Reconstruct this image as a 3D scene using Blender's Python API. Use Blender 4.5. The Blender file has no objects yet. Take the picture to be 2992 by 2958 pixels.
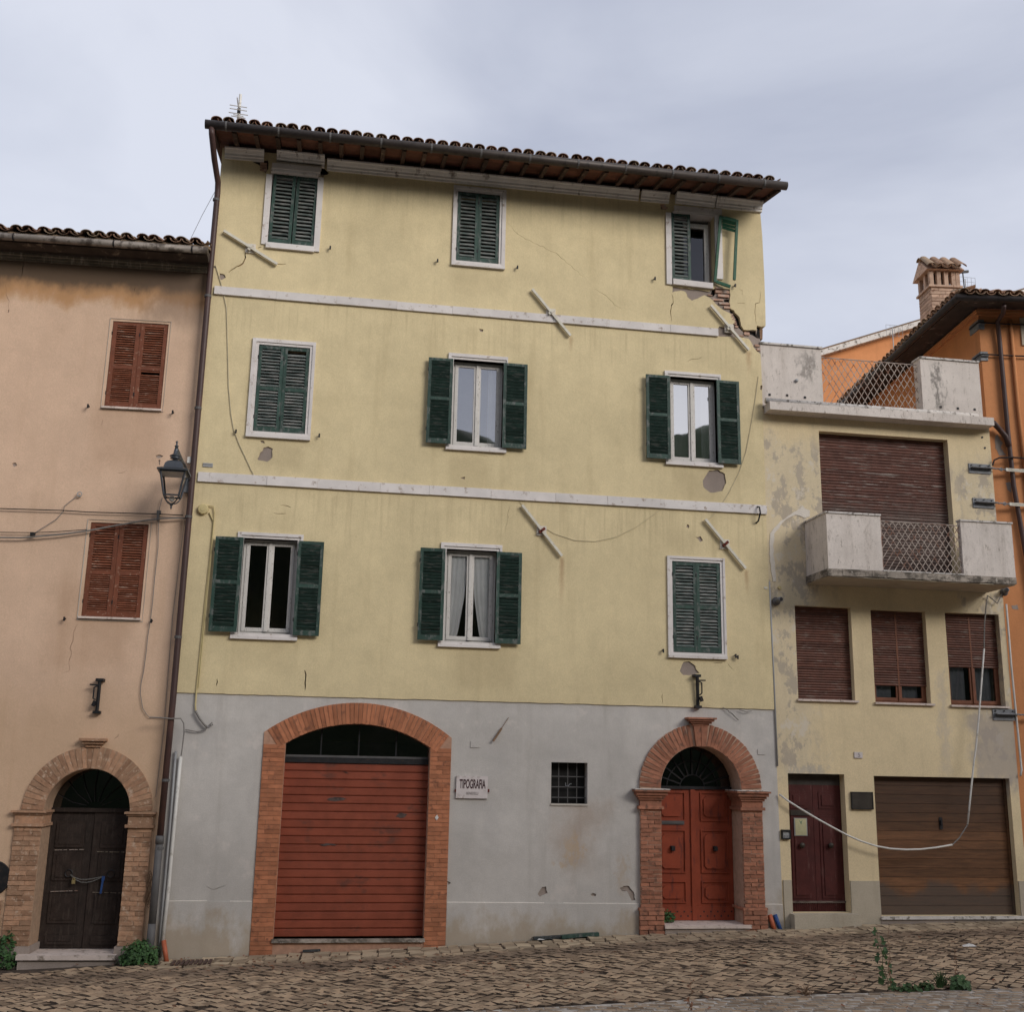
import bpy, bmesh, math, random
from mathutils import Vector, Matrix, noise as mnoise
from mathutils.geometry import delaunay_2d_cdt
random.seed(7)
scene = bpy.context.scene
R = math.radians

# ------------------------------------------------------------------ camera
FPX, CX, CY, PW = 3250.0, 1496.0, 1479.0, 2992.0
YAW, PITCH, ROLL = -0.16248363, 0.23054374, -0.01923309
EYE = Vector((0.0, -18.34, 2.5))
RM = Matrix.Rotation(YAW, 3, 'Z') @ Matrix.Rotation(PITCH, 3, 'X') @ Matrix.Rotation(ROLL, 3, 'Y')
cam_d = bpy.data.cameras.new('camera')
cam = bpy.data.objects.new('camera', cam_d)
scene.collection.objects.link(cam)
cam_d.sensor_width = 36.0
cam_d.sensor_fit = 'HORIZONTAL'
cam_d.lens = FPX / PW * 36.0
cam_d.clip_start, cam_d.clip_end = 0.1, 3000.0
right, fwd, up = RM @ Vector((1, 0, 0)), RM @ Vector((0, 1, 0)), RM @ Vector((0, 0, 1))
m = Matrix((right, up, -fwd)).transposed().to_4x4()
m.translation = EYE
cam.matrix_world = m
scene.camera = cam
scene.render.resolution_x, scene.render.resolution_y = 1024, 1013

# ------------------------------------------------------------------ sky and sun
SUN_EL, SUN_AZ = R(21), R(38)            # azimuth measured from the facade normal towards the right
world = bpy.data.worlds.new('World')
scene.world = world
world.use_nodes = True
wn, wl = world.node_tree.nodes, world.node_tree.links
wn.clear()
wout = wn.new('ShaderNodeOutputWorld')
sky = wn.new('ShaderNodeTexSky')
sky.sky_type = 'NISHITA'
sky.sun_disc = False
sky.sun_elevation = SUN_EL
sky.sun_rotation = math.pi - SUN_AZ
sky.air_density, sky.dust_density, sky.ozone_density = 1.0, 2.0, 1.5
bg1 = wn.new('ShaderNodeBackground')
bg1.inputs['Strength'].default_value = 0.10
wl.new(sky.outputs[0], bg1.inputs['Color'])
tc = wn.new('ShaderNodeTexCoord')
mp = wn.new('ShaderNodeMapping')
mp.inputs['Scale'].default_value = (1.0, 1.0, 2.2)
mp.inputs['Location'].default_value = (7.91, 0.88, 1.22)
wl.new(tc.outputs['Generated'], mp.inputs['Vector'])
cn = wn.new('ShaderNodeTexNoise')
cn.inputs['Scale'].default_value = 1.9
cn.inputs['Detail'].default_value = 6.0
cn.inputs['Roughness'].default_value = 0.50
cn.inputs['Distortion'].default_value = 0.25
wl.new(mp.outputs[0], cn.inputs['Vector'])
cr = wn.new('ShaderNodeValToRGB')
e = cr.color_ramp.elements
e[0].position, e[0].color = 0.34, (0.220, 0.235, 0.286, 1)
e[1].position, e[1].color = 0.62, (0.338, 0.350, 0.394, 1)
wl.new(cn.outputs['Fac'], cr.inputs['Fac'])
bg2 = wn.new('ShaderNodeBackground')
bg2.inputs['Strength'].default_value = 1.0
wl.new(cr.outputs[0], bg2.inputs['Color'])
wmix = wn.new('ShaderNodeMixShader')
wmix.inputs[0].default_value = 0.93
wl.new(bg1.outputs[0], wmix.inputs[1])
wl.new(bg2.outputs[0], wmix.inputs[2])
wl.new(wmix.outputs[0], wout.inputs['Surface'])

sun_d = bpy.data.lights.new('sun', 'SUN')
sun_d.energy = 1.5
sun_d.angle = R(30)
sun_d.color = (1.0, 0.955, 0.90)
sun = bpy.data.objects.new('sun', sun_d)
scene.collection.objects.link(sun)
sdir = Vector((math.sin(SUN_AZ) * math.cos(SUN_EL), -math.cos(SUN_AZ) * math.cos(SUN_EL), math.sin(SUN_EL)))
sun.rotation_euler = sdir.to_track_quat('Z', 'Y').to_euler()
sun.location = (20, -30, 40)

scene.view_settings.view_transform = 'Standard'
scene.view_settings.look = 'None'
scene.view_settings.gamma = 1.0
scene.view_settings.exposure = 1.15
scene.view_settings.use_curve_mapping = False

# ------------------------------------------------------------------ pixels to places
def ray(u, v):
    return RM @ Vector(((u - CX) / FPX, 1.0, -(v - CY) / FPX))

class Fr:
    """A facade frame: local x along the wall, local y into it, z up."""
    def __init__(s, ox, oy, deg):
        s.M = Matrix.Translation((ox, oy, 0)) @ Matrix.Rotation(R(deg), 4, 'Z')
        s.I = s.M.inverted()
        s.o = s.I @ EYE
        s.I3 = s.I.to_3x3()
    def at(s, u, v, d=0.0):
        r = s.I3 @ ray(u, v)
        return s.o + r * ((d - s.o.y) / r.y)
    def xz(s, u, v, d=0.0):
        p = s.at(u, v, d)
        return (p.x, p.z)
    def side(s, u, v, x):                 # on the plane local x = const
        r = s.I3 @ ray(u, v)
        return s.o + r * ((x - s.o.x) / r.x)

A = Fr(0, 0, 0)                            # yellow and cream facades
PK = Fr(-2.2, 0.05, -2.7)                  # pink facade
OR = Fr(12.14, 0.12, -6.5)                 # orange house

GX = [(-60, -1.6), (-8, -0.62), (-4.0, -0.50), (-2.18, -0.405), (2.05, -0.235), (5.15, -0.075), (7.67, 0.0), (9.4, 0.065), (12.0, 0.115), (16, 0.2), (60, 0.9)]
def gz(x):
    for (a, za), (b, zb) in zip(GX, GX[1:]):
        if x <= b:
            return za + (zb - za) * (x - a) / (b - a)
    return GX[-1][1]
def gpt(u, v):
    r, z = ray(u, v), 0.0
    for _ in range(12):
        t = (z - EYE.z) / r.z
        z = gz(EYE.x + r.x * t)
    p = EYE + r * t
    return Vector((p.x, p.y, z))

# ------------------------------------------------------------------ objects
WM = {}
def link(o, parent, M):
    scene.collection.objects.link(o)
    if parent is not None:
        o.parent = parent
        o.matrix_parent_inverse = WM[parent].inverted()
    o.matrix_basis = M
    WM[o] = M
    return o
def tag(o, label, cat, group=None, kind=None):
    o['label'] = label
    if cat: o['category'] = cat
    if group: o['group'] = group
    if kind: o['kind'] = kind
    return o
def thing(name, label, cat, loc, group=None):
    o = bpy.data.objects.new(name, None)
    o.empty_display_size = 0.2
    link(o, None, Matrix.Translation(loc))
    return tag(o, label, cat, group)

def inside(l, x, z):
    r_, n = False, len(l)
    for i in range(n):
        (ax, az), (bx, bz) = l[i], l[i - 1]
        if (az > z) != (bz > z) and x < (bx - ax) * (z - az) / (bz - az) + ax: r_ = not r_
    return r_
class MB:
    def __init__(s):
        s.v, s.f = [], []
    def add(s, vs, fs):
        b = len(s.v)
        s.v += [tuple(p) for p in vs]
        s.f += [tuple(i + b for i in f) for f in fs]
        return s
    def box(s, x0, x1, y0, y1, z0, z1):
        vs = [(x, y, z) for z in (z0, z1) for y in (y0, y1) for x in (x0, x1)]
        return s.add(vs, [(0, 2, 3, 1), (4, 5, 7, 6), (0, 1, 5, 4), (2, 6, 7, 3), (0, 4, 6, 2), (1, 3, 7, 5)])
    def bar(s, p, q, w, h, up=(0, 0, 1)):
        p, q = Vector(p), Vector(q)
        d = (q - p).normalized()
        a = d.cross(Vector(up))
        if a.length < 1e-4: a = d.cross(Vector((0, 1, 0)))
        a.normalize()
        b = a.cross(d)
        vs = []
        for c in (p, q):
            vs += [c - a * w / 2 - b * h / 2, c + a * w / 2 - b * h / 2, c + a * w / 2 + b * h / 2, c - a * w / 2 + b * h / 2]
        return s.add(vs, [(3, 2, 1, 0), (4, 5, 6, 7), (0, 1, 5, 4), (1, 2, 6, 5), (2, 3, 7, 6), (3, 0, 4, 7)])
    def tube(s, pts, r, n=8, r2=None):
        pts = [Vector(p) for p in pts]
        b = len(s.v)
        K = len(pts)
        a = None
        for i, p in enumerate(pts):
            d = (pts[min(i + 1, K - 1)] - pts[max(i - 1, 0)]).normalized()
            if a is None:
                a = d.cross(Vector((0, 0, 1)))
                if a.length < 1e-3: a = d.cross(Vector((1, 0, 0)))
            a = (a - d * a.dot(d)).normalized()
            c = d.cross(a)
            rr = r if r2 is None else r + (r2 - r) * i / (K - 1)
            for k in range(n):
                t = 2 * math.pi * k / n
                s.v.append(tuple(p + (a * math.cos(t) + c * math.sin(t)) * rr))
        for i in range(K - 1):
            for k in range(n):
                s.f.append((b + i * n + k, b + i * n + (k + 1) % n, b + (i + 1) * n + (k + 1) % n, b + (i + 1) * n + k))
        s.f.append(tuple(b + k for k in range(n))[::-1])
        s.f.append(tuple(b + (K - 1) * n + k for k in range(n)))
        return s
    def lathe(s, prof, c, n=16, axis='Z', phase=0.0):
        b = len(s.v)
        for (r, h) in prof:
            for k in range(n):
                t = 2 * math.pi * k / n + phase
                q = (r * math.cos(t), r * math.sin(t), h)
                if axis == 'Y': q = (q[0], -q[2], q[1])
                s.v.append((c[0] + q[0], c[1] + q[1], c[2] + q[2]))
        for i in range(len(prof) - 1):
            for k in range(n):
                s.f.append((b + i * n + k, b + i * n + (k + 1) % n, b + (i + 1) * n + (k + 1) % n, b + (i + 1) * n + k))
        s.f.append(tuple(b + k for k in range(n))[::-1])
        s.f.append(tuple(b + (len(prof) - 1) * n + k for k in range(n)))
        return s
    def panel(s, outline, holes=(), y0=0.0, depth=0.02, back=False):
        """A wall skin in the xz plane with real openings: front face, rims and jambs."""
        loops = [outline] + [h[0] if isinstance(h, tuple) else h for h in holes]
        deps = [depth] + [h[1] if isinstance(h, tuple) else depth for h in holes]
        vin, ein = [], []
        for l in loops:
            k0, n = len(vin), len(l)
            vin += [Vector((p[0], p[1])) for p in l]
            ein += [(k0 + i, k0 + (i + 1) % n) for i in range(n)]
        vo, _, fo, *_r = delaunay_2d_cdt(vin, ein, [], 0, 1e-6)
        bbs = [(min(p[0] for p in l), max(p[0] for p in l), min(p[1] for p in l), max(p[1] for p in l)) for l in loops]
        tris = []
        for f in fo:
            cxx, czz = sum(vo[i].x for i in f) / 3, sum(vo[i].y for i in f) / 3
            keep = True
            for li, (l, bb) in enumerate(zip(loops, bbs)):
                if bb[0] <= cxx <= bb[1] and bb[2] <= czz <= bb[3]: ins = inside(l, cxx, czz)
                else: ins = False
                if ins != (li == 0): keep = False; break
            if keep: tris.append(tuple(f))
        flat = [(v.x, v.y) for v in vo]
        b = len(s.v)
        s.v += [(p[0], y0, p[1]) for p in flat]
        s.f += [tuple(b + i for i in t) for t in tris]
        if back:
            bb = len(s.v)
            s.v += [(p[0], y0 + depth, p[1]) for p in flat]
            s.f += [tuple(bb + i for i in t)[::-1] for t in tris]
        o = 0
        for l, d in zip(loops, deps):
            n = len(l)
            c = len(s.v)
            s.v += [(p[0], y0, p[1]) for p in l] + [(p[0], y0 + d, p[1]) for p in l]
            for i in range(n):
                j = (i + 1) % n
                s.f.append((c + i, c + j, c + n + j, c + n + i))
        return s
    def prism(s, poly, y0, y1):
        return s.panel(poly, (), y0, y1 - y0, True)
    def prof_x(s, prof, x0, x1, skew=0.0):
        n = len(prof)
        b = len(s.v)
        s.v += [(x0, y, z) for (y, z) in prof] + [(x1, y, z + skew) for (y, z) in prof]
        for i in range(n):
            j = (i + 1) % n
            s.f.append((b + i, b + j, b + n + j, b + n + i))
        s.f.append(tuple(b + i for i in range(n)))
        s.f.append(tuple(b + n + i for i in range(n))[::-1])
        return s
    def mesh(s, name, mat, smooth=False):
        me = bpy.data.meshes.new(name)
        me.from_pydata(s.v, [], s.f)
        bm = bmesh.new()
        bm.from_mesh(me)
        bmesh.ops.recalc_face_normals(bm, faces=bm.faces)
        bm.to_mesh(me)
        bm.free()
        if mat: me.materials.append(M_[mat])
        if smooth:
            me.polygons.foreach_set('use_smooth', [True] * len(me.polygons))
            me.update()
        return me
    def build(s, name, mat, parent=None, fr=None, smooth=False, label=None):
        o = bpy.data.objects.new(name, s.mesh(name, mat, smooth))
        link(o, parent, fr.M if fr else Matrix())
        if label: o['label'] = label
        return o

def box(name, mat, parent, fr, *a):
    return MB().box(*a).build(name, mat, parent, fr)

# pieces one can pick apart: an object each up to the limit per thing, the rest joined as one part
COUNT, REST = {}, {}
LIMIT = 296
def root_of(o):
    while o.parent is not None: o = o.parent
    return o
def piece(name, me, parent, M, stuff=False):
    k = (root_of(parent).name, name)
    COUNT[k] = COUNT.get(k, 0) + (0 if stuff else 1)
    if COUNT[k] > LIMIT or stuff:
        REST.setdefault((parent, name, me.materials[0].name), []).append((me, M))
        return None
    o = bpy.data.objects.new(name, me)
    return link(o, parent, M)
def flush_rest():
    for (parent, name, mat), items in REST.items():
        vs, fs, mi = [], [], []
        for me, M in items:
            b = len(vs)
            mi += [p.material_index for p in me.polygons]
            vs += [tuple(M @ v.co) for v in me.vertices]
            fs += [tuple(i + b for i in p.vertices) for p in me.polygons]
        mats = list(items[0][0].materials)
        me = bpy.data.meshes.new(name + 's')
        me.from_pydata(vs, [], fs)
        for m_ in mats: me.materials.append(m_)
        me.polygons.foreach_set('material_index', mi)
        o = bpy.data.objects.new(name + 's', me)
        link(o, parent, Matrix())
        o['kind'] = 'stuff'

def jag(pts, amp, step, closed=True):
    """Break straight edges into an irregular line."""
    out = []
    n = len(pts)
    for i in range(n if closed else n - 1):
        a, b = Vector(pts[i]), Vector(pts[(i + 1) % n])
        k = max(1, int((b - a).length / step))
        nrm = Vector((-(b - a).y, (b - a).x))
        if nrm.length > 0: nrm.normalize()
        for j in range(k):
            q = a + (b - a) * (j / k)
            if j: q = q + nrm * random.uniform(-amp, amp)
            out.append((q.x, q.y))
    if not closed: out.append(tuple(pts[-1]))
    return out
def px(fr, pts, d=0.0):
    return [fr.xz(u, v, d) for (u, v) in pts]
def crackline(fr, pts, w, step=0.05):
    """A thin ragged slot along a pixel polyline."""
    c = jag(px(fr, pts), 0.018, step, False)
    l, r = [], []
    n = len(c)
    for i, p in enumerate(c):
        a, b = Vector(c[max(i - 1, 0)]), Vector(c[min(i + 1, n - 1)])
        d = (b - a).normalized()
        nn = Vector((-d.y, d.x))
        ww = w * (0.25 + 0.75 * math.sin(math.pi * (i + 0.3) / (n - 0.4))) * random.uniform(0.6, 1.3) / 2
        l.append(tuple(Vector(p) + nn * ww))
        r.append(tuple(Vector(p) - nn * ww))
    return l + r[::-1]
def rect(fr, TL, TR, BL, BR, d=0.0):
    a, b, c, e_ = [fr.at(*p, d) for p in (TL, TR, BL, BR)]
    return ((a.x + c.x) / 2, (b.x + e_.x) / 2, (c.z + e_.z) / 2, (a.z + b.z) / 2)   # x0 x1 z0 z1
def rloop(x0, x1, z0, z1):
    return [(x0, z0), (x1, z0), (x1, z1), (x0, z1)]

# ------------------------------------------------------------------ materials
M_ = {}
class NT:
    def __init__(s, name):
        s.m = bpy.data.materials.new(name)
        s.m.use_nodes = True
        s.t = s.m.node_tree
        s.b = s.t.nodes['Principled BSDF']
        s.out = s.t.nodes['Material Output']
        g = s.t.nodes.new('ShaderNodeNewGeometry')
        s.pos = g.outputs['Position']
        s.island = g.outputs['Random Per Island']
        s.rand = s.t.nodes.new('ShaderNodeObjectInfo').outputs['Random']
        M_[name] = s.m
    def put(s, sock, v):
        if hasattr(v, 'is_output'): s.t.links.new(v, sock)
        elif isinstance(v, (tuple, list)) and len(v) == 3 and sock.type == 'RGBA': sock.default_value = (*v, 1)
        else: sock.default_value = v
    def math(s, op, a, b=0.0, clamp=False):
        n = s.t.nodes.new('ShaderNodeMath')
        n.operation = op
        n.use_clamp = clamp
        s.put(n.inputs[0], a)
        s.put(n.inputs[1], b)
        return n.outputs[0]
    def noise(s, scale, detail=4, rough=0.55, stretch=(1, 1, 1), off=(0, 0, 0), dist=0.0):
        mp = s.t.nodes.new('ShaderNodeMapping')
        mp.inputs['Scale'].default_value = stretch
        mp.inputs['Location'].default_value = off
        s.t.links.new(s.pos, mp.inputs['Vector'])
        n = s.t.nodes.new('ShaderNodeTexNoise')
        n.inputs['Scale'].default_value = scale
        n.inputs['Detail'].default_value = detail
        n.inputs['Roughness'].default_value = rough
        n.inputs['Distortion'].default_value = dist
        s.t.links.new(mp.outputs[0], n.inputs['Vector'])
        return n.outputs['Fac']
    def ramp(s, f, a, b, va=0.0, vb=1.0):
        n = s.t.nodes.new('ShaderNodeMapRange')
        n.interpolation_type = 'SMOOTHSTEP'
        s.put(n.inputs['Value'], f)
        s.put(n.inputs['From Min'], a)
        s.put(n.inputs['From Max'], b)
        s.put(n.inputs['To Min'], va)
        s.put(n.inputs['To Max'], vb)
        return n.outputs[0]
    def mix(s, f, a, b, mode='MIX'):
        n = s.t.nodes.new('ShaderNodeMix')
        n.data_type = 'RGBA'
        n.blend_type = mode
        s.put(n.inputs[0], f)
        s.put(n.inputs[6], a)
        s.put(n.inputs[7], b)
        return n.outputs[2]
    def axis(s, i):
        n = s.t.nodes.new('ShaderNodeSeparateXYZ')
        s.t.links.new(s.pos, n.inputs[0])
        return n.outputs[i]
    def hsv(s, col, v, h=0.5, sat=1.0):
        n = s.t.nodes.new('ShaderNodeHueSaturation')
        s.put(n.inputs['Color'], col)
        s.put(n.inputs['Value'], v)
        s.put(n.inputs['Hue'], h)
        s.put(n.inputs['Saturation'], sat)
        return n.outputs[0]
    def bump(s, h, strength=0.3, dist=0.01, prev=None):
        n = s.t.nodes.new('ShaderNodeBump')
        n.inputs['Strength'].default_value = strength
        n.inputs['Distance'].default_value = dist
        s.put(n.inputs['Height'], h)
        if prev: s.t.links.new(prev, n.inputs['Normal'])
        s.t.links.new(n.outputs[0], s.b.inputs['Normal'])
        return n.outputs[0]
    def done(s, col, rough=0.85, spec=0.25, metal=0.0):
        s.put(s.b.inputs['Base Color'], col)
        s.put(s.b.inputs['Roughness'], rough)
        s.b.inputs['Specular IOR Level'].default_value = spec
        s.b.inputs['Metallic'].default_value = metal
        return s.m

def pm(name, col, rough=0.8, var=0.18, scale=5, rnd=0.0, wear=None, wamt=0.5, wscale=18, wst=(1, 1, 1), bump=0.25, bscale=70, bdist=0.006, spec=0.25, metal=0.0, st=(1, 1, 1)):
    """Base colour with grain, piece-to-piece difference and worn spots."""
    t = NT(name)
    v = t.ramp(t.noise(scale, 5, 0.6, st), 0.25, 0.75, 1 - var, 1 + var)
    if rnd:
        rr = t.math('FRACT', t.math('ADD', t.rand, t.island))
        v = t.math('MULTIPLY', v, t.ramp(rr, 0, 1, 1 - rnd, 1 + rnd))
    c = t.hsv(col, v)
    if rnd:
        hh = t.math('FRACT', t.math('MULTIPLY', rr, 7.31))
        c = t.mix(t.ramp(hh, 0, 1, 0.0, min(0.5, rnd)), c, (col[0] * 1.1 + .02, col[1] * 1.25 + .02, col[2] * 1.3 + .02))
    if wear:
        w = t.noise(wscale, 5, 0.65, wst, (3.1, 1.7, 0.4))
        c = t.mix(t.ramp(w, 0.62 - 0.3 * wamt, 0.74 - 0.2 * wamt), c, wear)
    t.bump(t.noise(bscale, 4, 0.6, st), bump, bdist)
    return t.done(c, rough, spec, metal)

def plaster(name, col, dirt, mott=0.10, streak=0.12, extra=None, grain=0.085):
    t = NT(name)
    v = t.ramp(t.noise(0.55, 4, 0.55), 0.3, 0.7, 1 - mott, 1 + mott)
    v = t.math('MULTIPLY', v, t.ramp(t.noise(3.2, 6, 0.65), 0.3, 0.7, 1 - mott * .6, 1 + mott * .6))
    v = t.math('MULTIPLY', v, t.ramp(t.noise(62, 3, 0.75), 0.3, 0.7, 1 - grain, 1 + grain))
    c = t.hsv(col, v)
    s_ = t.noise(2.6, 5, 0.6, (1.6, 1.6, 0.16), (5, 2, 1))
    c = t.mix(t.ramp(s_, 0.50, 0.80, 0.0, streak * 4), c, dirt)
    d2 = t.noise(1.1, 6, 0.7, (1, 1, 0.8), (9, 4, 7))
    c = t.mix(t.ramp(d2, 0.52, 0.78, 0.0, streak * 2.5), c, dirt)
    if extra: c = extra(t, c)
    n1 = t.bump(t.noise(130, 3, 0.7), 0.22, 0.004)
    t.bump(t.noise(6, 4, 0.5), 0.25, 0.02, n1)
    return t.done(c, 0.92, 0.12)
def mbox(t, x0, x1, z0, z1, soft=0.1, amp=0.25, nsc=3.0, sz=None):
    sz = sz or soft
    """Soft ragged box mask in wall metres: a stain with a place of its own."""
    if not hasattr(t, 'cache'): t.cache = {}
    k = 2.2 if nsc < 3.5 else 8.0
    if k not in t.cache: t.cache[k] = t.math('SUBTRACT', t.noise(k, 4, 0.65, (1, 1, 0.6), (1.3, 0, 4.1)), 0.5)
    n = t.math('MULTIPLY', t.cache[k], amp * 2)
    x, z = t.math('ADD', t.axis(0), n), t.math('ADD', t.axis(2), n)
    a = t.math('MULTIPLY', t.ramp(x, x0 - soft, x0 + soft), t.ramp(x, x1 - soft, x1 + soft, 1, 0))
    b = t.math('MULTIPLY', t.ramp(z, z0 - sz, z0 + sz), t.ramp(z, z1 - soft, z1 + soft, 1, 0))
    return t.math('MULTIPLY', a, b)
def sc(f, k):
    return lambda t: t.math('MULTIPLY', f(t), k)

def yellow_extra(t, c):
    def rust(c, u, v, h, w, k):
        x, z = A.xz(u, v)
        m_ = mbox(t, x - w, x + w, z - h, z, w * 0.95, w * 1.3, 12, h * .8)
        return t.mix(t.math('MULTIPLY', m_, k), c, (0.30, 0.13, 0.06))
    c = rust(c, 1641, 1632, 0.55, 0.035, 0.42)
    c = rust(c, 2186, 1030, 0.28, 0.04, 0.42)
    c = rust(c, 2180, 1668, 0.30, 0.03, 0.4)
    c = rust(c, 1667, 988, 0.2, 0.03, 0.3)
    vs = t.ramp(t.noise(7, 4, .6, (2.2, 1, .10), (3, 3, 3)), .48, .72)
    for (za, zb) in ((5.9, 6.95), (9.3, 10.26), (11.9, 12.85)):
        c = t.mix(t.math('MULTIPLY', t.math('MULTIPLY', vs, mbox(t, -3, 9, za + .35, zb, .05, .5, 2, .5)), .26), c, (0.33, 0.26, 0.15))
    for (u, v, w, h, k) in ((1375, 1335, 0.35, 0.75, 0.22), (1420, 1905, 0.5, 0.6, 0.20), (820, 1300, 0.4, 0.4, 0.15), (1400, 800, 0.5, 0.45, 0.13), (2035, 1375, 0.4, 0.6, 0.2), (780, 1885, 0.5, 0.4, 0.12)):
        x, z = A.xz(u, v)
        c = t.mix(t.math('MULTIPLY', mbox(t, x - w, x + w, z - h, z, 0.12, 0.2, 2.5), k), c, (0.26, 0.19, 0.10))
    return c
plaster('yellow_plaster', (0.655, 0.545, 0.330), (0.43, 0.34, 0.19), 0.075, 0.085, yellow_extra)

def grey_extra(t, c):
    n = t.noise(2.3, 6, 0.7, (1, 1, 1), (2, 8, 3))
    c = t.mix(t.ramp(n, 0.56, 0.70, 0.0, 0.5), c, (0.66, 0.60, 0.55))
    n3 = t.noise(1.3, 6, 0.65, (1, 1, .7), (4, 1, 8))
    c = t.mix(t.ramp(n3, 0.50, 0.72, 0.0, 0.45), c, (0.43, 0.41, 0.395))
    c = t.mix(t.math('MULTIPLY', mbox(t, 3.85, 4.5, 0.9, 1.95, 0.3, 0.7, 2.2), 0.45), c, (0.34, 0.24, 0.17))
    c = t.mix(t.math('MULTIPLY', mbox(t, 4.0, 4.25, 1.0, 1.4, 0.10, 0.6, 6), 0.6), c, (0.50, 0.36, 0.22))
    c = t.mix(t.math('MULTIPLY', mbox(t, 4.88, 5.0, 0.6, 1.15, 0.08, 0.4, 7, .3), 0.5), c, (0.45, 0.32, 0.20))
    c = t.mix(t.math('MULTIPLY', mbox(t, -3, 9, -1, 0.14, 0.28, 1.0, 1.8), 0.72), c, (0.36, 0.28, 0.19))
    c = t.mix(t.math('MULTIPLY', mbox(t, -3, 9, 0.25, 1.3, 0.3, 0.4, 1.2), 0.18), c, (0.30, 0.27, 0.24))
    s2 = t.noise(7, 6, 0.75, (1, 1, 1), (7, 1, 5))
    return t.mix(t.ramp(s2, 0.70, 0.74, 0.0, 0.55), c, (0.70, 0.63, 0.56))
plaster('grey_plaster', (0.520, 0.490, 0.455), (0.36, 0.33, 0.295), 0.09, 0.12, grey_extra)

def pink_extra(t, c):
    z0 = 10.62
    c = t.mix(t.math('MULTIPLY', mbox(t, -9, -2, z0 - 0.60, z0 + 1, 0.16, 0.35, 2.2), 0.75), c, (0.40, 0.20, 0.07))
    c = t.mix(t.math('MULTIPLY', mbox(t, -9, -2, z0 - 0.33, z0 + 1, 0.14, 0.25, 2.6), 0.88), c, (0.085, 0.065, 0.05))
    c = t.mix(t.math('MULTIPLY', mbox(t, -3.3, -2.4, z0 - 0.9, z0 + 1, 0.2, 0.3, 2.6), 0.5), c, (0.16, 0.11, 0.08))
    c = t.mix(t.math('MULTIPLY', mbox(t, -4.0, -2.9, 7.1, 8.35, 0.2, 0.3, 2), 0.25), c, (0.33, 0.19, 0.11))
    c = t.mix(t.math('MULTIPLY', mbox(t, -4.3, -3.1, 3.9, 5.3, 0.2, 0.3, 2), 0.25), c, (0.33, 0.19, 0.11))
    c = t.mix(t.math('MULTIPLY', mbox(t, -9, -1.5, -1, 3.4, 0.7, 0.6, 1.1), 0.34), c, (0.44, 0.29, 0.16))
    return c
plaster('pink_plaster', (0.64, 0.450, 0.320), (0.48, 0.315, 0.205), 0.06, 0.09, pink_extra)

def cream_extra(t, c):
    n = t.noise(2.6, 8, 0.72, (1.1, 1, 0.75), (1, 3, 2))
    m_ = t.ramp(n, 0.50, 0.56)
    edge = t.math('ADD', mbox(t, 7.4, 8.35, 2.4, 8.3, 0.25, 0.5, 1.5), mbox(t, 11.3, 13, 2.3, 8.2, 0.25, 0.5, 1.5), True)
    edge = t.math('ADD', edge, mbox(t, 7.4, 8.9, 5.6, 8.3, 0.3, 0.6, 1.2), True)
    c = t.mix(t.math('MULTIPLY', edge, 0.30), c, (0.52, 0.47, 0.38))
    c = t.mix(t.math('MULTIPLY', t.math('MULTIPLY', m_, edge), 0.70), c, (0.37, 0.32, 0.27))
    n2 = t.noise(3.4, 7, 0.7, (1, 1, 0.7), (6, 3, 9))
    c = t.mix(t.math('MULTIPLY', t.math('MULTIPLY', t.ramp(n2, 0.56, 0.62), edge), 0.8), c, (0.64, 0.57, 0.47))
    c = t.mix(t.math('MULTIPLY', mbox(t, 11.3, 13, 2.4, 3.6, 0.2, 0.8, 1.8), 0.7), c, (0.40, 0.345, 0.30))
    c = t.mix(t.math('MULTIPLY', mbox(t, 10.7, 10.82, 2.45, 4.3, 0.10, 0.3, 4, .6), 0.45), c, (0.42, 0.38, 0.36))
    c = t.mix(t.math('MULTIPLY', mbox(t, 7.85, 8.5, 2.42, 2.62, 0.10, 0.5, 4), 0.6), c, (0.40, 0.37, 0.33))
    return c
plaster('cream_plaster', (0.70, 0.570, 0.360), (0.48, 0.39, 0.25), 0.06, 0.09, cream_extra)
plaster('cream_base', (0.46, 0.40, 0.31), (0.30, 0.25, 0.18), 0.08, 0.14)
plaster('orange_plaster', (0.57, 0.250, 0.110), (0.38, 0.17, 0.08), 0.08, 0.10)
plaster('mortar', (0.31, 0.255, 0.22), (0.22, 0.18, 0.15), 0.14, 0.12)
plaster('lime_patch', (0.64, 0.585, 0.51), (0.5, 0.44, 0.36), 0.08, 0.08)
plaster('reveal_plaster', (0.50, 0.46, 0.40), (0.33, 0.29, 0.24), 0.08, 0.12)

def conc_extra(t, c):
    s_ = t.noise(5.0, 7, 0.75, (1.5, 1.5, 0.4), (4, 4, 4))
    c = t.mix(t.ramp(s_, 0.54, 0.72, 0.0, 0.7), c, (0.25, 0.205, 0.17))
    f = t.noise(15, 6, 0.8, (1, 1, 0.35), (1, 9, 4))
    c = t.mix(t.ramp(f, 0.56, 0.68, 0.0, 0.8), c, (0.20, 0.16, 0.125))
    c = t.mix(t.math('MULTIPLY', mbox(t, 11.05, 11.15, 9.15, 10.1, 0.09, 0.35, 5, .3), 0.85), c, (0.06, 0.055, 0.05))
    return t.mix(t.math('MULTIPLY', mbox(t, 8.4, 8.6, 9.55, 10.1, 0.12, 0.5, 5, .2), 0.6), c, (0.10, 0.09, 0.08))
plaster('stained_concrete', (0.64, 0.575, 0.52), (0.42, 0.36, 0.31), 0.08, 0.14, conc_extra)
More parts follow.
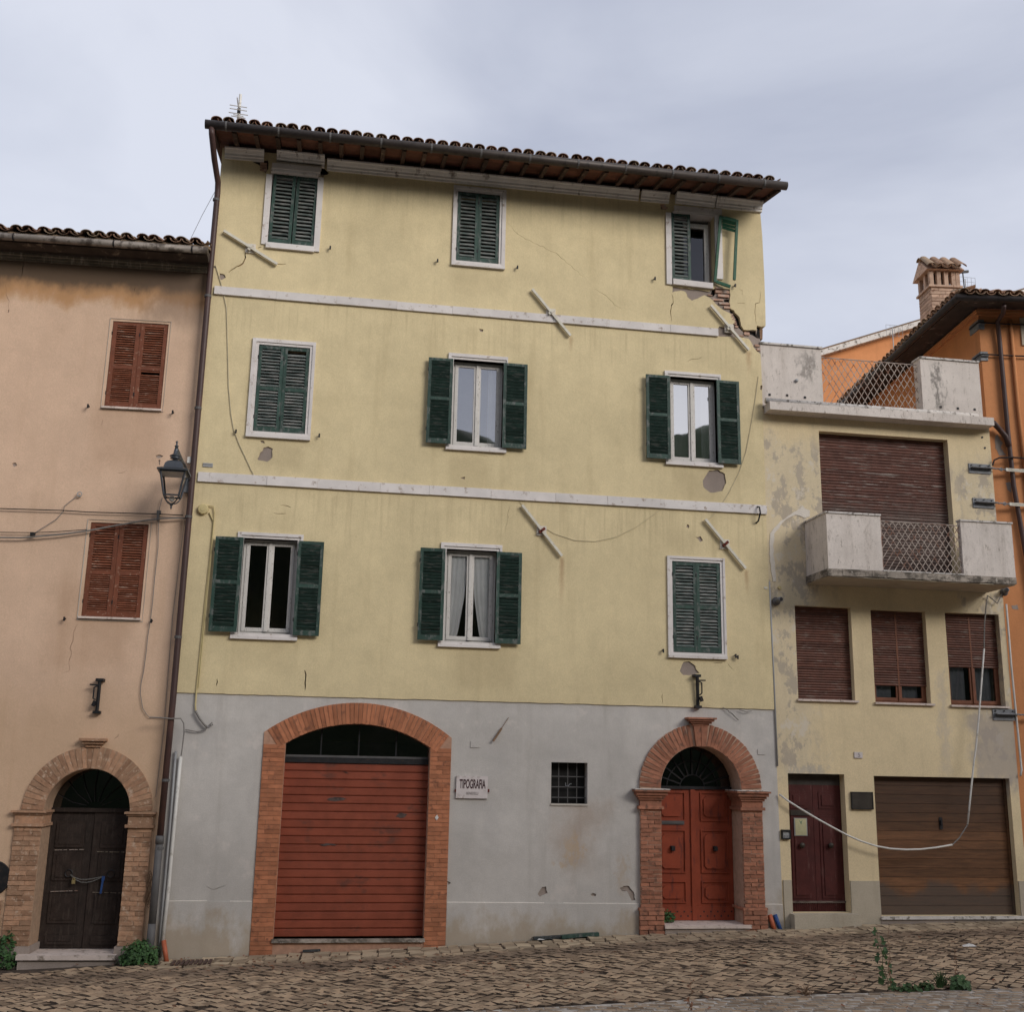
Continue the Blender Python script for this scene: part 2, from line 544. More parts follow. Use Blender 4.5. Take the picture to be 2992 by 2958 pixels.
def slab_extra(t, c):
    a = t.noise(3.5, 7, .75, (1, 1, 1.6), (2, 2, 6))
    c = t.mix(t.ramp(a, .42, .60, 0, .9), c, (0.085, 0.073, 0.060))
    b = t.noise(9, 6, .75, (1, 1, 1.2), (7, 2, 1))
    return t.mix(t.ramp(b, .58, .66, 0, .8), c, (0.52, 0.47, 0.41))
plaster('slab_concrete', (0.36, 0.31, 0.26), (0.10, 0.085, 0.07), 0.16, 0.2, slab_extra)

pm('white_stone', (0.66, 0.615, 0.585), 0.8, 0.08, 3, 0.05, (0.36, 0.29, 0.24), 0.18, 9, (1, 1, 1), 0.2, 60)
pm('cornice_stone', (0.80, 0.765, 0.72), 0.85, 0.10, 3, 0.05, (0.28, 0.24, 0.21), 0.2, 6, (1, 1, 0.5))
pm('coping_stone', (0.60, 0.56, 0.52), 0.85, 0.10, 4, 0, (0.14, 0.12, 0.10), 0.42, 12)
pm('threshold_stone', (0.60, 0.50, 0.44), 0.7, 0.12, 4, 0.05, (0.25, 0.20, 0.16), 0.3, 9)
pm('green_paint', (0.026, 0.057, 0.044), 0.55, 0.25, 7, 0.12, (0.115, 0.125, 0.115), 0.42, 16, (1, 1, 0.5), 0.3, 45, 0.004, 0.3, 0, (1, 1, 0.3))
pm('green_slat', (0.080, 0.098, 0.090), 0.75, 0.25, 9, 0.28, (0.22, 0.22, 0.205), 0.62, 12, (0.35, 1, 2), 0.3, 50)
pm('green_slat_dark', (0.022, 0.046, 0.037), 0.7, 0.25, 9, 0.2, (0.10, 0.11, 0.10), 0.35, 14, (0.35, 1, 2), 0.3, 50)
pm('green_bright', (0.018, 0.085, 0.046), 0.5, 0.15, 9, 0.1, (0.08, 0.12, 0.09), 0.25)
pm('brown_paint', (0.165, 0.054, 0.028), 0.6, 0.16, 7, 0.08, (0.33, 0.20, 0.14), 0.18, 20, (1, 1, 1), 0.25, 50)
pm('brown_slat', (0.185, 0.062, 0.032), 0.65, 0.2, 9, 0.2, (0.42, 0.28, 0.21), 0.24, 16, (0.3, 1, 2))
pm('brick_garage', (0.40, 0.155, 0.078), 0.85, 0.16, 9, 0.17, (0.20, 0.085, 0.05), 0.25, 6)
pm('brick_door', (0.33, 0.140, 0.085), 0.9, 0.2, 12, 0.22, (0.16, 0.085, 0.06), 0.3, 9, (1, 1, 1), 0.5, 40, 0.01)
pm('brick_old', (0.36, 0.205, 0.125), 0.9, 0.2, 12, 0.24, (0.50, 0.36, 0.26), 0.26, 14, (1, 1, 1), 0.5, 40, 0.01)
pm('brick_wallcore', (0.42, 0.26, 0.19), 0.9, 0.18, 12, 0.2, (0.48, 0.42, 0.36), 0.35, 14)
pm('brick_chimney', (0.46, 0.31, 0.225), 0.9, 0.18, 10, 0.2, (0.26, 0.15, 0.10), 0.3, 8)
pm('joint_red', (0.43, 0.25, 0.17), 0.95, 0.15, 12)
pm('joint_door', (0.47, 0.32, 0.235), 0.95, 0.15, 12)
pm('joint_old', (0.41, 0.275, 0.185), 0.95, 0.15, 12)
pm('roller_red', (0.245, 0.062, 0.034), 0.5, 0.14, 4, 0.05, (0.140, 0.050, 0.034), 0.24, 2.6, (0.8, 1, 1.4), 0.15, 40)
pm('bare_metal', (0.07, 0.05, 0.045), 0.55, 0.3, 12, 0, (0.16, 0.12, 0.11), 0.4, 30, (1, 1, 3))
pm('door_red', (0.260, 0.052, 0.024), 0.5, 0.14, 5, 0.04, (0.14, 0.035, 0.025), 0.25, 7, (2, 1, 0.4), 0.2, 40)
pm('dark_wood', (0.030, 0.020, 0.016), 0.65, 0.3, 8, 0.1, (0.05, 0.037, 0.03), 0.35, 12, (2, 1, 0.3), 0.3, 40)
pm('wine_door', (0.070, 0.016, 0.014), 0.5, 0.2, 6, 0.05, (0.11, 0.045, 0.04), 0.2, 10, (2, 1, 0.3))
pm('dark_reveal', (0.055, 0.047, 0.042), 0.85, 0.2, 6)
pm('roller_brown', (0.115, 0.047, 0.032), 0.6, 0.25, 8, 0.22, (0.20, 0.145, 0.12), 0.26, 6, (0.6, 1, 2.2), 0.2, 60)
pm('roller_grey', (0.15, 0.115, 0.095), 0.7, 0.2, 8, 0.15, (0.05, 0.03, 0.025), 0.4, 8, (0.5, 1, 3))
pm('sash_brown', (0.17, 0.065, 0.035), 0.5, 0.2, 8)
pm('gutter_brown', (0.060, 0.048, 0.042), 0.5, 0.15, 3, 0, (0.03, 0.026, 0.024), 0.3, 8, (1, 1, 1), 0.1, 20, 0.005, 0.35, 0.3)
pm('pipe_brown', (0.062, 0.034, 0.030), 0.5, 0.15, 3, 0, (0.09, 0.045, 0.036), 0.3, 6, (1, 1, 0.3), 0.1, 20, 0.005, 0.35)
pm('gutter_zinc', (0.27, 0.235, 0.205), 0.6, 0.2, 5, 0, (0.07, 0.055, 0.045), 0.5, 5, (1, 1, 1), 0.15, 30, 0.005, 0.35, 0.2)
pm('dark_eave', (0.060, 0.045, 0.036), 0.9, 0.25, 5, 0, (0.25, 0.20, 0.15), 0.2, 5)
pm('stained_moulding', (0.20, 0.165, 0.125), 0.9, 0.25, 4, 0, (0.38, 0.32, 0.25), 0.3, 8, (2, 1, 0.4))
pm('soffit_tile', (0.135, 0.058, 0.038), 0.9, 0.18, 7, 0.3, (0.12, 0.05, 0.035), 0.35, 6)
pm('rafter', (0.070, 0.043, 0.032), 0.9, 0.25, 8, 0.35, (0.20, 0.15, 0.11), 0.2, 10)
pm('iron', (0.020, 0.020, 0.022), 0.55, 0.2, 9, 0, (0.05, 0.035, 0.028), 0.3, 20, (1, 1, 1), 0.2, 50, 0.004, 0.4, 0.4)
pm('lamp_paint', (0.060, 0.066, 0.075), 0.30, 0.12, 9, 0, None, 0, 10, (1, 1, 1), 0.1, 40, 0.003, 0.5, 0.3)
pm('zinc', (0.20, 0.205, 0.215), 0.65, 0.12, 9, 0, (0.12, 0.12, 0.125), 0.4, 16, (1, 1, 1), 0.1, 40, 0.003, 0.3, 0.1)
pm('white_bar', (0.62, 0.585, 0.50), 0.55, 0.1, 9, 0, (0.30, 0.20, 0.13), 0.12, 20)
pm('rust', (0.14, 0.035, 0.025), 0.85, 0.25, 18)
pm('pvc_white', (0.62, 0.60, 0.56), 0.4, 0.06, 6, 0, (0.40, 0.37, 0.32), 0.2, 10)
pm('pvc_grey', (0.33, 0.33, 0.33), 0.45, 0.08, 6)
pm('pvc_dark', (0.105, 0.100, 0.098), 0.55, 0.12, 6)
pm('pvc_orange', (0.42, 0.115, 0.055), 0.5, 0.12, 8)
pm('pvc_blue', (0.030, 0.075, 0.22), 0.45, 0.15, 8)
pm('cream_paint', (0.55, 0.455, 0.235), 0.7, 0.08, 7)
pm('cable_grey', (0.20, 0.185, 0.17), 0.6, 0.1, 5)
pm('cable_black', (0.020, 0.019, 0.018), 0.6, 0.1, 5)
pm('cable_pale', (0.50, 0.44, 0.30), 0.6, 0.1, 5)
pm('sash_white', (0.62, 0.59, 0.55), 0.6, 0.06, 5, 0, (0.22, 0.19, 0.16), 0.16, 26, (2, 1, 0.7))
pm('curtain', (0.88, 0.88, 0.85), 0.9, 0.06, 5)
pm('sheer_grey', (0.24, 0.25, 0.26), 0.9, 0.1, 5)
pm('sign_white', (0.60, 0.54, 0.52), 0.6, 0.06, 4, 0, (0.42, 0.36, 0.33), 0.2, 8)
pm('ink', (0.055, 0.022, 0.025), 0.7, 0.2, 60)
pm('ink_pale', (0.25, 0.215, 0.21), 0.7, 0.1, 60)
pm('paper', (0.50, 0.47, 0.28), 0.7, 0.08, 14)
pm('paper_green', (0.16, 0.23, 0.15), 0.7, 0.1, 14)
pm('bronze', (0.052, 0.043, 0.035), 0.45, 0.2, 9, 0, None, 0, 9, (1, 1, 1), 0.15, 50, 0.003, 0.4, 0.4)
pm('brass', (0.45, 0.36, 0.17), 0.4, 0.1, 9, 0, None, 0, 9, (1, 1, 1), 0.1, 50, 0.003, 0.5, 0.7)
pm('chain_steel', (0.30, 0.30, 0.29), 0.4, 0.1, 9, 0, None, 0, 9, (1, 1, 1), 0.1, 50, 0.003, 0.5, 0.7)
pm('room_dark', (0.020, 0.019, 0.018), 0.95, 0.1, 3)  # near-black that paints the shade inside rooms and gaps
pm('soil', (0.062, 0.045, 0.033), 0.95, 0.3, 6, 0, (0.12, 0.09, 0.065), 0.4, 9, (1, 1, 1), 0.6, 60, 0.02)
pm('joint_dirt', (0.085, 0.062, 0.046), 0.95, 0.4, 7, 0, (0.21, 0.15, 0.105), 0.55, 1.1)
pm('joint_tan', (0.26, 0.195, 0.135), 0.95, 0.3, 9)
pm('joint_pale', (0.40, 0.35, 0.30), 0.95, 0.35, 6)
pm('leaf_green', (0.045, 0.085, 0.028), 0.6, 0.3, 20, 0.35)
pm('leaf_deep', (0.036, 0.082, 0.022), 0.6, 0.3, 20, 0.40)
pm('stem_green', (0.11, 0.12, 0.05), 0.7, 0.2, 20)
pm('dry_stem', (0.21, 0.135, 0.085), 0.85, 0.2, 20)
pm('dry_leaf', (0.17, 0.075, 0.040), 0.85, 0.3, 20, 0.45)
pm('litter_white', (0.62, 0.60, 0.57), 0.7, 0.1, 20)
pm('charcoal_wood', (0.030, 0.033, 0.034), 0.7, 0.3, 14, 0.3, (0.14, 0.15, 0.14), 0.3, 14)
pm('grate_iron', (0.085, 0.052, 0.042), 0.75, 0.2, 14)
pm('hill_green', (0.040, 0.055, 0.030), 0.95, 0.35, 0.25, 0, (0.07, 0.075, 0.05), 0.4, 0.5)
pm('wire_rust', (0.145, 0.070, 0.045), 0.8, 0.25, 16, 0, (0.20, 0.16, 0.14), 0.4, 10)
pm('lattice_pale', (0.38, 0.315, 0.27), 0.75, 0.2, 9, 0, (0.20, 0.085, 0.05), 0.5, 6)

def tile_mat(name, col, lich):
    t = NT(name)
    rr = t.math('FRACT', t.math('ADD', t.rand, t.island))
    v = t.math('MULTIPLY', t.ramp(t.noise(9, 5, 0.65), 0.25, 0.75, 0.72, 1.25), t.ramp(rr, 0, 1, 0.62, 1.3))
    c = t.hsv(col, v)
    hh = t.math('FRACT', t.math('MULTIPLY', rr, 5.7))
    c = t.mix(t.ramp(hh, 0.3, 1, 0, 0.7), c, (0.30, 0.235, 0.16))
    c = t.mix(t.ramp(t.noise(22, 5, 0.7), 0.50, 0.64, 0, 0.8), c, lich)
    t.bump(t.noise(60, 4, 0.6), 0.4, 0.01)
    return t.done(c, 0.92, 0.15)
tile_mat('roof_tile', (0.20, 0.105, 0.068), (0.12, 0.105, 0.08))
tile_mat('roof_tile_pale', (0.40, 0.235, 0.15), (0.34, 0.27, 0.205))

def cobble_mat(name, col, alt, dust):
    t = NT(name)
    rr = t.math('FRACT', t.math('ADD', t.rand, t.island))
    v = t.math('MULTIPLY', t.ramp(t.noise(14, 5, 0.65), 0.25, 0.75, 0.88, 1.1), t.ramp(rr, 0, 1, 0.62, 1.32))
    c = t.hsv(col, v)
    hh = t.math('FRACT', t.math('MULTIPLY', rr, 9.17))
    c = t.mix(t.ramp(hh, 0.35, 1, 0, 0.75), c, alt)
    c = t.mix(t.ramp(t.noise(0.55, 5, 0.6, (1, 1.6, 1)), 0.45, 0.70, 0, 0.55), c, dust)
    c = t.mix(t.ramp(t.noise(26, 4, 0.7), 0.58, 0.70, 0, 0.35), c, (0.12, 0.09, 0.066))
    yy = t.math('ADD', t.axis(1), t.math('MULTIPLY', t.noise(1.1, 4, .6, (1, 1, 1), (3, 3, 3)), .9))
    gut = t.math('MULTIPLY', t.ramp(yy, -1.35, -.85), t.ramp(yy, -.55, -.30, 1, 0))
    c = t.mix(t.math('MULTIPLY', gut, .65), c, (0.135, 0.095, 0.067))
    t.bump(t.noise(45, 4, 0.6), 0.5, 0.012)
    return t.done(c, 0.85, 0.25)
cobble_mat('cobble', (0.345, 0.245, 0.158), (0.42, 0.315, 0.21), (0.27, 0.19, 0.128))
cobble_mat('cobble_pale', (0.26, 0.185, 0.122), (0.35, 0.265, 0.185), (0.22, 0.155, 0.105))
cobble_mat('kerb_stone', (0.38, 0.29, 0.19), (0.46, 0.365, 0.25), (0.33, 0.245, 0.165))
pm('white_mortar', (0.44, 0.40, 0.35), 0.95, 0.25, 7, 0, (0.20, 0.15, 0.11), 0.5, 4, (1, 1, 1), 0.4, 60)

def plank_mat():
    t = NT('garage_plank')
    rr = t.rand
    g = t.noise(3.0, 6, 0.7, (0.7, 1, 9), (0, 0, 0), 1.2)
    v = t.math('MULTIPLY', t.ramp(g, 0.3, 0.7, 0.62, 1.3), t.ramp(rr, 0, 1, 0.75, 1.2))
    c = t.hsv((0.150, 0.068, 0.030), v)
    c = t.mix(t.math('MULTIPLY', mbox(t, 9, 12.5, 0.0, 0.62, 0.12, 0.45, 2.0), 0.75), c, (0.075, 0.062, 0.052))
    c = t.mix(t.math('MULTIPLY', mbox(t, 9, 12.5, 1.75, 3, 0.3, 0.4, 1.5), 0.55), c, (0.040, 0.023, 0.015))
    t.bump(g, 0.2, 0.004)
    t.done(c, 0.5, 0.35)
plank_mat()

def glass(name, refl, tint, base):
    """Window pane: mirror-like sheet reflection over a see-through pane."""
    t = NT(name)
    nd = t.t.nodes
    fr_ = nd.new('ShaderNodeFresnel')
    fr_.inputs['IOR'].default_value = 1.5
    fac = t.math('ADD', t.math('MULTIPLY', fr_.outputs[0], 1.0), refl, True)
    gl = nd.new('ShaderNodeBsdfGlossy')
    gl.inputs['Roughness'].default_value = 0.015
    gl.inputs['Color'].default_value = (*tint, 1)
    tr = nd.new('ShaderNodeBsdfTransparent')
    tr.inputs['Color'].default_value = (*base, 1)
    b = nd.new('ShaderNodeBump')
    b.inputs['Strength'].default_value = 0.06
    b.inputs['Distance'].default_value = 0.02
    t.put(b.inputs['Height'], t.noise(1.6, 2, 0.4))
    t.t.links.new(b.outputs[0], gl.inputs['Normal'])
    mx = nd.new('ShaderNodeMixShader')
    t.put(mx.inputs[0], fac)
    t.t.links.new(tr.outputs[0], mx.inputs[1])
    t.t.links.new(gl.outputs[0], mx.inputs[2])
    t.t.links.new(mx.outputs[0], t.out.inputs['Surface'])
glass('pane_mirror', 0.30, (0.95, 0.96, 1.0), (0.55, 0.55, 0.55))
glass('pane_bright', 0.62, (1.0, 1.0, 1.0), (0.6, 0.6, 0.6))
glass('pane_dim', 0.03, (0.9, 0.92, 1.0), (0.5, 0.5, 0.5))
glass('pane_clear', 0.02, (0.9, 0.92, 1.0), (0.95, 0.95, 0.95))
glass('pane_dirty', 0.09, (0.7, 0.7, 0.7), (0.35, 0.35, 0.36))

def roller_big():
    t = NT('roller_big')
    v = t.math('MULTIPLY', t.ramp(t.noise(8, 5, .6), .25, .75, .78, 1.22), t.ramp(t.rand, 0, 1, .82, 1.18))
    c = t.hsv((0.118, 0.050, 0.036), v)
    c = t.mix(t.math('MULTIPLY', mbox(t, 8, 12, 5.6, 7.25, .3, .5, 2), .75), c, (0.115, 0.092, 0.080))
    st = t.noise(5, 5, .65, (.45, 1, 5), (2, 5, 3))
    c = t.mix(t.math('MULTIPLY', t.ramp(st, .56, .64), mbox(t, 8, 12, 6.9, 8.6, .3, .5, 2)), c, (0.24, 0.19, 0.165))
    t.bump(st, .2, .004)
    t.done(c, .65, .25)
roller_big()
# ------------------------------------------------------------------ ground, hills
def project(p):
    q = RM.transposed() @ (Vector(p) - EYE)
    return (CX + FPX * q.x / q.y, CY - FPX * q.z / q.y) if q.y > 0.1 else (-1e6, -1e6)

g = MB()
xs = [-1500] + [a for a, _ in GX] + [1500]
for ya, yb in ((-1500, -60), (-60, 0.3), (0.3, 1500)):
    for a, b in zip(xs, xs[1:]):
        g.add([(a, ya, gz(a) - .02), (b, ya, gz(b) - .02), (b, yb, gz(b) - .02), (a, yb, gz(a) - .02)], [(0, 1, 2, 3)])
ground = g.build('ground', 'soil')
tag(ground, 'sloping street ground of earth and dirt under the paving', None, None, 'structure')

ga, gb = gpt(1300, 2957), gpt(2992, 2886)
def lane_y(x): return ga.y + (gb.y - ga.y) * (x - ga.x) / (gb.x - ga.x)
mb_ = MB()
for i in range(-30, 40):
    a, b = i * 1.0, i + 1.0
    mb_.add([(a, -14, gz(a) - .009), (b, -14, gz(b) - .009), (b, lane_y(b), gz(b) - .009), (a, lane_y(a), gz(a) - .009)], [(0, 1, 2, 3)])
mb_.build('mortar_bed', 'white_mortar', ground)

def stone_meshes(mat, n=6):
    out = []
    for k in range(n):
        j = lambda s: random.uniform(-s, s)
        base = [(-.5, -.5), (.5, -.5), (.5, .5), (-.5, .5)]
        base = [(x + j(.07), y + j(.07)) for x, y in base]
        vs = [(x, y, -1.0) for x, y in base] + [(x * .95, y * .95, .75 + j(.4)) for x, y in base]
        fs = [(4, 5, 6, 7)]
        for i in range(4):
            fs.append((i, (i + 1) % 4, 4 + (i + 1) % 4, 4 + i))
        me = MB().add(vs, fs).mesh('paving_stone', mat)
        me.materials.append(M_[dict(cobble='joint_dirt', cobble_pale='joint_pale', kerb_stone='joint_tan')[mat]])
        for p in me.polygons:
            p.material_index = 0 if abs(p.normal.z) > .6 else 1
        out.append(me)
    return out
st_c, st_p, st_k = stone_meshes('cobble'), stone_meshes('cobble_pale'), stone_meshes('kerb_stone')
stones = []
def stone(kind, x, y, w, d, rot, h):
    z = gz(x) - .008 + random.uniform(-.006, .006)
    T = Matrix.Translation((x, y, z)) @ Matrix.Rotation(rot, 4, 'Z') @ Matrix.Rotation(random.gauss(0, .035), 4, 'X') @ Matrix.Rotation(random.gauss(0, .035) - .02, 4, 'Y') @ Matrix.Diagonal((w, d, h, 1))
    stones.append((random.choice(kind), T, Vector((x, y, z))))
# diagonal cobbles of the street
c45, s45 = math.cos(R(43)), math.sin(R(43))
P_ = 0.138
for i in range(-140, 140):
    for j in range(-140, 140):
        a, b = i * P_ * 1.12, j * P_
        x, y = 4 + a * c45 - b * s45, -4 + a * s45 + b * c45
        x += 0.05 * math.sin(y * 1.3 + x * .4); y += 0.05 * math.sin(x * 1.1)
        top = -0.80 if x > -2.2 else -0.02
        if not (-7.5 < x < 15.5 and -7.5 < y < top): continue
        if x < -1.5 and y > -0.75 + (x + 1.5) * .3 and -4.9 < x < -2.0 and y > -0.42: continue
        if y < lane_y(x) + .03: continue
        if random.random() < .012: continue
        stone(st_c, x + random.uniform(-.012, .012), y + random.uniform(-.012, .012), P_ * random.uniform(.86, 1.14), P_ * random.uniform(.78, .98), R(43) + random.gauss(0, .08), .018)
# pale-jointed lane near the camera
for i in range(-80, 80):
    for j in range(60):
        x, y = 5 + i * .17 + (j % 2) * .085, -3.2 - j * .115
        if not (-3 < x < 14 and -8.5 < y < lane_y(x) - .06): continue
        if random.random() < .03: continue
        stone(st_p, x + random.uniform(-.01, .01), y + random.uniform(-.008, .008), .145, .088, random.gauss(-.06, .05), .012)
# row of wider stones along the house fronts
xx = -2.15
while xx < 15:
    w = random.uniform(.15, .26)
    yy = -.05
    while yy > -.80:
        d = random.uniform(.16, .26)
        stone(st_k, xx + w / 2 + random.uniform(-.02, .02), yy - d / 2, w * .93, d * .92, random.gauss(-.08, .05), .020)
        yy -= d
    xx += w
def inframe(p):
    u, v = project(p)
    return -20 < u < 3012 and v < 2980
seen = sorted([s_ for s_ in stones if inframe(s_[2])], key=lambda s_: (s_[2] - EYE).length)
pick = set(id(s_[1]) for s_ in seen[:295])
for me, T, c in stones:
    u, v = project(c)
    if not (-400 < u < 3400 and v < 3400): continue
    piece('paving_stone', me, ground, T, id(T) not in pick)

# unseen wooded slope behind the viewer: mirrored in panes, ends raised to shade walls
hb = MB()
NX, NY = 110, 14
for j in range(NY):
    for i in range(NX):
        x = -120 + 240 * i / (NX - 1)
        y = -28 - 3.2 * min(j, 6) - 10 * max(0, j - 6)
        r_ = 20.6 + 9.0 / (1 + math.exp((x + 14) * .4)) + 8.0 / (1 + math.exp(-(x - 31) * .35)) + 1.6 * math.sin(x * .06 + .6) + 1.2 * math.sin(x * .19 + 2)
        z = -3 + (r_ + 3) * min(1.0, (j / 5.0) ** .75) + .9 * max(0, j - 5) + 1.0 * mnoise.noise(Vector((x * .12, y * .12, 0))) + 1.0 * mnoise.noise(Vector((x * .4, y * .4, 3)))
        hb.v.append((x, y, z))
for j in range(NY - 1):
    for i in range(NX - 1):
        a = j * NX + i
        hb.f.append((a, a + 1, a + NX + 1, a + NX))
tag(hb.build('hills', 'hill_green', None, None, True), 'dark wooded slope across the square behind the viewer, ends raised to shade the walls', None, None, 'structure')

# ------------------------------------------------------------------ shared pieces
def brick_meshes(mat, n=4, j_=.02):
    out = []
    for k in range(n):
        j = lambda: random.uniform(-j_, j_)
        vs = [(x * (.5 + j()), y * .5, z * (.5 + j() * 1.6)) for z in (-1, 1) for y in (-1, 1) for x in (-1, 1)]
        out.append(MB().add(vs, [(0, 2, 3, 1), (4, 5, 7, 6), (0, 1, 5, 4), (2, 6, 7, 3), (0, 4, 6, 2), (1, 3, 7, 5)]).mesh('brick', mat))
    return out
BG, BD, BO, BC, BW = [brick_meshes(k) for k in ('brick_garage', 'brick_door', 'brick_old', 'brick_chimney', 'brick_wallcore')]
def brick(parent, fr, meshes, x, y, z, w, d, h, ang=0.0, stuff=False):
    T = fr.M @ Matrix.Translation((x, y, z)) @ Matrix.Rotation(ang, 4, 'Y') @ Matrix.Diagonal((w, d, h, 1))
    piece('brick', random.choice(meshes), parent, T, stuff)
def brick_column(parent, fr, meshes, x0, x1, z0, z1, yf, dep, course=.066, gap=.010, rough=.004, lean=0.0, prob=1.0):
    n = max(1, round((z1 - z0) / course))
    c = (z1 - z0) / n
    for i in range(n):
        z = z0 + (i + .5) * c
        cut = (0.36 if i % 2 else 0.64) + random.uniform(-.05, .05)
        dx = lean * (z - z0)
        w = x1 - x0
        for a, b in ((0, cut), (cut, 1)):
            xa, xb = x0 + dx + w * a + gap / 2, x0 + dx + w * b - gap / 2
            dd = dep + random.uniform(-rough, rough)
            brick(parent, fr, meshes, (xa + xb) / 2, yf - dd / 2 + .02, z, xb - xa, dd + .04, c - gap)
def arc_pts(cx_, cz_, r_, a0, a1, n):
    return [(cx_ + r_ * math.cos(a0 + (a1 - a0) * i / n), cz_ + r_ * math.sin(a0 + (a1 - a0) * i / n)) for i in range(n + 1)]
def voussoirs(parent, fr, meshes, cx_, cz_, ri, ro, a0, a1, yf, dep, bw=.066, gap=.010, skip=None):
    n = max(3, round((a1 - a0) * ri / bw))
    for i in range(n):
        a = a0 + (a1 - a0) * (i + .5) / n
        if skip and skip[0] < a < skip[1]: continue
        rm, ll = (ri + ro) / 2, ro - ri
        w = (a1 - a0) / n * (ri + .35 * ll) - gap
        dd = dep + random.uniform(-.003, .004)
        brick(parent, fr, meshes, cx_ + rm * math.cos(a), yf - dd / 2 + .02, cz_ + rm * math.sin(a), ll * .985, dd + .04, w, -a)
def circ3(p, q, r_):
    (ax, ay), (bx, by), (cx_, cy_) = p, q, r_
    d = 2 * (ax * (by - cy_) + bx * (cy_ - ay) + cx_ * (ay - by))
    ux = ((ax**2 + ay**2) * (by - cy_) + (bx**2 + by**2) * (cy_ - ay) + (cx_**2 + cy_**2) * (ay - by)) / d
    uy = ((ax**2 + ay**2) * (cx_ - bx) + (bx**2 + by**2) * (ax - cx_) + (cx_**2 + cy_**2) * (bx - ax)) / d
    return ux, uy, math.hypot(ax - ux, ay - uy)

SLAT = {}
def slat_mesh(mat):
    if mat not in SLAT:
        vs = [(x, y, z) for z in (-.5, .5) for y in (-.5, .5) for x in (-.5, .5)]
        SLAT[mat] = MB().add(vs, [(0, 2, 3, 1), (4, 5, 7, 6), (0, 1, 5, 4), (2, 6, 7, 3), (0, 4, 6, 2), (1, 3, 7, 5)]).mesh('slat', mat)
    return SLAT[mat]
HINGE = []
def hinge_mesh():
    if not HINGE: HINGE.append(MB().box(-.012, .004, -.012, .012, -.03, .03).mesh('hinge', 'iron'))
    return HINGE[0]
def shutter(house, fr, x0, x1, z0, z1, y, paint, slatmat, rows, tilt, mid=None, label=None, lean=0.0, miss=(), sw=.055, yaw=0.0, tilt_odd=(), fill=1.02):
    """One louvred leaf. rows: slats per panel, mid: height share of the middle rail."""
    w, h = x1 - x0, z1 - z0
    F = fr.M @ Matrix.Translation((x0, y, z0)) @ Matrix.Rotation(yaw, 4, 'Z') @ Matrix.Rotation(lean, 4, 'Y')
    f = MB()
    t = .036
    tr, br = .055, .085
    f.box(0, sw, 0, t, 0, h).box(w - sw, w, 0, t, 0, h)
    f.box(sw, w - sw, .003, t - .003, h - tr, h).box(sw, w - sw, .003, t - .003, 0, br)
    panels = []
    if mid:
        zm = h * mid
        f.box(sw, w - sw, .003, t - .003, zm - .032, zm + .032)
        panels = [(br, zm - .032), (zm + .032, h - tr)]
    else:
        panels = [(br, h - tr)]
    o = bpy.data.objects.new('shutter', f.mesh('shutter', paint))
    link(o, house, F)
    if label: o['label'] = label
    k = 0
    for a, b in panels:
        n = rows
        p = (b - a) / n
        for i in range(n):
            k += 1
            if k in miss: continue
            tt = tilt + random.gauss(0, .02) + (random.uniform(-.3, .3) if k in tilt_odd else 0)
            T = F @ Matrix.Translation((w / 2, t / 2, a + (i + .5) * p)) @ Matrix.Rotation(random.gauss(0, .006) + (random.uniform(-.05, .05) if k in tilt_odd else 0), 4, 'Y') @ Matrix.Rotation(tt, 4, 'X') @ Matrix.Diagonal((w - 2 * sw + .008, .009, p * fill, 1))
            piece('slat', slat_mesh(slatmat), o, T)
    for zz in (h * .16, h * .86):
        ho = bpy.data.objects.new('hinge', hinge_mesh())
        link(ho, o, F @ Matrix.Translation((0, 0, zz)))
    return o
def surround(house, fr, o_, i_, yf, mat='white_stone', deep=.16, name='window_surround', sill=.02):
    (ox0, ox1, oz0, oz1), (ix0, ix1, iz0, iz1) = o_, i_
    b = MB()
    lip = .045
    jx0, jx1, jz0, jz1 = ix0 - .0, ix1 + .0, iz0, iz1
    mx0, mx1, mz1 = min(ox0 + .012, ix0) if ox0 + .05 > ix0 else ix0 - lip, max(ix1 + lip, ix1), iz1 + lip
    mx0 = max(ox0 + .004, ix0 - lip); mx1 = min(ox1 - .004, ix1 + lip); mz1 = min(oz1 - .004, iz1 + lip); mz0 = max(oz0 + .004, iz0 - lip)
    # outer band
    b.box(ox0, ox1, yf, .06, mz1, oz1)
    b.box(ox0, ox1, yf - sill, .06, oz0, mz0)
    b.box(ox0, mx0, yf, .06, mz0, mz1).box(mx1, ox1, yf, .06, mz0, mz1)
    # recessed inner lip running back as the jamb
    y2 = yf + .018
    b.box(mx0, mx1, y2, deep, iz1, mz1).box(mx0, mx1, y2 - sill, deep, mz0, iz0)
    b.box(mx0, ix0, y2, deep, iz0, iz1).box(ix1, mx1, y2, deep, iz0, iz1)
    return b.build(name, mat, house, fr)
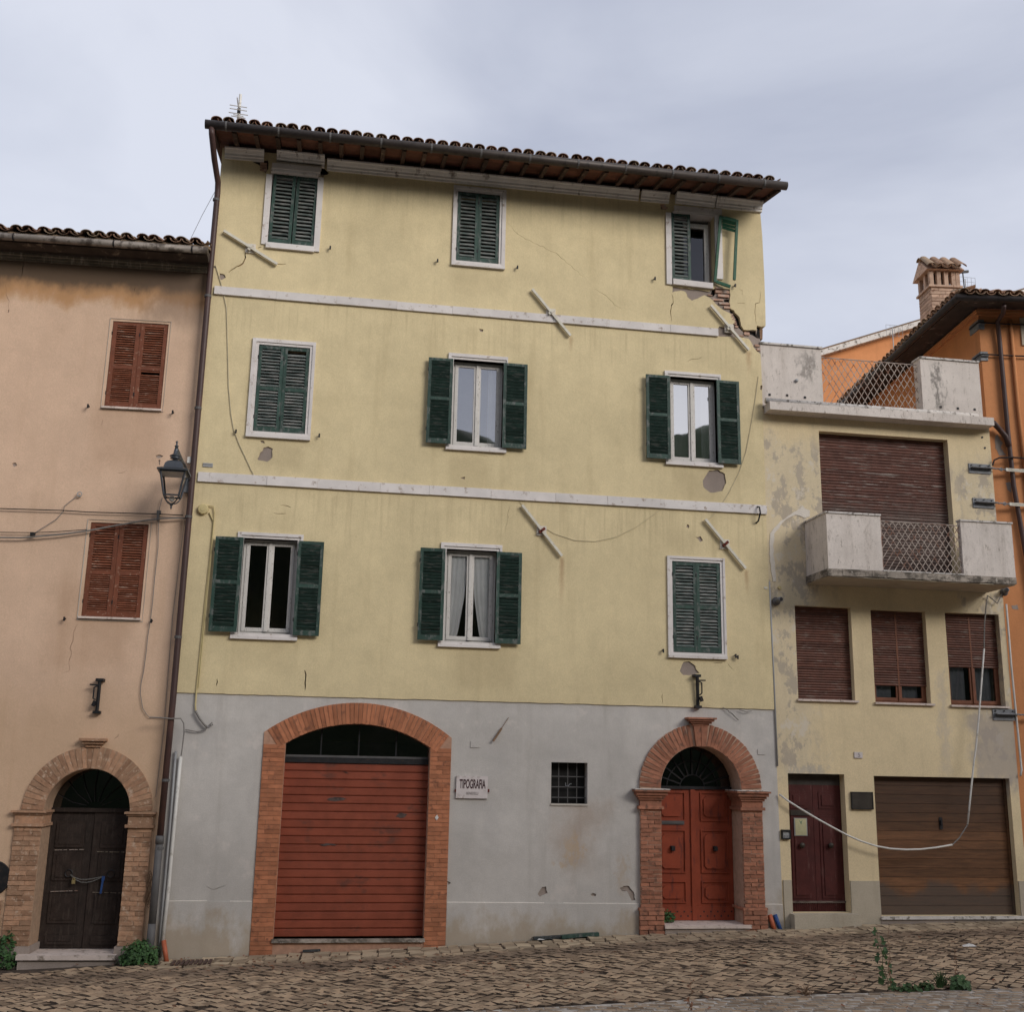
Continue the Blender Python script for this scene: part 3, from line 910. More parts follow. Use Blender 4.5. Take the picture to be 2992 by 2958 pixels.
def sash(house, fr, x0, x1, z0, z1, y, panes, mat='sash_white', fw=.045, sw=.058, mid=.05):
    """Two-leaf casement: frame, stiles and a pane in each leaf."""
    w = bpy.data.objects.new('window', None)
    w.empty_display_size = .1
    link(w, house, fr.M @ Matrix.Translation(((x0 + x1) / 2, y, z0)))
    f = MB()
    f.box(x0, x0 + fw, y, y + .06, z0, z1).box(x1 - fw, x1, y, y + .06, z0, z1)
    f.box(x0 + fw, x1 - fw, y, y + .06, z1 - fw, z1).box(x0 + fw, x1 - fw, y, y + .06, z0, z0 + fw)
    f.build('frame', mat, w, fr)
    xm = (x0 + x1) / 2
    for k, (a, b, pane) in enumerate(((x0 + fw, xm, panes[0]), (xm, x1 - fw, panes[1]))):
        l = MB()
        yy = y - .012 - .004 * k
        a2, b2 = a + .002, b - .002
        l.box(a2, a2 + sw, yy, yy + .045, z0 + fw, z1 - fw).box(b2 - sw, b2, yy, yy + .045, z0 + fw, z1 - fw)
        l.box(a2 + sw, b2 - sw, yy + .002, yy + .043, z1 - fw - sw * .8, z1 - fw).box(a2 + sw, b2 - sw, yy + .002, yy + .043, z0 + fw, z0 + fw + sw * 1.1)
        l.build('sash', mat, w, fr)
        g_ = MB()
        g_.add([(a2 + sw, yy + .024, z0 + fw + sw), (b2 - sw, yy + .024, z0 + fw + sw), (b2 - sw, yy + .024, z1 - fw - sw * .8), (a2 + sw, yy + .024, z1 - fw - sw * .8)], [(0, 1, 2, 3)])
        g_.build('pane', pane, w, fr)
    MB().box(xm - mid / 2, xm + mid / 2, y - .032, y - .018, z0 + fw, z1 - fw).build('astragal', mat, w, fr)
    return w
def curtain(parent, fr, x0, x1, z0, z1, y, mat, gather=None):
    b = MB()
    n = 36
    for i in range(n + 1):
        s_ = i / n
        for zz, k in ((z1, 0.0), ((z0 + z1) / 2, .5), (z0 + .12, .9), (z0, 1.0)):
            xa = x0 + (x1 - x0) * s_
            if gather is not None:
                xa = xa + (gather - xa) * .32 * k * k
            b.v.append((xa, y + .007 * math.sin(s_ * 22) * (1 - .3 * k), zz))
    for i in range(n):
        for j in range(3):
            a = i * 4 + j
            b.f.append((a, a + 4, a + 5, a + 1))
    return b.build('curtain', mat, parent, fr, True)

TILE = {}
def tile_mesh(mat):
    """A curved clay tile: half barrel, wider at the lower end, with real thickness. Lies along +y from 0 to .44."""
    if mat in TILE: return TILE[mat]
    n, t = 8, .014
    vs, fs = [], []
    for (y, r_) in ((0, .098), (.44, .078)):
        for rr in (r_, r_ - t):
            for k in range(n + 1):
                a = math.pi * k / n
                vs.append((rr * math.cos(a), y, rr * math.sin(a) * .68))
    m_ = n + 1
    for k in range(n):
        fs += [(k, k + 1, 2 * m_ + k + 1, 2 * m_ + k), (m_ + k, 3 * m_ + k, 3 * m_ + k + 1, m_ + k + 1),
               (k, m_ + k, m_ + k + 1, k + 1), (2 * m_ + k, 2 * m_ + k + 1, 3 * m_ + k + 1, 3 * m_ + k)]
    fs += [(0, 2 * m_, 3 * m_, m_), (n, m_ + n, 3 * m_ + n, 2 * m_ + n)]
    TILE[mat] = MB().add(vs, fs).mesh('roof_tile', mat)
    return TILE[mat]
def tile_rows(roof, F, x0, x1, rows, slope, mat, pitch=.215, rowlen=.34, jit=.012, first_extra=.0, objrows=99, xr=None):
    """Barrel tiles over a slope: F maps (x along the eave, y up-slope, z normal to the slope)."""
    me = tile_mesh(mat)
    n = int((x1 - x0) / pitch)
    for r_ in range(rows):
        for i in range(n + 1):
            x = x0 + i * pitch + random.uniform(-jit, jit)
            if xr and not (xr(r_)[0] <= x <= xr(r_)[1]): continue
            y = r_ * rowlen + random.uniform(-.03, .02)
            for cover in (0, 1):
                T = F @ Matrix.Translation((x + (0 if cover else pitch / 2), y + (0 if cover else -.02), .075 if cover else .095)) @ Matrix.Rotation(R(2.5) + random.gauss(0, .02), 4, 'X') @ Matrix.Rotation(random.gauss(0, .05), 4, 'Z') @ Matrix.Rotation(0 if cover else math.pi, 4, 'Y')
                piece('roof_tile', me, roof, T, r_ >= objrows)
# ------------------------------------------------------------------ yellow house
YH = thing('yellow_house', 'yellow four storey house with green shutters, grey ground floor and cracked top corner', 'house', (2.7, 4.5, -.5))
ZT, ZC, ZP = 13.06, 3.54, 0.405          # wall top, foot of the yellow plaster, top of the plinth
def c7(u, v): return (1900 + .2618 * u, 560 + .2618 * v)
left = [A.xz(*p) for p in ((654, 464), (637, 757), (590, 1386), (528, 1950))]
left = [(-2.30, ZC)] + [(-2.30, z) for _, z in left[::-1]] + [(-2.30, ZT)]
notch_top = px(A, [c7(*p) for p in ((1283, 1503), (1235, 1512), (1185, 1500), (1180, 1552), (1100, 1550), (1040, 1545), (1012, 1500), (1000, 1440), (975, 1385), (930, 1330), (889, 1308), (884, 1200), (885, 1092), (780, 1086), (690, 1092), (655, 1118), (560, 1100), (400, 1080), (247, 1064))])
notch_bot = px(A, [c7(*p) for p in ((243, 1130), (300, 1116), (340, 1108), (385, 1120), (410, 1180), (462, 1222), (520, 1200), (600, 1160), (660, 1190), (720, 1250), (790, 1312), (880, 1360), (920, 1410), (938, 1470), (900, 1492), (832, 1518), (770, 1506), (752, 1530), (748, 1616), (900, 1622), (1090, 1642), (1130, 1700), (1150, 1745), (1190, 1790), (1225, 1815))])
rgt = px(A, [(2222, 1050), (2224, 1093), (2236.6, 1484.5), (2245, 1700), (2262, 2072)])
outline = left + [(7.69, ZT)] + px(A, [(2220, 620), (2226, 691), (2232.5, 822), (2235, 900)]) + jag(notch_top, .012, .05, False) + jag(notch_bot, .012, .05, False) + rgt + jag([(7.62, ZC), (-2.30, ZC)], .005, .12, False)[:-1]
WIN = dict(
 TL=(None, ((794, 501), (929.6, 516), (785.4, 712), (917, 724))),
 TC=(((1328, 547), (1478.5, 557), (1315.4, 777), (1473.8, 791)), ((1337.5, 560.7), (1461, 571.7), (1331, 766), (1455.5, 773))),
 TR=(None, ((1958, 624), (2089, 630), (1962, 824), (2085, 836))),
 ML=(((740, 990.6), (923.5, 1003), (717.7, 1278.6), (907, 1289.5)), ((756.8, 1008), (908, 1019.6), (739.4, 1262), (889.8, 1271))),
 MC=(((1310.5, 1034), (1484, 1046), (1301, 1316), (1477, 1326)), ((1323.5, 1052), (1472, 1061), (1319, 1303), (1466, 1311))),
 MR=(((1941, 1085), (2104.6, 1098), (1942, 1359), (2109, 1369.6)), ((1957, 1103), (2094, 1110), (1958, 1346), (2096, 1356))),
 LL=(((696.4, 1555), (888, 1565.6), (672.5, 1868.5), (868, 1873)), ((713.5, 1572), (870, 1582), (693, 1850), (853, 1857))),
 LC=(((1288.5, 1586.6), (1466.8, 1595), (1278, 1891), (1460.5, 1897)), ((1302.8, 1605), (1450.8, 1612), (1297, 1876), (1447, 1881))),
 LR=(((1946.7, 1624.6), (2114, 1634), (1951, 1923.5), (2123, 1928)), ((1960.7, 1640), (2101.6, 1648), (1966.9, 1906.5), (2107.8, 1912.7))))
WR = {k: (rect(A, *o_) if o_ else None, rect(A, *i_)) for k, (o_, i_) in WIN.items()}
holes = [(rloop(*WR[k][1]), .30) for k in WR]
# places where the plaster has fallen: shallow ragged recesses, and cracks
patches = {
 'p1': [(752, 1342), (770, 1310), (783, 1306), (797, 1312), (796, 1338), (781, 1351), (755, 1346)],
 'p2': [(2052, 1405), (2072, 1376), (2098, 1374), (2117, 1386), (2121, 1412), (2109, 1436), (2075, 1441), (2054, 1424)],
 'p3': [(1985, 1962), (1996, 1936), (2014, 1934), (2030, 1946), (2033, 1957), (2043, 1968), (2020, 1974), (1996, 1974)],
 'p4': [(737, 472), (752, 469), (783, 470), (784, 496), (776, 508), (766, 497), (760, 486)],
 'p5': [(938, 491), (949, 494), (962, 506), (944, 518), (936, 515)],
 'p6': [(1929, 598), (1944, 601), (1947, 615), (1930, 613)],
 'p7': [(1436, 965), (1441, 955)][:0],
 'p8': [(2007, 1533), (2013, 1536), (2012, 1545), (2004, 1541)],
 'p9': [(2030, 1571), (2046, 1568), (2053, 1580), (2045, 1586), (2038, 1575)],
 'p10': [(1400, 962), (1412, 964), (1410, 971), (1402, 970)],
 'p11': [(643, 800), (656, 803), (660, 812), (646, 820), (640, 812)],
 'p12': [(2221, 1128), (2226, 1127), (2224, 1141), (2219, 1138)],
 'p13': [(1346, 1397), (1358, 1394), (1357, 1402), (1350, 1400)],
 'p14': [(761, 1288), (772, 1290), (774, 1297), (763, 1295)],
}
cracks = [
 ([(726, 728), (716, 745), (714, 762), (700, 778), (684, 786), (668, 798)], .022),
 ([(764, 722), (754, 726)], .02), ([(808, 775), (835, 772)], .016),
 ([(2104, 845), (2110, 855), (2113, 852)][:2], .012),
 ([c7(990, 1095), c7(1020, 1105), c7(1022, 1160)], .009), ([c7(960, 1254), c7(1055, 1254)], .009),
 ([c7(1222, 1110), c7(1217, 1240), c7(1170, 1255), c7(1165, 1330), c7(1172, 1440), c7(1180, 1488)], .011),
 ([c7(236, 1150), c7(250, 1215), c7(232, 1300), c7(225, 1380), c7(236, 1450)], .016),
 ([(1480, 650), (1520, 690), (1570, 715), (1620, 738), (1680, 790), (1710, 812)], .006),
 ([(1735, 845), (1765, 862), (1800, 895), (1815, 905)], .006),
 ([(890, 1960), (893, 1985), (891, 2018)], .022), ([(634, 1985), (632, 2005)], .014),
 ([(820, 1478), (850, 1484)], .012), ([(800, 1500), (835, 1502)], .008),
 ([(2008, 1058), (2030, 1050), (2050, 1045)], .008), ([(1936, 2028), (1934, 2055)], .012),
 ([(2084, 1937), (2108, 1938)], .010), ([(2126, 1942), (2140, 1958)], .010),
 ([(1395, 1330), (1425, 1335)], .009), ([(1488, 1470), (1482, 1520), (1476, 1560)], .005),
]
for k, pp in patches.items():
    if len(pp) < 3: continue
    holes.append((jag(px(A, pp), .010, .045), .022))
crack_loops = [crackline(A, *c) for c in cracks]
holes += [(c, .06) for c in crack_loops]
wl_ = MB().panel(outline, holes, -.02, .32)
wl_.box(-2.22, -1.95, .04, 9, -.9, 13.0).box(7.30, 7.56, .30, 9, -.9, 10.15).box(7.36, 7.66, .45, 9, 10.15, 10.62).box(7.36, 7.66, .30, 9, 10.62, 13.0)
wl_.box(-1.95, 7.3, 8.7, 9, -.9, 13.0)
wl_.build('wall', 'yellow_plaster', YH, A)
# the undercoat seen where plaster is missing, with the open gap of the broken corner
for k, pp in patches.items():
    if len(pp) < 3: continue
    q = px(A, pp)
    cx_, cz_ = sum(p[0] for p in q) / len(q), sum(p[1] for p in q) / len(q)
    MB().prism([(cx_ + (x - cx_) * 1.25, cz_ + (z - cz_) * 1.25) for x, z in q], 0.0, .03).build('undercoat', 'mortar', YH, A)
gap = px(A, [c7(*p) for p in ((888, 1305), (935, 1325), (985, 1378), (1010, 1440), (1022, 1500), (1050, 1545), (1110, 1552), (1178, 1556), (1186, 1600), (1215, 1640), (1190, 1635), (1150, 1608), (1110, 1590), (1040, 1572), (1008, 1540), (966, 1500), (952, 1440), (924, 1375), (888, 1345))])
gap2 = px(A, [c7(*p) for p in ((688, 1092), (735, 1090), (722, 1150), (700, 1172), (672, 1150))])
gap3 = px(A, [c7(*p) for p in ((822, 1205), (880, 1200), (880, 1232), (825, 1232))])
sub = px(A, [c7(*p) for p in ((235, 1050), (900, 1075), (905, 1290), (1010, 1350), (1055, 1525), (1195, 1530), (1185, 1600), (1205, 1628), (1228, 1650), (1240, 1830), (1180, 1800), (1080, 1680), (735, 1640), (735, 1500), (900, 1480), (860, 1400), (700, 1280), (600, 1200), (460, 1260), (380, 1180), (235, 1160))])
MB().panel(sub, [(jag(gap, .008, .05), .04), (jag(gap2, .006, .05), .04), (gap3, .04)], .004, .04).build('undercoat', 'mortar', YH, A)
for (u0, v0, u1, v1, dy) in ((722, 1070, 800, 1095, .02), (722, 1102, 800, 1140, .012), (805, 1108, 878, 1142, .006), (750, 1148, 876, 1190, .016), (640, 1150, 690, 1168, 0), (690, 1195, 815, 1226, .004), (765, 1236, 882, 1272, .01), (820, 1280, 885, 1312, .006), (890, 1362, 922, 1385, 0), (895, 1392, 932, 1412, .003), (910, 1418, 946, 1440, .003), (922, 1446, 956, 1466, 0), (932, 1472, 962, 1492, .004), (945, 1498, 978, 1522, .0), (1045, 1570, 1105, 1610, .004), (970, 1600, 1040, 1622, .0), (1165, 1705, 1215, 1735, .0), (1185, 1748, 1222, 1780, .004)):
    x0, z1 = A.xz(*c7(u0, v0)); x1, z0 = A.xz(*c7(u1, v1))
    brick(YH, A, BW, (x0 + x1) / 2, .006 - dy / 2, (z0 + z1) / 2, x1 - x0, .05 + dy, z1 - z0 - .006)
MB().box(6.3, 7.62, .05, .07, 10.1, 11.30).build('gap_shade_panel', 'room_dark', YH, A)  # dark sheet added as the shade inside the open gap
x0, z1 = A.xz(*c7(1182, 1516)); x1, z0 = A.xz(*c7(1262, 1652))
MB().add([(x0, .10, z0 + .08), (x1 + .0, .04, z0 + .02), (x1 + .02, .06, z1), (x0 + .02, .08, z1), (x0, .4, z0 + .08), (x1, .4, z0 + .02), (x1 + .02, .4, z1), (x0 + .02, .4, z1)], [(0, 1, 2, 3), (1, 5, 6, 2), (0, 4, 5, 1), (3, 2, 6, 7), (0, 3, 7, 4)]).build('corner_stone', 'brick_old', YH, A)
for (x, y_, z) in ((1932, 601, 0), (1937, 608, 0)):
    a_, b_ = A.xz(x, y_)
    brick(YH, A, BW, a_ + .03, .0, b_, .11, .05, .045)
for i in range(3):
    a_, b_ = A.xz(770, 480 + 9 * i)
    brick(YH, A, BW, a_, .0, b_, .12, .05, .05)

# grey ground floor, plinth
gx, gz_ = A.xz(778, 2140); 
gi = [(-.548, 2.797), (1.742, 2.775)]
pk = A.xz(1044.8, 2116.6)
gcx, gcz, gR = circ3(gi[0], pk, gi[1])
ga0, ga1 = math.atan2(gi[1][1] - gcz, gi[1][0] - gcx), math.atan2(gi[0][1] - gcz, gi[0][0] - gcx)
GW = .345
ZSILL = -.118
inner = [(1.742, ZSILL), ] + arc_pts(gcx, gcz, gR, ga0, ga1, 28) + [(-.548, ZSILL)]
ro = gR + .335
o0 = math.acos((1.742 + GW - gcx) / ro); o1 = math.acos((-.548 - GW - gcx) / ro)
outer = [(1.742 + GW, -.9)] + arc_pts(gcx, gcz, ro, o0, o1, 28) + [(-.548 - GW, -.9)]
dl, dr = A.xz(1930, 2450)[0], A.xz(2166, 2450)[0]
dzi = (A.xz(1929, 2303)[1] + A.xz(2162, 2308)[1]) / 2
dcx, drad = (dl + dr) / 2, (dr - dl) / 2
door_in = [(dr + .04, -.9)] + arc_pts(dcx, dzi, drad + .04, 0, math.pi, 28) + [(dl - .04, -.9)]
sw_ = rect(A, (1611, 2227.5), (1717, 2231), (1610, 2348), (1716, 2351))
gp = {
 'q1': [(1571, 2614), (1584, 2594), (1596, 2592), (1600, 2611), (1578, 2623)],
 'q2': [(1725, 2615), (1733, 2611), (1742, 2614), (1740, 2621), (1730, 2620)],
 'q3': [(1811, 2596), (1824, 2590), (1838, 2590), (1852, 2608), (1857, 2632), (1846, 2634), (1832, 2606), (1816, 2604)],
 'q4': [(1306, 2575), (1318, 2581), (1310, 2588)],
}
gcr = [([(1331, 2692), (1338, 2712), (1346, 2728)], .012), ([(2117, 2070), (2140, 2088), (2157, 2106)], .008), ([(600, 2590), (630, 2600), (660, 2588)], .006)]
gl_ = [crackline(A, *c) for c in gcr[1:]]
base = [(-2.29, -.9), (outer[-1][0] + .004, -.9)] + [(x + (.004 if x < gcx else -.004), z - .004) for x, z in outer[1:-1]][::-1] + [(outer[0][0] - .004, -.9), (dl - .04, -.9)] + door_in[1:-1][::-1] + [(dr + .04, -.9), (7.66, -.9), (7.645, 1.5), (7.628, ZC), (-2.29, ZC)]
hl = [(rloop(*sw_), .2)] + [(jag(px(A, p), .008, .04), .025) for p in gp.values()] + [(c, .03) for c in gl_]
MB().panel(base, hl, 0.0, .45).build('ground_floor_wall', 'grey_plaster', YH, A)
for p in gp.values():
    q = px(A, p)
    cx_, cz_ = sum(a for a, _ in q) / len(q), sum(b for _, b in q) / len(q)
    MB().prism([(cx_ + (x - cx_) * 1.25, cz_ + (z - cz_) * 1.25) for x, z in q], .022, .05).build('undercoat', 'mortar', YH, A)
for a, b in ((-2.245, -.548 - GW - .003), (1.742 + GW + .003, A.xz(1866, 2640)[0]), (A.xz(2230, 2640)[0], 7.655)):
    n = max(2, int((b - a) / .3))
    tops = [(a + (b - a) * i / n, ZP - .012 * (a + (b - a) * i / n - 2) / 2 + random.uniform(-.004, .004)) for i in range(n + 1)]
    MB().prism([(a, -.9), (b, -.9)] + tops[::-1], -.016, .01).build('plinth', 'grey_plaster', YH, A)
    m2 = MB()
    for (xa, za), (xb, zb) in zip(tops, tops[1:]):
        if random.random() < .25: continue
        m2.add([(xa, -.017, za - .006), (xb, -.017, zb - .006), (xb, .004, zb + .010), (xa, .004, za + .010)], [(0, 1, 2, 3)])
    m2.build('plinth_edge', 'lime_patch', YH, A)

# garage surround of brick, roller shutter and glazed head
GS = MB().panel(outer, [(inner, .22)], -.016, .03).build('garage_surround', 'joint_red', YH, A)
voussoirs(GS, A, BG, gcx, gcz, gR, ro - .004, ga0 - .06, ga1 + .06, -.016, .010, .062, .007)
brick_column(GS, A, BG, 1.742 + .002, 1.742 + GW - .002, -.36, 2.77, -.016, .009, .068, .007, .0015)
brick_column(GS, A, BG, -.548 - GW + .002, -.548 - .002, -.42, 2.78, -.016, .009, .068, .007, .0015)
RS = bpy.data.objects.new('roller_shutter', None); link(RS, YH, A.M @ Matrix.Translation((.6, .17, ZSILL)))
zs1 = A.xz(1040, 2232)[1]
ns = 21
hh = (zs1 - ZSILL) / ns
sm = MB().prof_x([(.03, 0), (.006, .0), (-.002, .006), (-.005, .014), (-.005, hh - .032), (.0, hh - .028), (-.003, hh - .024), (-.001, hh - .016), (.014, hh - .012), (.014, hh - .001), (.03, hh - .001)], -.548, 1.742).mesh('slat', 'roller_red')
for i in range(ns):
    piece('slat', sm, RS, A.M @ Matrix.Translation((0, .17, ZSILL + i * hh)))
for (u0, v0, u1, v1) in ((955, 2330, 1012, 2342), (1156, 2376, 1190, 2392), (935, 2466, 984, 2474), (1006, 2256, 1018, 2262)):
    x0, z1 = A.xz(u0, v0, .17); x1, z0 = A.xz(u1, v1, .17)
    q = jag([(x0, z0 + .02), (x0 + .08, z0), (x1 - .05, z0 + .01), (x1, z1 - .02), (x1 - .1, z1), (x0 + .05, z1 - .01)], .012, .04)
    MB().prism(q, .1605, .175).build('bare_patch', 'bare_metal', RS, A)
zb1 = A.xz(1040, 2216)[1]
box('lintel_beam', 'iron', YH, A, -.548, 1.742, .15, .21, zs1 + .002, zb1)
FW = MB()
hd = [p for p in arc_pts(gcx, gcz, gR, ga0, ga1, 28)]
fwin = [(1.742, zb1)] + hd + [(-.548, zb1)]
FW.add([(x, .21, z) for x, z in fwin], [tuple(range(len(fwin)))])
FWo = FW.build('fanlight', 'pane_dirty', YH, A)
for u in (939, 1049, 1158):
    x = A.xz(u, 2170, .2)[0]
    zt = gcz + math.sqrt(gR**2 - (x - gcx)**2)
    box('glazing_bar', 'iron', FWo, A, x - .011, x + .011, .19, .215, zb1, zt)
box('glazing_bar', 'pvc_dark', FWo, A, -.54, 1.735, .188, .214, zb1 + .002, zb1 + .035)
box('room_tone_panel', 'dark_reveal', FWo, A, -.54, 1.74, .30, .33, zb1, zb1 + .26)  # lighter sheet imitating a reflection low in the glass
box('garage_sill', 'slab_concrete', YH, A, -.57, 1.76, -.06, .22, ZSILL - .055, ZSILL)
MB().prism([(-.56, -.9), (1.75, -.9), (1.75, ZSILL - .05), (-.56, ZSILL - .05)], -.005, .2).build('sill_base', 'brick_door', YH, A)

# door with brick pilasters, arch, keystone, panelled leaves
pw = .36
DS = bpy.data.objects.new('door_surround', None); link(DS, YH, A.M @ Matrix.Translation((dcx, 0, 0)))
zc0 = A.xz(1900, 2361)[1]
zb = A.xz(1900, 2653)[1]
for x0, x1 in ((dl - pw, dl), (dr, dr + pw)):
    MB().box(x0 + .006, x1 - .002, -.06, .44, -.6, dzi).build('pilaster', 'joint_door', DS, A)
    brick_column(DS, A, BD, x0, x1, zb, zc0, -.06, .012, .065, .012, .007)
    brick_column(DS, A, BD, x0 - .03, x1 + .025, -.45, zb - .04, -.085, .02, .072, .012, .009)
    box('base_moulding', 'brick_door', DS, A, x0 - .035, x1 + .025, -.11, .43, zb - .04, zb)
    for (za, zb_, ov) in ((zc0 - .02, zc0 + .025, .035), (zc0 + .025, zc0 + .115, .004), (zc0 + .115, zc0 + .15, .03), (zc0 + .15, zc0 + .185, .055), (zc0 + .185, zc0 + .235, .085), (zc0 + .235, zc0 + .262, .115)):
        k = (dzi - zc0) / .29
        box('capital_moulding', 'brick_door', DS, A, x0 - ov, x1 + ov, -.07 - ov, .42, zc0 + (za - zc0) * k, zc0 + (zb_ - zc0) * k)
    box('capital_flashing', 'coping_stone', DS, A, x0 - .12, x1 + .12, -.19, .40, dzi - .026, dzi - .012)
ro_d = A.xz(2222, 2314)[0] - dcx
ring = arc_pts(dcx, dzi, ro_d, 0, math.pi, 40)
ringi = arc_pts(dcx, dzi, drad, 0, math.pi, 40)
MB().prism(ring + ringi[::-1], -.045, .43).build('arch_ring', 'joint_door', DS, A)
voussoirs(DS, A, BD, dcx, dzi, drad + .004, ro_d, .01, math.pi - .01, -.045, .012, .058, .010, (math.pi / 2 - .13, math.pi / 2 + .13))
zk0, zk1 = dzi + drad - .01, A.xz(2043, 2122)[1]
for sx in (-1, 1):
    MB().prism([(dcx + sx * .004, zk0), (dcx + sx * .085, zk0), (dcx + sx * .125, zk1), (dcx + sx * .004, zk1)], -.10, 0).build('keystone', 'brick_door', DS, A)
zt = A.xz(2043, 2098)[1]
for i in range(4):
    a = zk1 + (zt - zk1) * i / 4; b = zk1 + (zt - zk1) * (i + 1) / 4
    box('keystone_cap', 'brick_door', DS, A, dcx - .145 - .035 * i, dcx + .145 + .035 * i, -.11 - .03 * i, 0, a, b - .004)
zd0 = A.xz(2040, 2691, .42)[1]
YD = .42
dtop = dzi - .02
for k, (x0, x1) in enumerate(((dl, dcx - .004), (dcx + .004, dr))):
    D = MB().box(x0, x1, YD, YD + .05, zd0, dtop).build('door_leaf', 'door_red', YH, A)
    w = x1 - x0
    st = .11 if k == 0 else .13
    xa, xb = x0 + .085, x1 - .13
    if k: xa, xb = x0 + .13, x1 - .085
    hts = [(2316, 2400), (2426, 2552), (2576, 2640)]
    for (v0, v1) in hts:
        z1, z0 = A.xz(2040, v0, YD)[1], A.xz(2040, v1, YD)[1]
        fr_ = MB()
        for (a, b, c, d) in ((xa, xb, z1 - .018, z1), (xa, xb, z0, z0 + .018), (xa, xa + .018, z0 + .018, z1 - .018), (xb - .018, xb, z0 + .018, z1 - .018)):
            fr_.box(a, b, YD - .022, YD, c, d)
        fr_.build('panel_moulding', 'door_red', D, A)
        a, b, c, d = xa + .06, xb - .06, z0 + .07, z1 - .07
        e_ = .045
        oc = [(a + e_, c), (b - e_, c), (b, c + e_), (b, d - e_), (b - e_, d), (a + e_, d), (a, d - e_), (a, c + e_)]
        MB().prism(oc, YD - .024, YD).build('panel', 'door_red', D, A)
    xk = (xa + xb) / 2
    zk = A.xz(2040, 2480, YD)[1]
    MB().box(xk - .035, xk + .035, YD - .05, YD - .02, zk - .04, zk + .04).box(xk - .03, xk + .03, YD - .09, YD - .05, zk - .035, zk + .03).build('knocker', 'iron', D, A)
    sd = MB()
    for i in range(5):
        for j in range(2):
            sx, sz = x0 + .1 + i * .12 + j * .06, zd0 + .07 + j * .07
            if sx < x1 - .03: sd.box(sx - .012, sx + .012, YD - .014, YD, sz - .012, sz + .012)
    sd.build('stud', 'iron', D, A)
    box('kick_board', 'door_red', D, A, x0 + .004, x1 - .004, YD - .012, YD, zd0 + .004, zd0 + .22)
    if k == 0:
        z1, z0 = A.xz(1960, 2398, YD)[1], A.xz(1960, 2410, YD)[1]
        MB().box(xa + .06, xb - .02, YD - .02, YD, z0, z1).box(xa + .08, xb - .04, YD - .03, YD - .02, z0 + .02, z0 + .035).build('letter_slot', 'pvc_dark', D, A)
MB().box(dcx - .04, dcx + .04, YD - .025, YD, zd0, dtop).build('door_astragal', 'door_red', YH, A)
fl = [(dr, dtop + .05)] + [p for p in arc_pts(dcx, dzi, drad, .05, math.pi - .05, 28)] + [(dl, dtop + .05)]
FLo = MB().add([(x, YD + .02, z) for x, z in fl], [tuple(range(len(fl)))]).build('fanlight', 'pane_dirty', YH, A)
box('transom', 'iron', YH, A, dl, dr, YD - .03, YD + .05, dtop, dtop + .05)
for i in range(1, 10):
    a = math.pi * i / 10
    r0 = .22
    MB().bar((dcx + r0 * math.cos(a), YD, dzi + r0 * math.sin(a)), (dcx + drad * math.cos(a), YD, dzi + drad * math.sin(a)), .022, .022, (0, 1, 0)).build('fanlight_bar', 'iron', FLo, A)
for r_ in (.22, .45):
    MB().tube([(x, YD, z) for x, z in arc_pts(dcx, dzi, r_, 0.03, math.pi - .03, 20)], .012, 5).build('fanlight_ring', 'iron', FLo, A)
box('room_tone_panel', 'room_dark', FLo, A, dl - .1, dr + .1, YD + .35, YD + .4, dtop, dzi + drad + .1)
zst = A.xz(2060, 2694, -.05)[1]
MB().box(dl + .02, dr + .09, -.14, YD, zd0 - .055, zd0 - .003).build('threshold', 'threshold_stone', YH, A)
MB().box(dl + .03, dr + .06, -.11, YD, -.5, zd0 - .055).build('step', 'mortar', YH, A)

# small barred opening
x0, x1, z0, z1 = sw_
SWo = MB().box(x0, x1, .2, .23, z0, z1).build('barred_window', 'room_dark', YH, A)
for i in range(1, 4):
    MB().tube([(x0 + (x1 - x0) * i / 4, .13, z0), (x0 + (x1 - x0) * i / 4, .13, z1)], .008, 6).build('bar', 'pvc_dark', SWo, A)
    zz = z0 + (z1 - z0) * (i - .45) / 3.9
    MB().tube([(x0, .122, zz), (x1, .122, zz)], .009, 6).build('bar', 'pvc_dark', SWo, A)
MB().box(x0 - .01, x1 + .01, -.02, .2, z0 - .03, z0).build('window_sill', 'reveal_plaster', YH, A)
xm = (x0 + x1) / 2
MB().tube([(xm - .04, .105, z0 + .33), (xm - .04, .105, z0 + .28), (xm, .10, z0 + .27), (xm + .03, .105, z0 + .31), (xm + .06, .105, z0 + .315)], .007, 6).build('wire_tie', 'zinc', SWo, A)

# string courses in blocks
for (za, zb, xa, xb, nb) in ((10.275, 10.42, -2.23, 6.775, 9), (6.965, 7.125, -2.235, 7.60, 10)):
    e_ = [xa + (xb - xa) * i / nb + (random.uniform(-.15, .15) if 0 < i < nb else 0) for i in range(nb + 1)]
    for a, b in zip(e_, e_[1:]):
        dz = random.uniform(-.003, .003)
        MB().box(a + .0015, b - .0015, -.060 + random.uniform(-.004, .004), .0, za + dz, zb + dz).build('string_course', 'white_stone', YH, A)

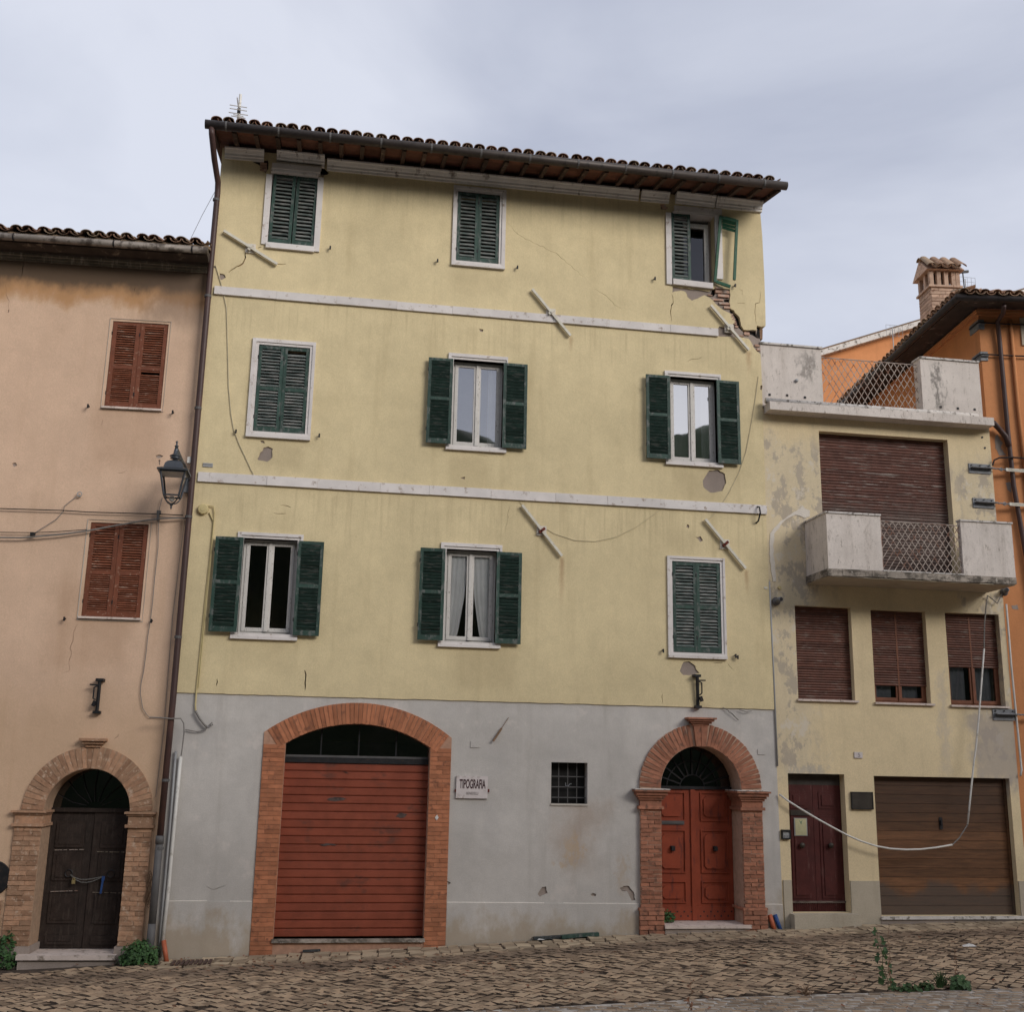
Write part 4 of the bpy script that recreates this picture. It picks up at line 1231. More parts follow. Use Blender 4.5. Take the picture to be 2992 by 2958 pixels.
# moulded cornice, broken into lengths
def cornice(xa, xb, zb, dy=0.0, skew=0.0, label=None):
    pf = [(.02, 0), (-.05, 0), (-.05, .04), (-.075, .048), (-.075, .085), (-.095, .10), (-.125, .14), (-.15, .155), (-.15, .18), (.02, .18)]
    o = MB().prof_x([(y - dy, z + zb) for y, z in pf], xa, xb, skew).build('cornice', 'cornice_stone', YH, A)
    if label: o['label'] = label
ZCo = 12.83
X = lambda u, v, d=-.1: A.xz(u, v, d)[0]
cornice(-2.25, X(770, 470), ZCo + .015, 0, .02)
cornice(X(808, 470), X(948, 480), ZCo + .035, .05, -.01, 'cornice block pushed outwards above the corner window')
cornice(X(955, 490), X(1868, 570), ZCo - .01, 0, .03)
cornice(X(1875, 575), X(1957, 590), ZCo + .02, 0, .005)
cornice(X(1976, 590), X(2090, 600), ZCo + .045, .035, -.01, 'shifted length of cornice beside the open crack')
cornice(X(2094, 600), 7.70, ZCo + .035, .02, .0)
# dark core behind the gaps
box('wall_plate', 'rafter', YH, A, -2.2, 7.6, .0, .3, 12.75, 13.15)

# windows with stone surrounds and louvred shutters
for k in ('TC', 'ML', 'LR', 'MC', 'MR', 'LL', 'LC'):
    surround(YH, A, WR[k][0], WR[k][1], -.055)
lab = dict(LL='green shutter swung open', TC='weathered green shutter closed')
GP, GSL, GSD = 'green_paint', 'green_slat', 'green_slat_dark'
for k, rows, mid in (('LR', 12, .5), ('ML', 12, .5), ('TC', 17, None), ('TL', 17, None)):
    x0, x1, z0, z1 = WR[k][1]
    xm = (x0 + x1) / 2
    dz = -.035 if k == 'TL' else 0
    shutter(YH, A, x0 + .006, xm - .002, z0 + .012, z1 - .012, -.03, GP, GSL, rows, R(-38), mid, miss=(), lean=R(.8) if k == 'TL' else 0)
    shutter(YH, A, xm + .002 + (.012 if k == 'TL' else 0), x1 - .006, z0 + .012, z1 - .012 + dz, -.026, GP, GSL, rows, R(-38), mid, miss=(24,) if k == 'ML' else (), lean=R(.9) if k == 'TL' else 0)
OPEN = dict(
 LL=(((632, 1568), (714.6, 1571), (607.5, 1844), (689, 1848.6)), ((873, 1580), (948, 1585.5), (854, 1857), (931, 1859))),
 LC=(((1227, 1601), (1300, 1603.7), (1221, 1870), (1295, 1872.5)), ((1451, 1612), (1526.6, 1617), (1447, 1881), (1520, 1882.7))),
 MC=(((1251, 1046), (1323, 1048), (1246, 1295), (1318, 1296)), ((1472, 1059), (1542.8, 1067), (1467, 1307), (1537, 1313))),
 MR=(((1887, 1094), (1957, 1099), (1890, 1338.6), (1958.6, 1341.7)), ((2095, 1110), (2160.5, 1116.5), (2097, 1351), (2164.5, 1358.7))))
for k, (l, r_) in OPEN.items():
    for q in (l, r_):
        x0, x1, z0, z1 = rect(A, *q, -.1)
        shutter(YH, A, x0, x1, z0, z1, -.115, GP, GSD, 12, R(38), .52, tilt_odd=((13, 24) if k == 'LL' and q is r_ else (2, 24) if k == 'LC' else ()), yaw=R(1.2) if q is r_ else R(-1.2), fill=1.5)
PN = dict(LL=('pane_clear', 'pane_clear'), LC=('pane_clear', 'pane_clear'), MC=('pane_mirror', 'pane_mirror'), MR=('pane_bright', 'pane_bright'))
for k, pn in PN.items():
    x0, x1, z0, z1 = WR[k][1]
    W = sash(YH, A, x0, x1, z0, z1, .11, pn)
    if k == 'LC':
        xm = (x0 + x1) / 2
        curtain(W, A, x0 + .09, xm - .045, z0 + .10, z1 - .08, .155, 'curtain', x0 - .1)
        curtain(W, A, xm + .045, x1 - .09, z0 + .10, z1 - .08, .155, 'curtain', x1 + .1)
    if k in ('MC', 'MR'):
        curtain(W, A, x1 - .24, x1 - .06, z0 + .06, z1 - .08, .18, 'curtain')
        if k == 'MR': curtain(W, A, x0 + .06, x0 + .42, z0 + .06, z1 - .08, .19, 'curtain')

# the wrecked corner window, upper right
x0, x1, z0, z1 = WR['TR'][1]
j = MB()
ja = A.xz(1943, 622); jb = A.xz(1946, 834)
j.box(ja[0] - .0, x0 + .0, -.055, .14, jb[1] + .01, ja[1] - .01)
j.build('window_jamb', 'white_stone', YH, A)
ra, rb = A.xz(2104, 640)[0], A.xz(2109, 819)[1]
MB().box(x1 + .002, ra + .012, -.055, .0, rb, z1).box(x1 + .002, x1 + .03, -.04, .28, z0 + .10, z1 + .01).build('window_jamb', 'white_stone', YH, A)
la, lb = A.xz(1968, 607), A.xz(2106, 616)
ll_ = MB().prof_x([(-.06, 0), (.1, 0), (.1, .115), (-.06, .115)], la[0], lb[0], .015).prof_x([(-.045, -.035), (.28, -.035), (.28, 0), (-.045, 0)], la[0] - .03, lb[0] - .06, .015)
o = bpy.data.objects.new('window_lintel', ll_.mesh('window_lintel', 'white_stone')); link(o, YH, A.M @ Matrix.Translation((0, 0, z1 + .01)))
sa, sb = A.xz(1964, 824), A.xz(2080, 842)
MB().prof_x([(-.075, 0), (.15, 0), (.15, .11), (-.075, .11)], sa[0], sb[0], -.02).build('window_sill', 'white_stone', YH, Fr(0, 0, 0)).matrix_basis = Matrix.Translation((0, 0, (sa[1] + sb[1]) / 2 - .045))
sx = A.xz(2016, 700)[0]
shutter(YH, A, x0 + .01, sx, z0 + .02, z1 - .01, -.03, GP, GSL, 17, R(-38), None)
W = bpy.data.objects.new('window', None); link(W, YH, A.M @ Matrix.Translation((6.1, .16, z0)))
wx0, wx1 = x0 + .3, A.xz(2070, 730, .16)[0]
MB().box(wx1 - .085, wx1, .15, .21, z0 - .02, z1 - .10).box(wx0, wx1 - .085, .15, .21, z1 - .19, z1 - .10).build('sash', 'sash_white', W, A)
MB().add([(wx0 - .3, .19, z0 - .02), (wx1 - .08, .19, z0 - .02), (wx1 - .08, .19, z1 - .19), (wx0 - .3, .19, z1 - .19)], [(0, 1, 2, 3)]).build('pane', 'pane_dim', W, A)
box('reveal', 'mortar', YH, A, wx1 + .01, wx1 + .07, .18, .5, z0 - .05, z1 + .05)
box('room_tone_panel', 'room_dark', YH, A, x0 - .2, x1 + .3, .55, .58, z0 - .5, z1 + .3)
# the wrenched-off leaf: two stiles, top rail, three slats, bottom rail hanging
B = MB()
q = lambda u, v, d=-.13: A.at(*c7(u, v), d)
p1, p2, p3, p4 = q(785, 270), q(722, 1010, -.07), q(968, 318, -.16), q(938, 985, -.18)
B.bar(p1, p2, .05, .036, (0, 1, 0)).bar(p3, p4, .05, .036, (0, 1, 0))
B.bar(q(800, 290), q(955, 325, -.16), .065, .034, (0, 1, 0))
B.bar(q(735, 1005, -.07), q(895, 1062, -.12), .055, .034, (0, 1, 0))
BS = B.build('broken_shutter', 'green_bright', YH, A, label='broken green shutter leaf hanging open with most slats gone')
for i in range(3):
    pa, pb = q(803, 325 + 36 * i), q(948, 362 + 38 * i, -.16)
    L = (pb - pa).length
    T = Matrix.Translation((pa + pb) / 2) @ (pb - pa).to_track_quat('X', 'Z').to_matrix().to_4x4() @ Matrix.Rotation(R(30), 4, 'X') @ Matrix.Diagonal((L, .009, .052, 1))
    piece('slat', slat_mesh('green_bright'), BS, T)
# damaged surround of the upper left window
x0, x1, z0, z1 = WR['TL'][1]
a, b = A.xz(775.6, 511), A.xz(766.6, 715.6)
MB().box((a[0] + b[0]) / 2, x0, -.05, .14, b[1], a[1]).build('window_jamb', 'white_stone', YH, A)
a, b = A.xz(946, 523), A.xz(933, 739)
MB().box(x1, (a[0] + b[0]) / 2, -.055, .14, b[1], a[1]).build('window_jamb', 'white_stone', YH, A)
a, b = A.xz(777, 722), A.xz(918, 742)
MB().prof_x([(-.075, 0), (.15, 0), (.15, .10), (-.075, .10)], a[0], b[0], -.005).build('window_sill', 'white_stone', YH, A).matrix_basis = Matrix.Translation((0, 0, b[1] + .015))
a, b = A.xz(795, 486, -.12), A.xz(936, 503, -.12)
MB().box(a[0], b[0], -.14, .1, z1 + .005, z1 + .105).box(a[0] - .015, b[0] - .03, -.12, .2, z1 - .05, z1 + .005).build('window_lintel', 'white_stone', YH, A)
a, b = A.xz(808, 478, -.12), A.xz(944, 490, -.12)
MB().box(a[0], b[0] - .03, -.10, .05, z1 + .107, z1 + .18).build('lintel_frieze', 'lime_patch', YH, A)

# soffit of clay tiles on rafters, gutter and roof
EY, EZ0, SL = -.80, 12.975, .22
XL, XR = -2.46, 7.80
zs = lambda y: EZ0 + (y - EY) * SL
nr = 28
rx = [XL + .06 + (XR - XL - .12) * i / nr for i in range(nr + 1)]
SO = bpy.data.objects.new('roof', None); link(SO, YH, A.M @ Matrix.Translation((2.7, 4, 14.5)))
tm = brick_meshes('soffit_tile', 3, .004)
for x in rx:
    MB().prof_x([(EY, zs(EY) - .075), (.1, zs(.1) - .075), (.1, zs(.1)), (EY, zs(EY))], x - .035, x + .035).build('rafter', 'rafter', SO, A)
sang = math.atan(SL)
for a, b in zip(rx, rx[1:]):
    for r_ in range(3):
        y = EY + .14 + r_ * .27
        T = A.M @ Matrix.Translation(((a + b) / 2, y, zs(y) + .012)) @ Matrix.Rotation(sang, 4, 'X') @ Matrix.Diagonal((b - a - .002, .272, .02, 1))
        piece('soffit_tile', random.choice(tm), SO, T)
MB().prof_x([(EY - .02, zs(EY) + .024), (4.2, zs(4.2) + .024), (4.2, zs(4.2) + .075), (EY - .02, zs(EY) + .075)], XL, XR).prof_x([(4.2, zs(4.2) + .03), (9.3, zs(4.2) - 1.5), (9.3, zs(4.2) - 1.43), (4.2, zs(4.2) + .075)], XL, XR).build('roof_deck', 'roof_tile', SO, A)
gab = MB()
for x in (-2.1, 7.5):
    gab.prism([(0, 0)] and [(x - .1, 13.0), (x + .1, 13.0), (x + .1, 13.05), (x - .1, 13.05)], .3, 8.9)
    gab.add([(x, .1, 13.0), (x, 9, 13.0), (x, 4.2, zs(4.2) + .03)], [(0, 1, 2)])
gab.build('gable', 'mortar', SO, A)
Fm = A.M @ Matrix.Translation((0, EY - .05, zs(EY - .05) + .055)) @ Matrix.Rotation(sang, 4, 'X')
tile_rows(SO, Fm, XL + .12, XR - .10, 4, SL, 'roof_tile', .215, .34, .018, 0, 3)
GYy, GZz = EY - .085, EZ0 - .005
MB().tube([(XL - .05, GYy, GZz), (2.6, GYy, GZz + .005), (XR + .05, GYy, GZz)], .078, 14).build('gutter', 'gutter_brown', YH, A, True)
for i in range(12):
    x = XL + .3 + i * .87
    MB().tube([(x - .016, GYy, GZz), (x + .016, GYy, GZz)], .083, 14).build('gutter_bracket', 'pvc_dark', YH, A)
pts = [(XL + .06, GYy, GZz - .05), (XL + .07, GYy + .02, GZz - .16), (-2.36, -.5, GZz - .42), (-2.31, -.16, GZz - .66), (-2.31, -.10, GZz - .80)]
lp = [A.at(u, v, -.10) for (u, v) in ((636, 757), (586, 1386), (522, 2024), (478, 2455))]
lp = [(-2.315 if p.z > 3 else -2.33, -.10, p.z) for p in lp]
MB().tube(pts + lp, .050, 12).build('downpipe', 'pipe_brown', YH, A, True)
zl = lp[-1][2]
MB().tube([(-2.33, -.10, zl + .06), (-2.33, -.10, zl - .06)], .064, 12).tube([(-2.33, -.10, zl), (-2.335, -.10, .05)], .056, 12).build('downpipe_shoe', 'pvc_dark', YH, A, True)
MB().tube([(-2.335, -.10, .12), (-2.335, -.10, -.38)], .060, 12).build('downpipe_foot', 'pvc_dark', YH, A, True)
for z in (12.0, 10.2, 8.2, 6.35, 4.4, 2.2, 1.2):
    MB().tube([(-2.32, -.10, z - .02), (-2.32, -.10, z + .02)], .060, 12).box(-2.34, -2.30, -.10, .0, z - .015, z + .015).build('pipe_clip', 'pvc_dark', YH, A)
# ------------------------------------------------------------------ pink house
PH = thing('pink_house', 'pink plastered house with closed brown shutters and arched brick doorway', 'house', tuple(PK.M @ Vector((-3, 4, -.8))))
def P3(u, v): return (.5279 * u, 1950 + .5279 * v)
PT = (PK.xz(0, 759.5)[1] + PK.xz(615, 800)[1]) / 2        # foot of the moulded cornice
pwin = [(((324, 930), (501, 941), (293, 1193), (476.5, 1206.6)), ((331.7, 936.5), (493, 949), (303.5, 1187), (469, 1200))),
        (((256.6, 1516), (445, 1527), (225, 1811), (416, 1820)), ((264.6, 1525), (436, 1534.6), (238, 1802), (407.5, 1809)))]
pr = [(rect(PK, *o_), rect(PK, *i_)) for o_, i_ in pwin]
pl = (PK.xz(127, 2370)[0] + PK.xz(108, 2577)[0] + PK.xz(90, 2730)[0]) / 3
prr = (PK.xz(381, 2372)[0] + PK.xz(343, 2742)[0]) / 2
pzi = (PK.xz(130, 2370)[1] + PK.xz(381, 2373)[1]) / 2
pcx, prad = (pl + prr) / 2, (prr - pl) / 2
pin = [(prr + .03, -1.3)] + arc_pts(pcx, pzi, prad + .03, 0, math.pi, 28) + [(pl - .03, -1.3)]
XE = -5.6
pout = [(XE, -1.3), (pl - .03, -1.3)] + pin[1:-1][::-1] + [(prr + .03, -1.3), (.5, -1.3), (.5, PT + .35), (XE, PT + .35)]
pcr = [([(228, 1824), (214, 1850), (208, 1885), (204, 1925), (203, 1960), (182, 1966)], .007), ([(69, 764), (66, 785), (62, 808)], .014), ([(15, 830), (20, 865), (27, 880), (28, 910)], .006),
       ([(300, 1225), (296, 1245)], .006), ([(395, 838), (392, 850)], .008), ([(345, 1383), (370, 1375)], .005), ([(334, 2160), (348, 2145)], .006)]
ph = [(rloop(*i_), .25) for _, i_ in pr] + [(crackline(PK, *c), .03) for c in pcr]
pp_ = [[(456, 1331), (468, 1329), (477, 1333), (466, 1340), (456, 1338)], [(463, 1344), (469, 1345), (468, 1360), (464, 1358)], [(24, 905), (27, 905), (26, 912), (22, 914)], [(35, 1354), (46, 1352), (50, 1360), (40, 1366)]]
ph += [(jag(px(PK, p), .006, .03), .02) for p in pp_]
mbp = MB().panel(pout, ph, 0, .45)
mbp.box(XE, XE + .3, .46, 9, -1.3, PT + .3).box(XE, .3, 8.8, 9.1, -1.3, PT + .3)
mbp.build('wall', 'pink_plaster', PH, PK)
for p in pp_:
    q = px(PK, p); cx_, cz_ = sum(a for a, _ in q) / len(q), sum(b for _, b in q) / len(q)
    MB().prism([(cx_ + (x - cx_) * 1.25, cz_ + (z - cz_) * 1.25) for x, z in q], .018, .04).build('undercoat', 'mortar', PH, PK)
for n_, (o_, i_) in enumerate(pr):
    surround(PH, PK, o_, i_, -.012, 'reveal_plaster', .14, 'window_surround', .0)
    x0, x1, z0, z1 = i_
    box('window_sill', 'threshold_stone', PH, PK, x0 - .03, x1 + .02, -.05, .1, z0 - .028, z0 + .004)
    xm = (x0 + x1) / 2
    for k, (a, b) in enumerate(((x0 + .004, xm - .002), (xm + .002, x1 - .004))):
        shutter(PH, PK, a, b, z0 + .008, z1 - .006, .012 + .003 * k, 'brown_paint', 'brown_slat', 17, R(-40), .47, miss=(16,) if (n_ == 0 and k == 1) else (), tilt_odd=(15,) if (n_ == 0 and k == 1) else (), sw=.07)
    box('room_tone_panel', 'room_dark', PH, PK, x0 - .1, x1 + .1, .28, .3, z0 - .1, z1 + .1)
# moulding, dark eave, gutter, roof
mo = MB()
mo.prof_x([(.02, 0), (-.03, 0), (-.03, .035), (-.05, .04), (-.05, .075), (-.075, .085), (-.075, .12), (.02, .12)], XE, -.04)
o = bpy.data.objects.new('cornice', mo.mesh('cornice', 'stained_moulding')); link(o, PH, PK.M @ Matrix.Translation((0, 0, PT)))
eg = (PK.xz(0, 700, -.5)[1] + PK.xz(619, 723, -.5)[1]) / 2
PE = -.50
MB().prof_x([(.02, PT + .12), (-.10, PT + .12), (-.16, PT + .2), (-.26, eg - .11), (-.43, eg - .06), (-.43, eg + .03), (.02, eg + .12)], XE, -.13).build('eave_cove', 'dark_eave', PH, PK)
MB().tube([(XE, PE, eg), (-2.2, PE, eg + .005), (-.12, PE, eg)], .062, 12).build('gutter', 'gutter_zinc', PH, PK, True)
for u in (40, 335, 565):
    x = PK.xz(u, 700, PE)[0]
    MB().tube([(x - .012, PE, eg), (x + .012, PE, eg)], .068, 12).build('gutter_bracket', 'iron', PH, PK)
RP = bpy.data.objects.new('roof', None); link(RP, PH, PK.M @ Matrix.Translation((-2.5, 4, eg + 1.2)))
zp = lambda y: eg + .075 + (y - PE) * .30
MB().prof_x([(PE + .02, zp(PE) - .02), (4.2, zp(4.2) - .02), (4.2, zp(4.2) + .03), (PE + .02, zp(PE) + .03)], XE, -.12).prof_x([(4.2, zp(4.2) - .02), (9.3, zp(4.2) - 1.5), (9.3, zp(4.2) - 1.4), (4.2, zp(4.2) + .03)], XE, .03).build('roof_deck', 'roof_tile', RP, PK)
Fp = PK.M @ Matrix.Translation((0, PE + .0, zp(PE) + .0)) @ Matrix.Rotation(math.atan(.30), 4, 'X')
tile_rows(RP, Fp, XE + .1, -.22, 5, .3, 'roof_tile', .225, .34, .03, 0, 4)
# arched doorway
PS = bpy.data.objects.new('door_surround', None); link(PS, PH, PK.M @ Matrix.Translation((pcx, 0, -.5)))
pro = pcx - PK.xz(62, 2370)[0]
ring = arc_pts(pcx, pzi, pro, 0, math.pi, 40); ringi = arc_pts(pcx, pzi, prad, 0, math.pi, 40)
MB().prism(ring + ringi[::-1], -.02, .44).build('arch_ring', 'joint_old', PS, PK)
voussoirs(PS, PK, BO, pcx, pzi, prad + .004, pro, .01, math.pi - .01, -.02, .010, .062, .009)
zc1, zc0 = pzi, PK.xz(120, 2412)[1]
zb_ = PK.xz(70, 2765)[1]
for x0, x1 in ((pl - .40, pl), (prr, prr + .36)):
    MB().box(x0 + .005, x1, -.03, .44, -1.2, pzi).build('pilaster', 'joint_old', PS, PK)
    brick_column(PS, PK, BO, x0, x1, zb_, zc0 - .02, -.03, .010, .070, .010, .006)
    for (a, b, ov) in ((zc0 - .02, zc0 + .025, .04), (zc0 + .025, zc1 - .06, .005), (zc1 - .06, zc1 - .03, .03), (zc1 - .03, zc1, .06)):
        box('capital_moulding', 'brick_old', PS, PK, x0 - ov, x1 + ov * .8, -.04 - ov, .42, a, b)
    MB().box(x0 - .03, x1 + .03, -.07, .44, -1.2, zb_ - .005).build('base_block', 'mortar', PS, PK)
kx, kz0 = PK.xz(274, 2184); kz1 = PK.xz(274, 2158)[1]
for i in range(3):
    a, b = kz0 + (kz1 - kz0) * i / 3, kz0 + (kz1 - kz0) * (i + 1) / 3
    box('keystone_cap', 'brick_old', PS, PK, kx - .11 - .045 * i, kx + .11 + .045 * i, -.06 - .04 * i, 0, a, b - .004)
yd = .42
zd0p = (PK.xz(100, 2776, .3)[1] + PK.xz(338, 2778, .3)[1]) / 2
tb = pzi - .03
xm = PK.xz(268, 2390, yd)[0]
xm = (xm + PK.xz(247, 2770, yd)[0]) / 2
for k, (x0, x1) in enumerate(((pl - .02, xm - .004), (xm + .004, prr + .02))):
    yk = yd + (.0 if k else .02)
    D = MB().box(x0, x1, yk, yk + .05, zd0p, tb).build('door_leaf', 'dark_wood', PH, PK)
    for (v0, v1) in ((2490, 2575), (2612, 2700), (2735, 2762), (2400, 2478)):
        z1, z0 = PK.xz(240, v0, yd)[1], PK.xz(240, v1, yd)[1]
        a, b = x0 + .12, x1 - .12
        MB().box(a, b, yk - .02, yk, z0, z1).box(a + .05, b - .05, yk - .03, yk - .02, z0 + .05, z1 - .05).build('panel', 'dark_wood', D, PK)
    rx_ = (x0 + x1) / 2 + (.04 if k == 0 else .02)
    zr = PK.xz(205, 2553, yd)[1]
    MB().tube([(rx_ + .055 * math.cos(t * .35), yk - .04, zr + .055 * math.sin(t * .35)) for t in range(19)], .008, 6).build('ring_pull', 'iron', D, PK)
box('transom', 'dark_wood', PH, PK, pl - .02, prr + .02, yd - .03, yd + .06, tb, tb + .06)
fl = [(prr, tb + .06)] + [p for p in arc_pts(pcx, pzi, prad, .06, math.pi - .06, 24)] + [(pl, tb + .06)]
FP = MB().add([(x, yd + .03, z) for x, z in fl], [tuple(range(len(fl)))]).build('fanlight', 'pane_dirty', PH, PK)
for i in range(1, 8):
    a = math.pi * i / 8
    MB().tube([(pcx + .12 * math.cos(a), yd, pzi + .03 + .1 * math.sin(a)), (pcx + .35 * math.cos(a + .06), yd, pzi + .35 * math.sin(a + .06)), (pcx + .98 * prad * math.cos(a), yd, pzi + .98 * prad * math.sin(a))], .006, 5).build('fanlight_bar', 'iron', FP, PK)
box('room_tone_panel', 'room_dark', FP, PK, pl - .1, prr + .1, yd + .3, yd + .33, tb, pzi + prad + .1)
MB().box(pl - .12, prr + .03, -.20, yd, zd0p - .07, zd0p - .004).build('threshold', 'threshold_stone', PH, PK)
MB().box(pl - .10, prr + .01, -.16, yd, -1.2, zd0p - .07).build('step', 'mortar', PH, PK)
# bare masonry at the foot of the wall, left of the door
xw = pl - .44
MB().box(-5.5, xw, -.012, .0, -1.2, PK.xz(20, 2632)[1]).build('bare_masonry', 'joint_old', PH, PK)
for i in range(14):
    z = PK.xz(20, 2632)[1] - .035 - i * .07
    x = xw - .01
    k = i % 2
    while x > -4.1:
        w = .25 if k else .13
        brick(PS, PK, BO, x - w / 2, -.012, z, w - .012, .03, .056)
        x -= w; k = 1 - k if i % 3 else 1

# ------------------------------------------------------------------ cream house
CH = thing('cream_house', 'narrow cream house with balcony, brown roller shutters and terrace parapets', 'house', (9.9, 4.0, -.3))
def C2(u, v): return (2200 + .41 * u, 700 + .41 * v)
def C3(u, v): return (2200 + .41 * u, 1250 + .41 * v)
def C4(u, v): return (2200 + .41 * u, 1700 + .41 * v)
def C5(u, v): return (2200 + .41 * u, 2200 + .41 * v)
CXR = 12.10
CT = A.xz(2240, 1200, -.02)[1]
bigr = rect(A, C3(475, 25), C3(1395, 85), C3(490, 600), C3(1420, 640))
slab_top = 5.88
bigr = (bigr[0], bigr[1], slab_top, bigr[3])
cw = [rect(A, C4(295, 170), C4(693, 185), C4(328, 838), C4(735, 852)), rect(A, C4(835, 200), C4(1225, 212), C4(878, 860), C4(1275, 875)), rect(A, C4(1367, 220), C4(1745, 233), C4(1415, 882), C4(1810, 892))]
cd = rect(A, C5(245, 147), C5(660, 157), C5(290, 1145), C5(690, 1145))
cg = rect(A, C5(858, 165), C5(1850, 187), C5(920, 1168), C5(1885, 1163))
co = [(7.60, -.6), (CXR, -.6), (CXR, CT + .05), (7.60, CT + .05)]
cho = [(rloop(*bigr), .2), (rloop(*cd), .25), (rloop(*cg), .2)] + [(rloop(*w_), .18) for w_ in cw]
cpat = [[(2330, 1492), (2345, 1477), (2352, 1487), (2366, 1492), (2366, 1510), (2350, 1514), (2325, 1505), (2295, 1520), (2262, 1560), (2259, 1600), (2268, 1700), (2258, 1700), (2248, 1620), (2250, 1560), (2275, 1530), (2300, 1510)]]
cmb = MB().panel(co, cho, .006, .22)
cmb.box(7.62, 7.8, .23, 8, -.6, CT).box(CXR - .2, CXR - .002, .23, 8, -.6, CT).box(7.8, CXR - .2, 7.8, 8, -.6, CT)
cmb.build('wall', 'cream_plaster', CH, A)
q = jag(px(A, cpat[0]), .012, .06)
MB().prism(q, -.004, .01).build('lime_patch', 'lime_patch', CH, A)
# damp rendered strip at the foot
for a, b in ((7.68, cd[0] - .01), (cd[1] + .01, cg[0] - .01), (cg[1] + .01, CXR)):
    zt_ = A.xz(2530, 2573)[1] + random.uniform(-.02, .02)
    MB().prism(jag([(a, -.5), (b, -.5), (b, zt_), (a, zt_)], .003, .2), -.018, .02).build('plinth', 'cream_base', CH, A)
# rollers
rsl = {}
def roller(parent, x0, x1, z0, z1, y, mat, pitch, name='roller_shutter'):
    k = (mat, round(x1 - x0, 2), pitch)
    n = max(1, round((z1 - z0) / pitch))
    p = (z1 - z0) / n
    me = MB().prof_x([(.02, 0), (.003, .0), (-.002, .006), (-.007, p * .4), (-.002, p - .010), (.009, p - .006), (.009, p), (.02, p)], x0, x1).mesh('slat', mat)
    R_ = bpy.data.objects.new(name, None); link(R_, parent, A.M @ Matrix.Translation(((x0 + x1) / 2, y, z0)))
    for i in range(n):
        piece('slat', me, R_, A.M @ Matrix.Translation((0, y + random.uniform(-.001, .001), z0 + i * p)))
    return R_
roller(CH, bigr[0], bigr[1], slab_top, bigr[3], .165, 'roller_big', .056)
gaps = [0, A.xz(*C4(1050, 745), .13)[1], A.xz(*C4(1560, 615), .13)[1]]
for k, (w_, gp_) in enumerate(zip(cw, gaps)):
    x0, x1, z0, z1 = w_
    roller(CH, x0, x1, z0 if k == 0 else gp_, z1, .125, 'roller_brown', .044)
    box('window_sill', 'threshold_stone', CH, A, x0 - .02, x1 + .05, -.045, .16, z0 - .03, z0 + .004)
    if k:
        W = sash(CH, A, x0, x1, z0 + .005, z1, .15, ('pane_clear', 'pane_clear'), 'sash_brown', .04, .05, .03)
        curtain(W, A, x0 + .06, (x0 + x1) / 2 - .10, z0 + .05, gp_ + .3, .24, 'sheer_grey')
        curtain(W, A, (x0 + x1) / 2 + .06, x1 - .12, z0 + .05, gp_ + .3, .245, 'sheer_grey')
        box('room_tone_panel', 'room_dark', CH, A, x0 - .1, x1 + .1, .6, .63, z0 - .1, z1 + .1)
# terrace slab edge with a rounded drip pipe, parapets, railing
sz1, sz0 = A.xz(*C2(100, 1150), -.28)[1], A.xz(*C2(100, 1207), -.28)[1]
xr_ = A.xz(*C2(1718, 1285), -.28)[0]
TS = MB().box(7.63, xr_, -.28, .3, sz0, sz1).box(7.63, CXR, .3, 8, sz0, sz1).build('terrace_slab', 'stained_concrete', CH, A)
MB().tube([(7.60, -.16, sz1 + .045), (xr_ - .25, -.16, sz1 + .045)], .055, 10).build('drip_edge', 'coping_stone', CH, A, True)
pzt = A.xz(*C2(60, 745), .0)[1]
pxr = A.xz(*C2(490, 900), 0)[0]
MB().box(7.60, pxr, 0.0, .22, sz1, pzt).build('parapet', 'stained_concrete', CH, A)
box('coping', 'coping_stone', CH, A, 7.59, pxr + .015, -.03, .25, pzt, pzt + .035)
qx0, qx1 = A.xz(*C2(1200, 1000), 0)[0], A.xz(*C2(1618, 1000), 0)[0]
qz = (A.xz(*C2(1195, 845), 0)[1] + A.xz(*C2(1605, 882), 0)[1]) / 2
MB().box(qx0, qx1, 0.0, .24, sz1, qz).build('parapet', 'stained_concrete', CH, A)
MB().box(qx0 - .015, qx1, -.025, .30, qz, qz + .035).build('coping', 'coping_stone', CH, A)
for u, v in ((120, 1105), (245, 1110), (372, 1125), (1340, 1193), (1462, 1203), (1582, 1211)):
    x, z = A.xz(*C2(u, v), -.01)
    MB().box(x - .02, x + .02, -.012, .01, z - .02, z + .02).build('weep_hole', 'iron', CH, A)
x, z = A.xz(*C2(308, 1008), 0)
MB().tube([(x, -.035, z), (x, .02, z)], .032, 10).build('drain_spout', 'pvc_grey', CH, A, True)
def lattice(x0, x1, z0, z1, y, dx, dz, r_, mat):
    b = MB()
    b.tube([(x0, y, z1), (x1, y, z1)], r_ * 1.5, 6).tube([(x0, y, z0), (x1, y, z0)], r_ * 1.5, 6)
    s_ = dz / dx
    for sg in (1, -1):
        n = int(((x1 - x0) + (z1 - z0) / s_) / dx) + 2
        for i in range(-1, n):
            xa = x0 + i * dx - ((z1 - z0) / s_ if sg > 0 else 0) + (0 if sg > 0 else 0)
            a, c = (xa, z0), (xa + (z1 - z0) / s_, z1)
            if sg < 0: a, c = (xa + (z1 - z0) / s_ - (z1 - z0) / s_, z1), (xa + (z1 - z0) / s_, z0)
            (ax, az), (bx, bz) = a, c
            if bx <= x0 or ax >= x1: continue
            if ax < x0: az += (bz - az) * (x0 - ax) / (bx - ax); ax = x0
            if bx > x1: bz = az + (bz - az) * (x1 - ax) / (bx - ax); bx = x1
            b.bar((ax, y + .003 * sg, az), (bx, y + .003 * sg, bz), r_ * 2, r_, (0, 1, 0))
    return b.build('railing_lattice', mat, CH, A)
